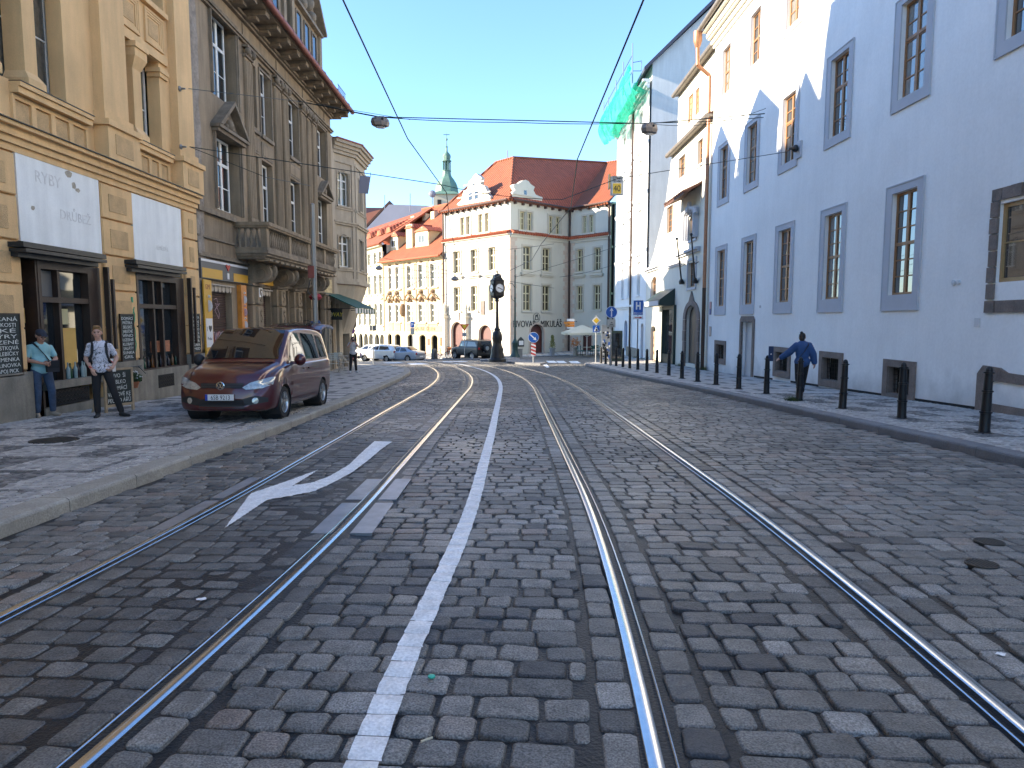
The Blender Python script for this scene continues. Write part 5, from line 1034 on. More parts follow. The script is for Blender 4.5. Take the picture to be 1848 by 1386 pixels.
# gabled shoulder of the lower facade: tall wall behind shows over it (mask upper left by lower height)
# flag poles
for (x0, y0), (x1, y1), lb in (((1221.6,431),(1235,508),'left of two empty black flagpoles leaning out from the portal house'),((1247.6,423),(1259.5,506),'right of two empty black flagpoles leaning out over the round portal')):
    s1_, z1_ = FR.at(x1, y1); b_ = FR.P(s1_, .15, z1_); s0_, z0_ = FR.at(x0, y0, 1.1); t_ = FR.P(s0_, 1.1, z0_); e = empty('flagpole', b_, lb, 'flagpole', 'flagpoles on the portal house'); MB().bar(b_, t_, .045, .03, 8).ball(t_, .07, 8, 6).build('pole', BLKF, e)
    m_ = MB().lathe([(.12,-.15),(.14,0),(.08,.12)], b_, 8).bar(FR.P(s1_,0,z1_-.1), b_, .05).bar(b_+(t_-b_)*.35, FR.P(s1_,0,z1_+.9), .025); m_.build('bracket', BLKF, e)
# ---- tall white building with netting
tb = empty('tall_white_building', (9.1, 52, gz(9,52)+.1), 'tall white building with blank side wall, green safety netting at its eaves', 'building')
TW = M('cool_white_render', (.72,.73,.73), .85, 0, .04, .5, .1, 20, streak=.06); PW_ = M('party_wall_render', (.60,.615,.62), .9, 0, .07, .4, .2, 12, .03, streak=.1)
SB0, SB1 = -26.8, -14.1
cs = [rect(1122,1127.7,396,442), rect(1134,1139.5,390,438), rect(1151,1157,372,428)]
hs = []; CWS = [((r_[0]+r_[1])/2, r_[1]-r_[0]) for r_ in cs]
for (c, w_) in CWS:
    for z0, z1 in ((3.3,5.6),(6.9,9.2),(10.6,12.6),(14.0,15.8)): hs.append((c-.55, c+.55, z0, z1))
g1 = rect(1126,1132,580,632); g2 = rect(1137.5,1141,590,640); hs += [(g1[0],g1[1],-.9,1.5,.5),(-15.6,-14.7,-1.8,1.3,.3)]
wall(MB(), FR, SB0, SB1, -2, 17.2, hs, .0, .22).build('facade_wall', TW, tb); m_ = MB(); m_.mat(DARK).fb(FR, SB0, SB1, -.3, -.32, -2, 17); m_.build('dark_interior', None, tb)
for c, w_ in CWS:
    for z0, z1 in ((3.3,5.6),(6.9,9.2),(10.6,12.6),(14.0,15.8)):
        window(tb, FR, c, z0, 1.1, z1-z0, 2, 2, WFR, GLASSD, .16, .66, .07, False); MB().fb(FR, c-.7, c+.7, 0, .14, z0-.14, z0-.02).build('sill', TW, tb); MB().fb(FR, c-.65, c+.65, 0, .05, z1+.1, z1+.4).fb(FR, c-.75, c+.75, 0, .2, z1+.4, z1+.5).build('window_hood', TW, tb)
for z, d in ((2.5,.2),(6.2,.12),(10.0,.12),(13.2,.1),(16.7,.3),(17.0,.45)): MB().fb(FR, SB0, SB1, 0, d, z, z+.14).fb(FR, SB0, SB1, 0, d*.5, z-.12, z-.001).build('string_course', TW, tb)
MB().fb(FR, g1[0], g1[1], -.2, -.15, -1, 1.5).build('blue_shutter', M('slate_blue_door', (.12,.16,.25), .6, 0, .1), tb); MB().fb(FR, -15.6, -14.7, -.2, -.15, -2, 1.3).build('grey_door', M('grey_door', (.2,.2,.22), .6, 0, .1), tb)
MB().fb(FR, SB0+.1, SB0+3.2, .02, .12, -2, -.6).fb(FR, -21, -16, .0, .06, -2, -.5).build('plinth', CONC, tb)
px_ = FR.at(1143, 400)[0]; MB().bar(FR.P(px_,.14,-1.5), FR.P(px_,.14,17), .08, None, 8).build('downpipe', M('brown_iron_pipe', (.06,.035,.025), .5, .3, .2), tb)
Yp = 31.5+14.1
ps = [(9.12,-2),(9.12,17.2),(8.75,17.9),(9.0,18.2),(16,24.5),(22,24.5),(22,-2)]
m_ = MB(); m_.extr(ps[:2]+[(9.12,18.1)]+ps[4:], (0,Yp,0), (1,0,0), (0,0,1), (0,12.6,0)); m_.build('party_wall', PW_, tb)
m_ = MB(); m_.hexa([(8.55,Yp-.25,17.55),(8.55,Yp+12.8,17.55),(16,Yp+12.8,24.75),(16,Yp-.25,24.75),(8.55,Yp-.25,17.8),(8.55,Yp+12.8,17.8),(16,Yp+12.8,25.0),(16,Yp-.25,25.0)]); m_.build('roof', M('blue_grey_slate', (.05,.055,.085), .6, 0, .1), tb)
# netting
nt_ = empty('safety_netting', FR.P(-20,.9,15), 'bright green construction safety netting sagging from scaffold posts at the eaves', 'netting')
NET = M('green_netting', (.015,.4,.27), .8, 0, .3, 2.5, alpha=.72)
b = bsdf(NET); b.inputs['Subsurface Weight'].default_value = 0
b.inputs['Transmission Weight'].default_value = 0; tr = node(NET, 'ShaderNodeBsdfTranslucent'); tr.inputs[0].default_value = (.01,.4,.26,1); mx = node(NET, 'ShaderNodeMixShader'); mx.inputs[0].default_value = .45; o_ = NET.node_tree.nodes['Material Output']; link(NET, b.outputs[0], mx.inputs[1]); link(NET, tr.outputs[0], mx.inputs[2]); t2 = node(NET, 'ShaderNodeBsdfTransparent'); m2_ = node(NET, 'ShaderNodeMixShader')
nn_ = node(NET, 'ShaderNodeTexNoise'); nn_.inputs['Scale'].default_value = 1.3; nn_.inputs['Detail'].default_value = 5; mr_ = node(NET, 'ShaderNodeMapRange'); mr_.inputs[1].default_value = .38; mr_.inputs[2].default_value = .62; mr_.inputs[3].default_value = .06; mr_.inputs[4].default_value = .42; gg_ = node(NET, 'ShaderNodeNewGeometry'); link(NET, gg_.outputs['Position'], nn_.inputs['Vector']); link(NET, nn_.outputs[0], mr_.inputs[0]); link(NET, mr_.outputs[0], m2_.inputs[0]); link(NET, mx.outputs[0], m2_.inputs[1]); link(NET, t2.outputs[0], m2_.inputs[2]); link(NET, m2_.outputs[0], o_.inputs[0]); b.inputs['Alpha'].default_value = 1
def net(p_top, p_bot, n, k, name):
    m_ = MB(); vs = []
    def pl(pts, t):
        i = min(int(t*(len(pts)-1)), len(pts)-2); f = t*(len(pts)-1)-i; return pts[i].lerp(pts[i+1], f)
    for i in range(n+1):
        A_, B_ = pl(p_top, i/n), pl(p_bot, i/n)
        for j in range(k+1):
            v = A_.lerp(B_, j/k); q = noise.noise(Vector((v.y*1.3, v.z*.35, 1.)))*.3+noise.noise(Vector((v.y*4, v.z*.9, 5.)))*.12; v = v+Vector((q-.5*math.sin(PI*j/k), 0, noise.noise(v*.8)*.12)); vs.append(v)
    m_.add(vs, [(i*(k+1)+j, (i+1)*(k+1)+j, (i+1)*(k+1)+j+1, i*(k+1)+j+1) for i in range(n) for j in range(k)]); return m_.build(name, NET, nt_, smooth='all')
fp = lambda x, y, d: FR.P(*(lambda q: (q[0], d, q[1]))(FR.at(x, y, d)))
net([fp(1140,116,1.0), fp(1124,148,1.0), fp(1105,183,1.0), fp(1090,213,1.0)], [fp(1153,166,.9), fp(1136,205,.9), fp(1118,240,.9), fp(1093,260,1.0)], 40, 14, 'net_sheet')
net([fp(1153,145,.5), fp(1150,160,.6), fp(1128,200,.8), fp(1110,238,.9)], [fp(1168,163,.2), fp(1150,192,.35), fp(1133,212,.5), fp(1117,250,.8)], 24, 8, 'net_sheet')
m_ = MB()
for x, y0, y1 in ((1141.5,78,150),(1125,112,172),(1111.5,145,200),(1098,176,215),(1089.5,184,212)): m_.bar(fp(x,y0,1.05), fp(x,y1,1.05), .03, None, 6)
m_.bar(fp(1141,100,1.05), fp(1089,197,1.05), .025).bar(fp(1141,130,1.05), fp(1089,212,1.05), .025).tube([fp(1141,113,1.0), fp(1158,110,.3), fp(1157,128,.3), fp(1142,128,1.0)], .02); m_.build('scaffold_posts', M('scaffold_tube', (.12,.16,.22), .4, .6, .1), nt_)
# ---- green sliver house
gh = empty('green_house', (10.2, 66, gz(10,64)), 'narrow strip of a pale green house between the brewery corner and the tall white building', 'building')
F3 = Fac(9.2, 63.9, 1.6, .9); PG = M('pale_green_render', (.42,.50,.32), .85, 0, .05, 1)
hs = [(.75,1.35,z,z+1.7) for z in (1.5,5.0,9.0,12.3)]
wall(MB(), F3, 0, 3.4, -2, 12.4, hs[:3], 0, .2).build('facade_wall', PG, gh); MB().fb(F3, 0, 3.4, -.3, -3, -2, 12.4).build('walls', PG, gh)
for h in hs[:3]: window(gh, F3, (h[0]+h[1])/2, h[2], .6, 1.7, 2, 3, WFR, GLASS, .12, None, .07, False)
for z in (3.9,8.2,12.2): MB().fb(F3, 0, 3.4, 0, .18, z, z+.2).build('string_course', PG, gh)
MB().fb(F3, 1.5, 3.0, 0.0, .05, -1.5, 1.0).build('dark_gateway', DGR, gh)
# ================================================================ THE SQUARE
OWH = M('brewery_white', (.60,.56,.47), .85, 0, .04, .4, .1, 20, .02, streak=.04); QUO = M('pinkish_quoin', (.56,.44,.35), .85, 0, .1, 2)
RTB = M('sun_toned_red_tiles', (.27,.075,.03), .8, 0, .15, 1.2)  # tile colour toned down for the slopes facing the sun
def tile_bump(m, s=1.25, axis='x', rot=0.):
    N = m.node_tree.nodes; K = m.node_tree.links; g = N.new('ShaderNodeNewGeometry'); mp = N.new('ShaderNodeMapping'); mp.vector_type = 'POINT'; mp.inputs['Rotation'].default_value = (0,0,rot); K.new(g.outputs['Position'], mp.inputs[0])
    wv = N.new('ShaderNodeTexWave'); wv.inputs['Scale'].default_value = s; wv.bands_direction = 'X'; wv.inputs['Distortion'].default_value = .3; K.new(mp.outputs[0], wv.inputs['Vector'])
    w2 = N.new('ShaderNodeTexWave'); w2.inputs['Scale'].default_value = s*.8; w2.bands_direction = 'Z'; w2.wave_profile = 'SAW'; w2.inputs['Distortion'].default_value = .4; K.new(mp.outputs[0], w2.inputs['Vector'])
    ad = N.new('ShaderNodeMath'); ad.operation = 'ADD'; K.new(wv.outputs['Fac'], ad.inputs[0]); K.new(w2.outputs['Fac'], ad.inputs[1]); bp = N.new('ShaderNodeBump'); bp.inputs['Distance'].default_value = .12; bp.inputs['Strength'].default_value = .8; K.new(ad.outputs[0], bp.inputs['Height']); K.new(bp.outputs[0], bsdf(m).inputs['Normal'])
    old = bsdf(m).inputs['Base Color'].links[0].from_socket; mr = N.new('ShaderNodeMapRange'); mr.inputs[3].default_value = .72; mr.inputs[4].default_value = 1.12; K.new(wv.outputs['Fac'], mr.inputs[0]); vm = N.new('ShaderNodeVectorMath'); vm.operation = 'SCALE'; K.new(old, vm.inputs[0]); K.new(mr.outputs[0], vm.inputs['Scale']); K.new(vm.outputs[0], bsdf(m).inputs['Base Color'])
RTR = M('shade_toned_red_tiles', (.44,.105,.045), .8, 0, .15, 1.2); tile_bump(RTB, .8, rot=R(47)); tile_bump(RTR, .8, rot=R(-43))  # RTR: same tiles, colour raised to lift the slopes in shade
BSU = M('brewery_surround', (.50,.45,.36), .85, 0, .05); bb = empty('brewery_building', (-.15, 62, -1.75), 'cream-white corner building with red tiled roof and the words PIVOVAR MIKULÁŠ', 'building')
C0 = (-.15, 62.0); VV = (5.57, 67.3); WE = (9.12, 63.4); LE = (-6.87, 69.3)
FLf = Fac(LE[0], LE[1], C0[0]-LE[0], C0[1]-LE[1]); FRf = Fac(C0[0], C0[1], VV[0]-C0[0], VV[1]-C0[1]); FW = Fac(VV[0], VV[1], WE[0]-VV[0], WE[1]-VV[1])
dist = lambda a, b: math.hypot(a[0]-b[0], a[1]-b[1])
LL, LR, LW = dist(LE, C0), dist(C0, VV), dist(VV, WE)
z7 = lambda x, y: (x/5.133+780, y/5.133+260); z8 = lambda x, y: (x/5.133+780, y/5.133+460)
def zr(f, x0, x1, y0, y1, F): (a, b), (c, d) = f(x0, y0), f(x1, y1); return rect(a, c, b, d, F)
EZ = 12.25; CZ = 9.35
def facade(root, F, L, z0, z1, wins, arches, mat, wfr, hoods=(), surr=None, dep=.18, glass=GLASSD, cols=2, rows=3):
    hs = list(wins)+list(arches); wall(MB(), F, 0, L, z0, z1, hs, 0, .22).build('facade_wall', mat, root)
    MB().mat(DARK).fb(F, .02, L-.02, -.5, -.52, z0, z1-.02).build('dark_interior', None, root)
    for i, h in enumerate(wins):
        w_ = window(root, F, (h[0]+h[1])/2, h[2], h[1]-h[0], h[3]-h[2], cols, rows, wfr, glass, dep, .66 if h[3]-h[2] > 1.6 else None, .09, False, 0, .05)
        m_ = MB().fb(F, h[0]-.22, h[1]+.22, 0, .16, h[2]-.16, h[2]-.02); m_.build('sill', mat, root)
        if surr: MB().fb(F, h[0]-.2, h[0]-.02, 0, .06, h[2], h[3]+.18).fb(F, h[1]+.02, h[1]+.2, 0, .06, h[2], h[3]+.18).fb(F, h[0]-.02, h[1]+.02, 0, .06, h[3]+.02, h[3]+.18).build('window_surround', surr, root)
    for h in hoods: MB().fb(F, h[0], h[1], 0, .32, h[2], h[2]+.14).fb(F, h[0]+.1, h[1]-.1, 0, .18, h[2]-.14, h[2]-.002).build('window_hood', mat, root)
BGL = M('brewery_glass', (.05,.042,.025), .2, 0, .2, 2, ior=1.4); WB = M('brewery_window_frame', (.55,.48,.3), .6, 0, .05)
wl = [zr(z7,265,300,672,805,FLf), zr(z7,318,352,665,800,FLf), zr(z7,432,468,645,785,FLf), zr(z7,490,526,638,778,FLf)]
wl = [(a, b, 9.75+0, 11.45) for a, b, _, _ in wl]
ml = [zr(z7,200,260,1005,1129,FLf), zr(z7,360,418,995,1129,FLf), zr(z7,525,588,975,1129,FLf)]
ml1 = [(a, b, 6.15, 8.25) for a, b, _, _ in ml]; ml2 = [(a, b, 2.4, 4.75) for a, b, _, _ in ml]
al = [(*zr(z8,180,290,695,930,FLf)[:2], -1.95, 1.35, .9), (*zr(z8,435,555,710,930,FLf)[:2], -1.9, 1.05, .8)]
facade(bb, FLf, LL, -2.4, EZ, wl+ml1+ml2, al, OWH, WB, [(a-.5, b+.5, 5.7) for a, b, _, _ in ml], BSU, glass=BGL)
wr = [zr(z7,810,858,620,772,FRf), zr(z7,878,925,630,778,FRf), zr(z7,1078,1120,660,800,FRf), zr(z7,1142,1185,668,806,FRf)]; wr = [(a, b, 9.75, 11.4) for a, b, _, _ in wr]
mr_ = [zr(z8,842,915,0,125,FRf), zr(z8,1022,1092,0,135,FRf)]; mr1 = [(a, b, 6.15, 8.3) for a, b, _, _ in mr_]; mr2 = [(a, b, 2.4, 4.8) for a, b, _, _ in mr_]
ar_ = [(*zr(z8,905,1030,700,915,FRf)[:2], -1.9, 1.15, .8)]
facade(bb, FRf, LR, -2.4, EZ, wr+mr1+mr2, ar_, OWH, WB, [(a-.4, b+.4, 5.75) for a, b, _, _ in mr_], BSU, glass=BGL)
ww = [zr(z7,1395,1432,650,795,FW), zr(z7,1455,1495,645,790,FW)]; ww = [(a, b, 9.8, 11.4) for a, b, _, _ in ww]
mw = [zr(z8,1340,1395,0,135,FW), zr(z8,1500,1560,0,128,FW)]; mw1 = [(a, b, 6.2, 8.3) for a, b, _, _ in mw]; mw2 = [(a, b, 2.5, 4.8) for a, b, _, _ in mw]
aw_ = [(*zr(z8,1385,1480,745,880,FW)[:2], -1.7, .9, .6)]
facade(bb, FW, LW, -2.2, EZ, ww+mw1+mw2, aw_, OWH, WB, [(a-.4, b+.4, 5.75) for a, b, _, _ in mw], BSU, glass=BGL)
for F, L in ((FLf, LL), (FRf, LR), (FW, LW)):
    MB().fb(F, 0, L, 0, .12, CZ-.35, CZ-.12).fb(F, 0, L+.0, 0, .3, CZ-.12, CZ+.0).build('cornice', OWH, bb)
    m_ = MB(); n = int(L/.24)
    for i in range(n): m_.bar(F.P(L*(i+.5)/n, .0, CZ+.25), F.P(L*(i+.5)/n, .42, CZ+.02), .11, None, 6)
    m_.fb(F, 0, L, 0, .36, CZ+.0, CZ+.05); tag(m_.build('tiled_string_course', RTR, bb), kind='stuff')
    m_ = MB(); m_.fb(F, 0, L, 0, .35, EZ-.08, EZ+.05); n = int(L/.9)
    m_.bar(F.P(0,.45,EZ+.05), F.P(L,.45,EZ+.05), .09, None, 6)
    for i in range(n): m_.fb(F, L*(i+.5)/n-.08, L*(i+.5)/n+.08, 0, .3, EZ-.3, EZ-.081)
    m_.build('eaves', M('eaves_brown', (.09,.05,.04), .6, 0, .1), bb)
for F, s, e in ((FLf, LL, -1), (FRf, 0, 1), (FRf, LR, -1), (FW, 0, 1)):
    k = 0; z = -1.6
    while z < CZ-.5: w_ = .55 if k % 2 else .8; a, b = (s-w_, s) if e < 0 else (s, s+w_); MB().fb(F, a+(.0), b, .0, .035, z, z+.4).build('quoin_stone', QUO, bb); z += .43; k += 1
mb = MB()   # body of the building
P2 = [(C0[0],C0[1]),(VV[0],VV[1]),(WE[0],WE[1]),(WE[0]+6,WE[1]+6),(12,84),(-4,84),LE]
ins = [Vector(p) for p in ((-.12,62.85),(5.6,68.15),(9.56,63.85),(14,69),(12,84),(-4,84),(-6.43,69.75))]; mb.extr([tuple(p) for p in ins], (0,0,-2.4), (1,0,0), (0,1,0), (0,0,EZ+2.3)); mb.build('walls', OWH, bb)
# roofs (slabs with thickness)
def slab(root, pts, mat, th=.18, name='roof'):
    pts = [Vector(p) for p in pts]; n = (pts[1]-pts[0]).cross(pts[2]-pts[0]).normalized(); n = n if n.z > 0 else -n; m_ = MB()
    k = len(pts); m_.add([p for p in pts]+[p-n*th for p in pts], ([(0,i,i+1) for i in range(1,k-1)]+[tuple(reversed((k,k+i,k+i+1))) for i in range(1,k-1)]+[(i,(i+1)%k,k+(i+1)%k,k+i) for i in range(k)])); return m_.build(name, mat, root)
o_ = .55
Ce = (C0[0]+FLf.n.x*o_*.7+FRf.n.x*o_*.7, C0[1]+(FLf.n.y+FRf.n.y)*o_*.7, EZ); Ve = (VV[0]+FRf.n.x*o_*.5, VV[1]-.4, EZ); Wf = FW.P(LW,o_,EZ); Le = FLf.P(0,o_,EZ)
R0 = (.15,69,17.6); R1 = (10.7,78.8,19.3); RL = (-1.6,71,17.6)
slab(bb, [Ce, Ve, R1, R0], RTR); slab(bb, [Ce, R0, RL, Le], RTB); slab(bb, [Ve, Wf, (14.5,74,18.9), R1], RTB); slab(bb, [Le, RL, (-6,76,12.2)], RTR); slab(bb, [RL, R0, R1, (6,86,12),(-4,84,12)], RTR)
m_ = MB().tube([Vector(Ce), Vector(R0)], .16, 8).tube([Vector(R0), Vector(R1)], .14, 8).tube([Vector(R0), Vector(RL), Vector(Le)], .14, 8).tube([Vector(R1), Vector((14.5,74,18.9))], .14, 8); m_.build('ridge_tiles', RTB, bb)
m_ = MB().bar(FRf.P(LR-.1,.2,-1.6), FRf.P(LR-.1,.2,EZ), .1).bar(FW.P(LW-.05,.2,-1.5), FW.P(LW-.05,.2,EZ), .1).bar(FLf.P(.15,.2,-1.9), FLf.P(.15,.2,EZ), .09); m_.build('downpipe', M('brown_iron_pipe', (.06,.035,.025), .5, .3, .2), bb)
# gables
GPL = [(245,595),(247,548),(275,525),(290,470),(300,432),(335,415),(348,345),(375,325),(395,290),(412,272),(440,292),(465,312),(455,372),(492,388),(512,430),(520,460),(545,485),(552,545)]
GP = [FLf.at(*z7(x, y)) for x, y in GPL]; gz0 = EZ+.12; GP[0] = (GP[0][0], gz0); GP[-1] = (GP[-1][0], GP[-1][1]); GP.append((GP[-1][0], gz0))
m_ = MB().fx(FLf, GP, -.3, .12); g_ = m_.build('scrolled_gable', OWH, bb); 
for a, b, c, e in ((348,378,455,520),(402,432,442,508),(385,402,350,385)): h = zr(z7,a,b,c,e,FLf); MB().fb(FLf, h[0], h[1], .1, .14, h[2], h[3]).build('dark_pane', GLASS, g_)
for y in (395, 505, 562): a = FLf.at(*z7(260+(560-y)*.2, y)); MB().fb(FLf, GP[0][0]+(.0 if y > 500 else 1.0), GP[-1][0]-(.0 if y > 500 else .9), .12, .2, a[1], a[1]+.1).build('gable_band', OWH, g_)
GPR = [(695,515),(695,458),(735,445),(762,430),(740,385),(755,372),(800,362),(832,338),(858,332),(885,345),(905,372),(942,398),(930,430),(950,468),(985,485),(1012,492),(1008,562)]
GP = [FRf.at(*z7(x, y)) for x, y in GPR]; GP[0] = (max(.1, GP[0][0]), gz0); GP[1] = (GP[0][0], GP[1][1]); GP[-1] = (GP[-1][0], gz0)
g_ = MB().fx(FRf, GP, -.3, .12).build('scrolled_gable', OWH, bb); h = zr(z7,842,866,430,470,FRf); MB().fb(FRf, h[0], h[1], .1, .14, h[2], h[3]).build('dark_pane', GLASS, g_); a = FRf.at(*z7(800, 470)); MB().fb(FRf, GP[0][0], GP[-1][0], .12, .22, a[1]-.05, a[1]+.06).build('gable_band', OWH, g_)
for h in al+ar_+aw_:
    c = (h[0]+h[1])/2; Fq = FLf if h in al else FRf if h in ar_ else FW; A_ = arch_pts(h[0], h[1], h[3], h[4], 8); m_ = MB()
    for (x0,y0),(x1,y1) in zip(A_[:-1], A_[1:]):
        k = 1.16; q = lambda x, y: (c+(x-c)*k, h[3]-h[4]+(y-h[3]+h[4])*k); m_.hexa([Fq.P(*t) for t in ((x0,0,y0),(x1,0,y1),(q(x1,y1)[0],0,q(x1,y1)[1]),(q(x0,y0)[0],0,q(x0,y0)[1]),(x0,.08,y0),(x1,.08,y1),(q(x1,y1)[0],.08,q(x1,y1)[1]),(q(x0,y0)[0],.08,q(x0,y0)[1]))])
    m_.fb(Fq, c-(c-h[0])*1.16, h[0], 0, .08, -1.9, h[3]-h[4]).fb(Fq, h[1], c+(h[1]-c)*1.16, 0, .08, -1.9, h[3]-h[4]).build('arch_surround', QUO, bb)
    MB().fb(Fq, h[0], h[1], -.35, -.3, -2, h[3]).build('door', M('oxblood_door', (.10,.03,.025), .5, 0, .2), bb)
# baroque portal on the left face
h = al[0]; m_ = MB(); 
for s in (h[0]-.75, h[1]+.75): m_.fb(FLf, s-.16, s+.16, 0, .45, -1.9, 1.75).fb(FLf, s-.3, s+.3, 0, .6, 1.75, 1.95).lathe([(.2,1.95),(.26,2.15),(.14,2.35),(.2,2.7),(.1,3.05),(.02,3.3)], FLf.P(s,.3,0), 8)
m_.build('portal', OWH, bb); MB().fb(FLf, (h[0]+h[1])/2-.35, (h[0]+h[1])/2+.35, 0, .12, 1.55, 2.35).build('crest', QUO, bb)
s_, z_ = FLf.at(*z8(470,485)); MB().fb(FLf, s_-.28, s_+.28, 0, .08, z_-.7, z_+.6).build('relief_plaque', SND, bb)
TXT(bb, 'PIVOVAR   MIKULÁŠ', FRf, LR/2-.35, FRf.at(*z8(990,668))[1], .88, BLKF, .03, font_scale=.84, ext=.02)
s_, z_ = FRf.at(*z8(965,580)); m_ = MB().lathe([(.42,-.01),(.45,0),(.45,.02),(.42,.02)], FRf.P(s_,.03,z_), 18, False, Matrix.Rotation(FRf.a, 3, 'Z') @ Matrix.Rotation(PI/2, 3, 'X')).tube([FRf.P(s_+a,.04,z_+b) for a, b in ((-.2,-.2),(-.1,.25),(0,.1),(.1,.3),(.22,-.2),(-.2,-.2))], .03); m_.build('brewery_emblem', BLKF, bb)
h = zr(z8,790,845,760,850,FRf); o = MB().fx(FRf, [(h[0],h[2]),(h[1],h[2]),(h[1],h[3]-.3),((h[0]+h[1])/2,h[3]),(h[0],h[3]-.3)], 0, .1).build('menu_case', BLKF, bb); MB().fb(FRf, h[0]+.1, h[1]-.1, .1, .11, h[2]+.15, h[3]-.35).build('menu_sheet', SHW, o)
# ---- cream baroque house
cb = empty('ornate_cream_house', (-11, 73, -2.1), 'ornate cream and peach rococo house with curled window hoods and three roof dormers', 'building')
CE = (-14.74, 77.9); FC = Fac(CE[0], CE[1], LE[0]-CE[0], LE[1]-CE[1]); LC = dist(CE, LE)-.05
CRE = M('cream_stucco', (.55,.47,.30), .85, 0, .05, 1, .1, 20); PCH = M('peach_stucco', (.46,.29,.18), .85, 0, .08, 2); ORN = M('ochre_stucco_ornament', (.22,.14,.075), .85, 0, .25, 6, .3, 20)
k6 = lambda x, y: (x/5.33+600, y/5.33+420)
xs = [(540,578),(607,650),(718,778),(828,893),(943,1005)]
up = [zr(k6,a,b,305,460,FC) for a, b in xs]; lo = [zr(k6,a,b,630,775,FC) for a, b in xs]
up = [(a, b, 4.95, 7.35) for a, b, _, _ in up]; lo = [(a, b, .95+.35, 3.2) for a, b, _, _ in lo]
ga = [zr(k6,a,b,965,1130,FC) for a, b in ((533,570),(600,655),(722,778),(835,897),(950,1012))]; ga = [(a, b, -2.2, -.05, .3) for a, b, _, _ in ga]
facade(cb, FC, LC, -2.6, 8.1, up+lo, ga, CRE, WFR, (), WFR, .14, GLASSD, 2, 3)
for a, b, z0, z1 in lo:
    c = (a+b)/2; h = (b-a)/2+.3; m_ = MB(); m_.tube([FC.P(c-h*1.15,.15,z1+.5), FC.P(c-h*.75,.25,z1+.62), FC.P(c-h*.4,.3,z1+.95), FC.P(c,.32,z1+1.12), FC.P(c+h*.4,.3,z1+.95), FC.P(c+h*.75,.25,z1+.62), FC.P(c+h*1.15,.15,z1+.5)], .1, 6).ball(FC.P(c,.15,z1+.55), .26, 8, 6).ball(FC.P(c-.3,.1,z1+.35), .14, 6, 5).ball(FC.P(c+.3,.1,z1+.35), .14, 6, 5); m_.build('curled_hood', ORN, cb, smooth=True)
    MB().fb(FC, a-.1, b+.1, 0, .06, z0-.95, z0-.25).build('apron_panel', PCH, cb)
for a, b, z0, z1 in up: m_ = MB().ball(FC.P((a+b)/2,.08,z0-.45), .3, 8, 6, (1.3,.4,.7)).ball(FC.P((a+b)/2,.08,z1+.3), .22, 8, 6, (1.5,.4,.6)); m_.build('stucco_cartouche', ORN, cb, smooth=True)
MB().ball(FC.P(FC.at(*k6(687,745))[0],.15,FC.at(*k6(687,745))[1]), .42, 10, 8, (1,.5,1.7)).build('wall_relief', ORN, cb, smooth=True)
for i in range(6): s = [0,xs[0],xs[1],xs[2],xs[3],xs[4]]; 
for s in (.15, (up[1][1]+up[2][0])/2, (up[2][1]+up[3][0])/2, (up[3][1]+up[4][0])/2, LC-.25): MB().fb(FC, s-.12, s+.12, 0, .07, .3, 7.8).build('pilaster_strip', PCH, cb)
for z0, z1, d in ((.1,.22,.18),(.0,.1,.1),(7.7,7.9,.15),(7.9,8.1,.45)): MB().fb(FC, 0, LC, 0, d, z0, z1).build('cornice_band', CRE, cb)
MB().fb(FC, FC.at(*k6(722,900))[0], LC-.3, .0, .08, -.05-.75+.8, .62-.7+.05).build('fascia', PCH, cb) if False else None
z_ = FC.at(*k6(900,920))[1]; MB().fb(FC, FC.at(*k6(722,900))[0], LC-.25, 0, .07, z_-.28, z_+.28).build('fascia_board', PCH, cb); TXT(cb, 'GALERIE  GELENI', FC, (FC.at(*k6(722,900))[0]+LC)/2, z_-.2, .5, ORN, .08, ext=.01)
# oval signs and little signs on the facade
s_, z_ = FC.at(*k6(925,1050)); MB().fb(FC, s_-.16, s_+.16, 0, .06, z_-.35, z_+.35).build('wall_sign', M('dark_red_sign', (.25,.05,.03), .5, 0, .2), cb)
s_, z_ = FC.at(*k6(1045,1045)); MB().fb(FC, s_-.18, s_+.18, 0, .06, z_-.45, z_+.4).build('notice_case', ORN, cb)
n3 = Vector((FC.n.x, FC.n.y, 0))*-1
def P3(F, s, d, z): return F.P(s, d, z)
Rb = [FC.P(0,.6,8.05), FC.P(LC,.6,8.05), FC.P(LC,-7,14.9), FC.P(-2,-7,14.9)]
slab(cb, Rb, RTB); slab(cb, [FC.P(-2,-7,14.9), FC.P(LC,-7,14.9), FC.P(LC,-13,8), FC.P(-2,-13,8)], RTR); MB().fb(FC, 0, LC, -.55, -12.5, -2.6, 8.0).build('walls', CRE, cb)
m_ = MB().tube([FC.P(-2,-7,14.95), FC.P(LC,-7,14.95)], .16, 8).bar(FC.P(0,.65,8.0), FC.P(LC,.65,8.0), .1); m_.build('ridge_and_gutter', RTR, cb)
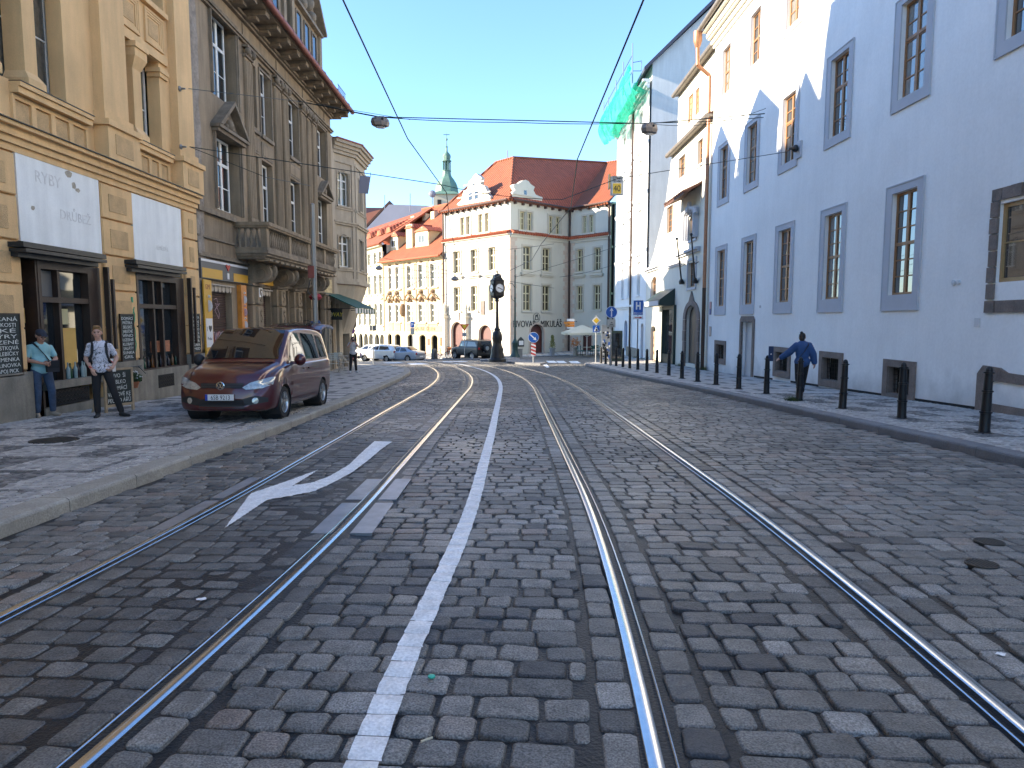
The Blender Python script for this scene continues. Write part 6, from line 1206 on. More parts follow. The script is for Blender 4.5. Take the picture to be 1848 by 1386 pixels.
for px0, px1, pyb, pyt, orn in ((703,719,457,420,1),(733,744,444,405,0),(749,774,451,410,1)):
    d = -.9; a, z0 = FC.at(px0, pyb, d); b, _ = FC.at(px1, pyb, d); _, z1 = FC.at((px0+px1)/2, pyt, d); c = (a+b)/2; w_ = b-a; z0 = 8.05+(.6-d)*.88-.2; m_ = MB(); 
    if orn: m_.fx(FC, [(a,z0),(b,z0),(b-.1,z0+.9),(b-.05,z1-.7),(b-.3,z1-.35),(c,z1),(a+.3,z1-.35),(a+.05,z1-.7),(a+.1,z0+.9)], d-.2, d)
    else: m_.fb(FC, a, b, d-.2, d, z0, z1)
    dd_ = m_.build('dormer', CRE, cb); MB().fb(FC, a+.15, b-.15, d-3.5, d-.2, z0, z1-.4).build('dormer_cheek', CRE, dd_)
    MB().hexa([FC.P(a-.1,d+.15,z1-.42),FC.P(b+.1,d+.15,z1-.42),FC.P(b+.1,d-4,z1-.42),FC.P(a-.1,d-4,z1-.42),FC.P(c-.1,d-.1,z1+.15),FC.P(c+.1,d-.1,z1+.15),FC.P(c+.1,d-4.4,z1+.2),FC.P(c-.1,d-4.4,z1+.2)]).build('dormer_roof', RTR, dd_)
    wz = z0+.55; m2 = MB().fb(FC, c-w_*.26, c+w_*.26, d, d+.05, wz, z1-.75); m2.build('window', WFR, dd_); MB().fb(FC, c-w_*.2, c-.04, d+.05, d+.06, wz+.1, z1-.85).fb(FC, c+.04, c+w_*.2, d+.05, d+.06, wz+.1, z1-.85).build('pane', GLASSD, dd_)
for px, py in ((784,390),(769,394),(748,398)): s_, z_ = FC.at(px, py, -5.3); MB().fb(FC, s_-.35, s_+.35, -5.6, -5.0, z_-.9, z_+.5).build('skylight_hatch', CRE, cb)
# ---- pale yellow arcade house
pb = empty('arcaded_pale_house', (-18, 84, -2.2), 'long pale yellow house with rows of small windows over a dark round-arched arcade', 'building')
AE = (-25.2, 95); FA = Fac(AE[0], AE[1], CE[0]-AE[0], CE[1]-AE[1]); LA = dist(AE, CE)-.05
PY = M('pale_yellow_render', (.56,.52,.38), .85, 0, .05, .8, .1, 20)
xs = [(250,272),(300,320),(348,370),(405,428),(455,478)]
def ctr(px): return FA.at(px/5.33+600, 560)[0]
cs_ = [ctr((a+b)/2+6) for a, b in xs]; cs_ += [cs_[0]-2.3, cs_[0]-4.6, cs_[0]-6.9, cs_[0]-9.2]
wz = []
for c in cs_:
    if c > .8: wz += [(c-.5,c+.5,.9,3.4),(c-.5,c+.5,4.5,6.7),(c-.45,c+.45,8.0,9.3)]
aa = [(c-.75, c+.75, -2.3, -.1, .75) for c in cs_ if c > 1]
facade(pb, FA, LA, -2.8, 10.2, wz, aa, PY, WFR, (), PY, .14, GLASSD, 2, 3)
for z0, z1, d in ((.2,.35,.15),(3.9,4.05,.2),(7.1,7.2,.1),(9.9,10.2,.4)): MB().fb(FA, 0, LA, 0, d, z0, z1).build('cornice_band', PY, pb)
MB().fb(FA, 0, LA, -.55, -9, -2.8, 10.1).build('walls', PY, pb)
slab(pb, [FA.P(-1,.6,10.15), FA.P(LA+.5,.6,10.15), FA.P(LA+.5,-6,14.6), FA.P(-1,-6,14.6)], RTB); slab(pb, [FA.P(-1,-6,14.6), FA.P(LA+.5,-6,14.6), FA.P(LA+.5,-12,10), FA.P(-1,-12,10)], RTR)
for s in (LA-2, LA-5, LA-8.5, LA-12): s0 = s; MB().hexa([FA.P(s-.8,-1.5,11.7),FA.P(s+.8,-1.5,11.7),FA.P(s+1.4,-4,13.3),FA.P(s-1.4,-4,13.3),FA.P(s-.5,-1.5,12.3),FA.P(s+.5,-1.5,12.3),FA.P(s+.8,-4,13.5),FA.P(s-.8,-4,13.5)]).build('eyelid_dormer', RTR, pb)
# ---- houses behind
rb = empty('grey_gabled_house', (-30, 125, 0), 'large grey-lilac blank gable and slate roof rising behind the arcaded house', 'building')
LIL = M('lilac_grey_render', (.36,.33,.36), .85, 0, .08, .3); Yb = 118.
P_ = lambda x, y, Y=Yb: tuple(atY(x, y, Y))
g_ = [(600,478),(702,369),(768,371),(790,375),(800,420),(800,520),(600,520)]; pts = [(atY(x, y, Yb).x, atY(x, y, Yb).z) for x, y in g_]
MB().extr(pts, (0,Yb,0), (1,0,0), (0,0,1), (0,14,0)).build('gable_wall', LIL, rb)
a, b = atY(590,484,Yb), atY(703,367,Yb); MB().hexa([a, a+Vector((0,14,0)), b+Vector((0,14,0)), b, a+Vector((0,0,.5)), a+Vector((0,14,.5)), b+Vector((0,14,.5)), b+Vector((0,0,.5))]).build('verge', BRT, rb)
rc = empty('red_roofed_house_behind', (-40, 126, 0), 'red roofed house half hidden behind the grey gable at the left edge of the square', 'building')
Yb2 = 128.; pts = [(atY(x, y, Yb2).x, atY(x, y, Yb2).z) for x, y in ((560,480),(560,400),(645,389),(694,376),(700,480))]; MB().extr(pts, (0,Yb2,0), (1,0,0), (0,0,1), (0,6,0)).build('roof_slope', M('orange_house_tiles', (.38,.15,.09), .85, 0, .1, 1), rc)  # even orange tile colour, slightly mottled
pts = [(atY(x, y, Yb2+9).x, atY(x, y, Yb2+9).z) for x, y in ((560,430),(560,373),(690,375),(702,430))]; MB().extr(pts, (0,Yb2+9,0), (1,0,0), (0,0,1), (0,6,0)).build('far_ridge', M('dark_maroon_roof', (.08,.045,.06), .8, 0, .1), rc)
# ---- church tower
YT = 132.; sc_ = YT/FOC; base = atY(805, 345, YT); ct = empty('church_tower', (base.x, YT+2, -2), 'church tower with green copper onion dome, open lantern and thin spire', 'tower')
COPP = M('verdigris_copper', (.115,.20,.15), .6, 0, .25, .7); STO = M('tower_stone', (.5,.42,.30), .85, 0, .06)
zt = lambda y: atY(805, y, YT).z
def rr(px): return px*sc_
pr = [(22,345),(21,338),(20.4,333),(18.5,328),(14,321),(10,316),(7.8,311),(7.4,306),(8.3,305),(8.3,304)]
MB().lathe([(rr(r_), zt(y)) for r_, y in pr], (base.x, YT+2, 0), 8, True, Matrix.Rotation(.4, 3, 'Z')).build('onion_dome', COPP, ct)
m_ = MB(); 
for i in range(8): a = i*PI/4+.4; m_.box(base.x+rr(6.3)*math.cos(a)-.12, base.x+rr(6.3)*math.cos(a)+.12, YT+2+rr(6.3)*math.sin(a)-.12, YT+2+rr(6.3)*math.sin(a)+.12, zt(304), zt(288))
m_.lathe([(rr(2.5),zt(304)),(rr(2.5),zt(288))], (base.x,YT+2,0), 8); m_.build('lantern', COPP, ct)
pr = [(7.3,288),(8.6,287),(8.6,285.5),(6,284),(7.3,279),(6.8,275),(4,271.5),(2,269),(1.5,261),(2.6,260.5),(1.,259),(.7,249),(2,247.5),(2,245.5),(.6,244),(.35,236),(.05,230)]
MB().lathe([(rr(r_), zt(y)) for r_, y in pr], (base.x, YT+2, 0), 8, True).build('spire', COPP, ct, smooth=True); MB().box(base.x-.6, base.x+.6, YT+1.95, YT+2.05, zt(238)-.05, zt(238)+.08).build('cross_arm', COPP, ct)
x0, x1 = atY(783,360,YT).x, atY(826,360,YT).x; MB().box(x0, x1, YT-1, YT+6, -2, zt(352)).build('tower_shaft', STO, ct); MB().hexa([(x0-.4,YT-1.4,zt(352)),(x1+.6,YT-1.4,zt(352)),(x1+.6,YT+6,zt(352)),(x0-.4,YT+6,zt(352)),(x0+1.2,YT,zt(344)),(x1-.9,YT,zt(344)),(x1-.9,YT+4,zt(344)),(x0+1.2,YT+4,zt(344))]).build('copper_skirt', COPP, ct)
MB().fb(Fac(x0, YT-1, 1, 0), .8, 1.5, 0, .1, zt(372), zt(362)).build('belfry_slit', DARK, ct)
# ---- palace west of the square, hidden from here by the corner house; it shades the square
sp = empty('shading_palace', (-34, 50, -1.3), 'tall pale palace standing west of the square beyond the corner house', 'building')
m_ = MB().box(-46, -27, 40.5, 57.5, -3, 15.5); m_.build('walls', PY, sp); m_ = MB().hexa([(-46.5,40,15.5),(-26.5,40,15.5),(-26.5,58,15.5),(-46.5,58,15.5),(-41,44,19),(-32,44,19),(-32,54,19),(-41,54,19)]); m_.build('roof', RTR, sp)
# aerials and dish on the roofs
DISH = M('aerial_metal', (.28,.28,.3), .5, .3, 0)
def mast(px, py0, py1, Y, lab, dish=False):
    a, b = atY(px, py0, Y), atY(px, py1, Y); e = empty('aerial', a, lab, 'aerial', 'aerials on the roofs of the square'); m_ = MB().bar(a, b, .06, None, 5)
    m_.build('mast', DISH, e)
    if dish: MB().lathe([(.001,.12),(.26,.06),(.43,0),(.45,.03),(.26,.1),(.001,.15)], b, 14, False, Matrix.Rotation(PI/2, 3, 'X')).build('dish', DISH, e)
    return e
mast(740,382,349,82,'thin tv mast on the roofs between the grey gable and the church tower'); mast(780,369,350,84,'round satellite dish on the roof just left of the tower', True)
mast(694,380,352,110,'thin aerial rising from the grey gable house'); mast(916,296,271,74,'single thin mast on the brewery roof ridge')
# ================================================================ VEHICLES
def cr(p0, p1, p2, p3, t): return .5*((2*p1)+(-p0+p2)*t+(2*p0-5*p1+4*p2-p3)*t*t+(-p0+3*p1-3*p2+p3)*t**3)
def crv(P, n):
    out = []
    for i in range(len(P)-1):
        a = P[max(0, i-1)]; b = P[i]; c = P[i+1]; d = P[min(len(P)-1, i+2)]
        for k in range(n): out.append(tuple(cr(a[j], b[j], c[j], d[j], k/n) for j in range(len(b))))
    out.append(P[-1]); return out
PAINTS = {}
def carpaint(name, col): return M(name, col, .3, .35, .04, 2, coat=1.)
TYRE = M('tyre_rubber', (.012,.012,.013), .75, 0, .1, 10); ALLOY = M('alloy_wheel', (.5,.5,.5), .28, .9, 0); CHR = M('chrome', (.7,.7,.7), .12, 1, 0); PLB = M('black_plastic', (.018,.018,.02), .55, 0, 0); LAMP = M('headlamp_glass', (.42,.43,.42), .08, .4, .3, 25); TAIL = M('tail_lamp', (.25,.01,.01), .2, 0, 0); CGL = M('car_glass', (.008,.01,.013), .02, 0, 0, ior=1.7)
def make_car(root, st, wheels, wr, paint, half, nu=5, nv=4, bow=.2, wheelw=.2):
    """st: stations (x, zbot, zbelt, ztop, wbelt, wtop); returns body object and a BVH for fitting trim"""
    rows = []
    for (x, zb_, zl, zt_, wb_, wt_) in crv(st, nu):
        dr = min(.1, (zt_-zl)*.35+.01); zm = zb_+(zl-zb_)*.55
        sec = [(0,zb_),(.75*wb_,zb_),(wb_*.96,zb_+.06),(wb_*1.0,zm),(wb_*.985,zl-.04),(wb_*.955,zl+.02),(wt_+.02,zt_-dr-.05),(wt_*.92,zt_-dr*.35),(wt_*.55,zt_-.012),(0,zt_)]
        sec = crv(sec, nv); 
        rows.append([(x, y, z) for y, z in sec])
    x0 = st[0][0]; L = st[-1][0]; k = len(rows[0]); V = []; Fc = []
    for r_ in rows:
        for x, y, z in r_:
            f = max(0, 1-(x-x0)/1.0); g = max(0, 1-(L-x)/.5); V.append(Vector((x+bow*f*f*(y/half)**2*(1-.0*z)-.08*g*g*(y/half)**2, y, z)))
    n = len(V); V += [Vector((v.x, -v.y, v.z)) for v in V]; R_ = len(rows)
    for i in range(R_-1):
        for j in range(k-1):
            a, b, c, d = i*k+j, i*k+j+1, (i+1)*k+j+1, (i+1)*k+j; Fc.append((a,b,c,d)); Fc.append((n+a,n+d,n+c,n+b))
    for i in (0, R_-1):
        for j in range(k-1): a, b = i*k+j, i*k+j+1; Fc.append((a, b, n+b, n+a))
    bv = BVHTree.FromPolygons(V, Fc)
    keep = []
    def inw(v): return any((v.x-wx)**2+(v.z-wr)**2 < (wr*1.14)**2 and abs(v.y) > half*.6 for wx in wheels)
    for f in Fc:
        c = sum((V[i] for i in f), Vector())/4
        if inw(c): continue
        keep.append(f)
    for v in V:
        if abs(v.y) > half*.6:
            for wx in wheels:
                d = math.hypot(v.x-wx, v.z-wr); 
                if abs(d-wr*1.14) < .075 and d > .01: v.x = wx+(v.x-wx)/d*wr*1.14; v.z = wr+(v.z-wr)/d*wr*1.14
    m_ = MB(); m_.add(V, keep); body_ = m_.build('body', paint, root, local=True, smooth='all')
    m_ = MB()
    for wx in wheels:
        for s in (-1, 1):
            m_.lathe([(wr*1.14,half*.985),(wr*1.14,half*.55),(.01,half*.55)], (wx,0,wr), 20, False, Matrix.Rotation(-s*PI/2, 3, 'X'))
    m_.box(st[0][0]+.3, L-.2, -half*.8, half*.8, st[3][1]-.02, st[3][1]+.12); m_.build('wheel_arch_liner', PLB, root, local=True)
    for wx in wheels:
        for s in (-1, 1):
            T_ = Matrix.Rotation(-s*PI/2, 3, 'X'); y = s*(half-.02-wheelw)
            w_ = MB().lathe([(wr*.62,0),(wr*.9,.0),(wr,.03),(wr,wheelw-.03),(wr*.93,wheelw),(wr*.66,wheelw),(wr*.64,wheelw-.03)], (wx,y,wr), 28, False, T_).build('wheel', TYRE, root, local=True, smooth=True)
            m_ = MB().lathe([(wr*.67,wheelw-.01),(wr*.66,wheelw+.003),(wr*.6,wheelw-.03),(wr*.58,.05),(.01,.05)], (wx,y,wr), 24, False, T_); 
            yo = s*(half-.02-.02)
            for q in range(5):
                for e in (-.14, .14):
                    a = q*2*PI/5+.3; m_.beam((wx+math.cos(a+e*.6)*wr*.12, yo, wr+math.sin(a+e*.6)*wr*.12), (wx+math.cos(a+e)*wr*.62, yo, wr+math.sin(a+e)*wr*.62), wr*.09, .03)
            m_.lathe([(wr*.16,-.02),(wr*.15,.015),(.01,.02)], (wx,yo,wr), 12, True, T_); m_.build('rim', ALLOY, w_, local=True, smooth=True)
    return body_, bv
def decal(root, bv, poly, axis, mat, name, off=.006, cuts=2, side=1, th=0.):
    """trim piece fitted to the body: poly in (y,z) from the front 'f' / back 'b', (x,z) from a side 's', (x,y) from above 't'"""
    bm = bmesh.new(); tr = tessellate_polygon([[Vector((a, b, 0)) for a, b in poly]]); vs = [bm.verts.new((a, b, 0)) for a, b in poly]
    for t in tr:
        try: bm.faces.new([vs[i] for i in t])
        except ValueError: pass
    bmesh.ops.subdivide_edges(bm, edges=bm.edges[:], cuts=cuts, use_grid_fill=True); bmesh.ops.triangulate(bm, faces=bm.faces[:])
    for v in bm.verts:
        a, b = v.co.x, v.co.y
        o, d = {'f': ((-3,a,b),(1,0,0)), 'b': ((9,a,b),(-1,0,0)), 's': ((a,side*3,b),(0,-side,0)), 't': ((a,b,5),(0,0,-1))}[axis]
        h, nrm, _, _ = bv.ray_cast(Vector(o), Vector(d))
        if h is None: h, nrm, _, _ = bv.find_nearest(Vector(o)+Vector(d)*3)
        if nrm.dot(Vector(d)) > 0: nrm = -nrm
        v.co = h+nrm*off
    me = bpy.data.meshes.new(name); bm.to_mesh(me); bm.free(); me.materials.append(mat); me.polygons.foreach_set('use_smooth', [True]*len(me.polygons))
    o_ = bpy.data.objects.new(name, me); COL.objects.link(o_); o_.parent = root; return o_
def mirror(p): return [(-a, b) for a, b in p]
KSC = 1/1.08
# ---- maroon van
MAR = carpaint('maroon_paint', (.075,.008,.012))
yv = 11.12; van = empty('parked_van', (-4.83, yv, gz(-4.86, yv)+SIDE+.004), 'maroon compact van with raised tailgate parked on the left pavement, facing the camera', 'van', rz=PI/2, sc_=KSC*.975)
van.rotation_euler = (0, SL, PI/2)
st = [(-.02,.30,.36,.44,.55,.4),(.0,.24,.46,.60,.70,.55),(.05,.22,.58,.72,.82,.64),(.13,.21,.73,.88,.865,.68),(.33,.21,.86,.985,.89,.72),(.66,.21,.95,1.06,.897,.755),(.92,.21,1.0,1.11,.90,.785),(1.0,.21,1.01,1.155,.90,.79),(1.36,.21,1.05,1.47,.90,.76),(1.68,.21,1.06,1.71,.90,.72),(1.86,.21,1.06,1.775,.90,.71),(2.5,.21,1.07,1.82,.90,.70),(3.4,.21,1.08,1.815,.895,.70),(4.0,.23,1.09,1.78,.885,.69),(4.28,.28,1.08,1.72,.87,.68),(4.37,.34,1.05,1.6,.85,.66),(4.40,.42,.95,1.25,.80,.6)]
vb, bv = make_car(van, st, (.88,3.56), .315, MAR, .90, 5, 4, .24)
vb['label'] = 'glossy maroon bodywork'
decal(van, bv, [(1.02,-.72),(1.02,.72),(1.74,.63),(1.74,-.63)], 't', CGL, 'windscreen', .012, 6)
for s in (-1, 1):
    decal(van, bv, [(1.28,1.10),(1.78,1.62),(2.0,1.69),(2.22,1.67),(2.22,1.10)], 's', CGL, 'front_side_window', .007, 3, s); decal(van, bv, [(2.40,1.12),(2.40,1.68),(3.3,1.66),(3.36,1.12)], 's', CGL, 'rear_side_window', .007, 3, s); decal(van, bv, [(3.48,1.13),(3.46,1.64),(3.9,1.6),(4.02,1.13)], 's', CGL, 'quarter_window', .007, 3, s)
    for x in (1.24, 2.31, 3.42): decal(van, bv, [(x,.38),(x,1.1),(x+.012,1.1),(x+.012,.38)], 's', PLB, 'door_seam', .003, 2, s)
    decal(van, bv, [(1.3,.62),(1.3,.69),(3.1,.69),(3.1,.62)], 's', M('maroon_moulding', (.06,.01,.013), .35, .2, 0, coat=.5), 'side_moulding', .02, 4, s); decal(van, bv, [(1.25,.30),(1.25,.36),(3.15,.36),(3.15,.30)], 's', MATS['maroon_moulding'], 'sill_trim', .014, 4, s)
    for x in (2.12, 2.46): m_ = MB(); m_.beam((x-.09, s*.915, .93), (x+.09, s*.915, .93), .03, .035); m_.build('door_handle', MAR, van, local=True)
    m_ = MB().ball((1.42, s*1.03, 1.13), .12, 12, 8, (.75,1,1)).box(1.38,1.5,min(s*.86,s*1.0),max(s*.86,s*1.0),1.04,1.1); m_.build('door_mirror', MAR if s < 0 else PLB, van, local=True, smooth=True)
    decal(van, bv, mirror([(-.86,.70),(-.70,.63),(-.45,.61),(-.38,.65),(-.50,.735),(-.70,.80),(-.87,.84)]) if s > 0 else [(-.86,.70),(-.70,.63),(-.45,.61),(-.38,.65),(-.50,.735),(-.70,.80),(-.87,.84)], 'f', LAMP, 'headlight', .012, 3)
    decal(van, bv, mirror([(-.80,.38),(-.42,.32),(-.40,.45),(-.60,.50),(-.80,.46)]) if s > 0 else [(-.80,.38),(-.42,.32),(-.40,.45),(-.60,.50),(-.80,.46)], 'f', PLB, 'fog_lamp_bezel', .008, 3)
    decal(van, bv, [(s*.6+.055*math.cos(t), .41+.055*math.sin(t)) for t in [i*PI/5 for i in range(10)]], 'f', LAMP, 'fog_lamp', .016, 1)
    m_ = MB().bar((.08,s*.0+.0,0),(.09,0,0),.001); 
    m_ = MB()
    for i in range(10): pass
decal(van, bv, [(-.37,.64),(.37,.64),(.40,.73),(-.40,.73)], 'f', PLB, 'grille', .012, 3); 
for z in (.665,.70): decal(van, bv, [(-.37,z),(.37,z),(.37,z+.008),(-.37,z+.008)], 'f', M('grille_slat', (.06,.06,.06), .3, .5, 0), 'grille_slat', .02, 3)
decal(van, bv, [(-.42,.27),(.42,.27),(.40,.44),(-.40,.44)], 'f', PLB, 'lower_intake', .01, 3)
h, _, _, _ = bv.ray_cast(Vector((-3,0,.69)), Vector((1,0,0))); lx = h.x-.03
m_ = MB().lathe([(.068,-.012),(.076,-.006),(.076,.006),(.066,.01),(.064,-.008)], (lx,0,.69), 24, False, Matrix.Rotation(-PI/2, 3, 'Y'))
for s in (-1, 1): m_.beam((lx-.004,s*.03,.738),(lx-.004,0,.69),.006,.01).beam((lx-.004,s*.055,.715),(lx-.004,s*.03,.638),.006,.01).beam((lx-.004,s*.03,.638),(lx-.004,0,.685),.006,.01)
lg = m_.build('round_badge', CHR, van, local=True); MB().lathe([(.066,-.006),(.001,-.006)], (lx,0,.69), 20, False, Matrix.Rotation(-PI/2, 3, 'Y')).build('badge_ground', PLB, lg, local=True)
h, _, _, _ = bv.ray_cast(Vector((-3,0,.48)), Vector((1,0,0))); lx = h.x-.035
pl_ = MB().box(lx, lx+.012, -.26, .26, .425, .535).build('number_plate', M('plate_white', (.72,.72,.72), .4, 0, 0), van, local=True); pl_.location.y = .0
MB().box(lx-.002, lx, .215, .26, .425, .535).build('blue_band', M('plate_blue', (.01,.05,.35), .4, 0, 0), pl_, local=True); MB().box(lx-.0, lx+.01, -.27, .27, .41, .423).build('plate_holder', PLB, van, local=True)
TXT(pl_, '6SB 9213', None, 0, 0, .115, PLB, local=((lx-.003, -.02, .44), -PI/2), ext=.001, font_scale=.82, name='plate_lettering')
for y in (-.25, .1): m_ = MB().beam((1.08,y,1.2),(1.15,y+.42,1.26),.01,.012).build('wiper', PLB, van, local=True)
# tailgate swung up
tg = MB(); P_ = []
for i in range(9):
    t = i/8; x = 4.2+1.02*t; z = 1.80+.30*t-.22*t*t+.05*math.sin(PI*t)
    for j in range(9): y = -.66+1.32*j/8; k = .66+.06*t; yy = y/.66*k; P_.append((x, yy, z-.05*(yy/k)**4+.02))
Q_ = [(x, y, z-.05) for x, y, z in P_]; n = 81
tg.add(P_+Q_, [(i*9+j, i*9+j+1, (i+1)*9+j+1, (i+1)*9+j) for i in range(8) for j in range(8)]+[(n+i*9+j, n+(i+1)*9+j, n+(i+1)*9+j+1, n+i*9+j+1) for i in range(8) for j in range(8)]+[(i, i+1, n+i+1, n+i) for i in range(8)]+[(72+i, n+72+i, n+73+i, 73+i) for i in range(8)]+[(i*9, n+i*9, n+i*9+9, i*9+9) for i in range(8)]+[(i*9+8, i*9+17, n+i*9+17, n+i*9+8) for i in range(8)])
tgo = tg.build('tailgate', MAR, van, local=True, smooth=True); m_ = MB(); m_.add([(x, y*.82, z+.012) for x, y, z in P_[:54]][9:], [(i*9+j, i*9+j+1, (i+1)*9+j+1, (i+1)*9+j) for i in range(4) for j in range(8)]); m_.build('tailgate_glass', CGL, tgo, local=True, smooth='all')
m_ = MB().bar((4.3,.62,1.35),(4.75,.64,1.86),.012).bar((4.3,-.62,1.35),(4.75,-.64,1.86),.012); m_.build('gas_strut', PLB, van, local=True)
# ---- generic cars in the square
HATCH = [(-.02,.3,.4,.5,.5,.4),(.03,.2,.55,.68,.74,.5),(.15,.18,.68,.78,.82,.6),(.6,.17,.82,.9,.86,.66),(1.0,.17,.86,.98,.865,.68),(1.15,.17,.88,1.04,.87,.69),(1.8,.17,.9,1.40,.87,.60),(2.1,.17,.91,1.46,.87,.58),(2.9,.17,.93,1.45,.87,.58),(3.5,.18,.95,1.36,.86,.58),(3.85,.22,.95,1.1,.84,.58),(3.98,.3,.85,.95,.8,.55),(4.0,.4,.7,.8,.7,.5)]
SEDAN = [(-.02,.3,.4,.5,.5,.4),(.03,.2,.55,.66,.74,.5),(.15,.18,.66,.76,.82,.6),(.7,.17,.8,.88,.86,.66),(1.15,.17,.84,.95,.865,.68),(1.3,.17,.86,1.0,.87,.69),(1.95,.17,.88,1.36,.87,.58),(2.3,.17,.89,1.43,.87,.57),(3.1,.17,.91,1.40,.87,.57),(3.7,.18,.93,1.12,.86,.62),(4.0,.2,.93,1.03,.85,.64),(4.4,.25,.9,.98,.83,.62),(4.5,.34,.8,.86,.78,.58),(4.52,.42,.7,.76,.7,.5)]
SUV = [(-.02,.4,.5,.6,.5,.4),(.03,.3,.65,.85,.78,.55),(.15,.28,.85,.98,.86,.62),(.7,.27,1.0,1.08,.9,.7),(1.1,.27,1.03,1.15,.905,.72),(1.25,.27,1.05,1.2,.91,.73),(1.85,.27,1.08,1.58,.91,.66),(2.2,.27,1.08,1.66,.91,.65),(3.2,.27,1.1,1.65,.905,.65),(4.0,.28,1.12,1.56,.9,.64),(4.35,.32,1.1,1.35,.88,.62),(4.5,.4,1.0,1.12,.85,.6),(4.53,.5,.8,.9,.8,.55)]
BOXY = [(-.02,.5,.6,.7,.6,.5),(.03,.42,.75,.95,.86,.7),(.12,.4,.95,1.1,.9,.75),(.7,.4,1.1,1.18,.93,.78),(1.15,.4,1.14,1.22,.935,.8),(1.3,.4,1.16,1.28,.94,.8),(1.6,.4,1.18,1.74,.94,.78),(1.8,.4,1.18,1.84,.94,.78),(3.0,.4,1.2,1.86,.94,.78),(4.2,.4,1.2,1.84,.935,.78),(4.38,.42,1.18,1.78,.93,.77),(4.46,.5,1.1,1.4,.92,.75),(4.48,.6,.9,1.0,.9,.7)]
def car(kind, x, y, head, paint, lab, cat='car', name='parked_car', wh=None, wr=.31, base=None, ksc=1.):
    z = base if base is not None else gz(x, y); r_ = empty(name, (x, y, z+.003), lab, cat, rz=head, sc_=KSC*ksc)
    st = {'hatch':HATCH,'sedan':SEDAN,'suv':SUV,'boxy':BOXY}[kind]; half = max(s[4] for s in st); L = st[-1][0]; wh = wh or {'hatch':(.78,3.28),'sedan':(.85,3.5),'suv':(.85,3.6),'boxy':(.8,3.55)}[kind]
    _, b_ = make_car(r_, st, wh, wr, paint, half, 4, 3, .15)
    zr = {'hatch':(.98,1.34,1.2),'sedan':(.95,1.3,1.3),'suv':(1.14,1.5,1.25),'boxy':(1.26,1.72,1.3)}[kind]; xr = {'hatch':(3.55,2.5,1.75),'sedan':(3.4,2.5,1.95),'suv':(4.0,2.6,1.85),'boxy':(4.25,2.7,1.62)}[kind]
    for s in (-1, 1):
        decal(r_, b_, [(xr[2]-.38,zr[0]),(xr[2]+.15,zr[1]),(xr[1]-.05,zr[1]),(xr[1]-.05,zr[0])], 's', CGL, 'side_window', .008, 2, s); decal(r_, b_, [(xr[1]+.05,zr[0]),(xr[1]+.05,zr[1]),(xr[0]-.35,zr[1]-.04),(xr[0],zr[0]+.02)], 's', CGL, 'side_window', .008, 2, s)
        yy = s*half; decal(r_, b_, [(s*half*.93,zr[0]-.26),(s*half*.66,zr[0]-.28),(s*half*.62,zr[0]-.16),(s*half*.9,zr[0]-.12)], 'f', LAMP, 'headlight', .012, 2); decal(r_, b_, [(s*half*.93,zr[0]-.25),(s*half*.68,zr[0]-.25),(s*half*.68,zr[0]-.08),(s*half*.9,zr[0]-.06)], 'b', TAIL, 'tail_light', .015, 2)
        MB().ball((xr[2]-.4, s*(half+.1), zr[0]+.05), .09, 8, 6, (.8,1,.9)).build('door_mirror', paint, r_, local=True, smooth=True)
    decal(r_, b_, [(zr[2]-.02,-half*.72),(zr[2]-.02,half*.72),(xr[2]+.05,half*.6),(xr[2]+.05,-half*.6)], 't', CGL, 'windscreen', .012, 3)
    x1 = {'hatch':(3.55,3.86),'sedan':(3.15,3.68),'suv':(4.05,4.36),'boxy':(4.36,4.45)}[kind]
    if kind in ('sedan',): decal(r_, b_, [(x1[0],-half*.6),(x1[0],half*.6),(x1[1],half*.66),(x1[1],-half*.66)], 't', CGL, 'rear_window', .012, 3)
    else: decal(r_, b_, [(-half*.6,zr[0]+.05),(half*.6,zr[0]+.05),(half*.55,zr[1]-.02),(-half*.55,zr[1]-.02)], 'b', CGL, 'rear_window', .015, 3)
    decal(r_, b_, [(-.25,zr[0]-.5),(.25,zr[0]-.5),(.25,zr[0]-.4),(-.25,zr[0]-.4)], 'b', MATS['plate_white'], 'number_plate', .025, 1)
    return r_, b_
def carpx(kind, px, py, Y, head, *a, **k):
    p = atY(px, py, Y); return car(kind, p.x, p.y, head, *a, base=gz(p.x, p.y), **k)
# heading: local +x points from nose to tail
SIL = carpaint('silver_blue_paint', (.32,.36,.42)); WHP = carpaint('white_car_paint', (.7,.7,.68)); RDP = carpaint('red_car_paint', (.45,.015,.02)); BLK = M('black_car_paint', (.004,.004,.005), .5, 0, 0, coat=.12)
carpx('sedan', 694, 640, 61, R(-30), SIL, 'silver saloon car with its tail towards the camera, in front of the cream house')
carpx('suv', 657, 640, 62, R(-30), WHP, 'white estate SUV parked between the red car and the silver saloon')
carpx('hatch', 645, 636, 68, R(-35), WHP, 'white hatchback mostly hidden behind the photographing woman')
carpx('hatch', 612, 638, 64, R(-62), RDP, 'small bright red car by the cafe corner at the left of the square')
suvr, sb_ = carpx('boxy', 826, 641, 61, R(-50), BLK, 'black boxy off-road vehicle with a spare wheel on its back door', 'off-road car', wr=.4)
m_ = MB().lathe([(.36,0),(.38,.04),(.38,.2),(.33,.25),(.2,.25)], (4.47,0,1.12), 18, True, Matrix.Rotation(PI/2, 3, 'Y')).build('spare_wheel', TYRE, suvr, local=True, smooth=True); MB().lathe([(.2,.25),(.18,.27),(.001,.27)], (4.47,0,1.12), 14, True, Matrix.Rotation(PI/2, 3, 'Y')).build('rim', ALLOY, m_, local=True)
MB().box(1.7,4.1,-.74,-.70,1.88,1.92).box(1.7,4.1,.70,.74,1.88,1.92).build('roof_rail', PLB, suvr, local=True)
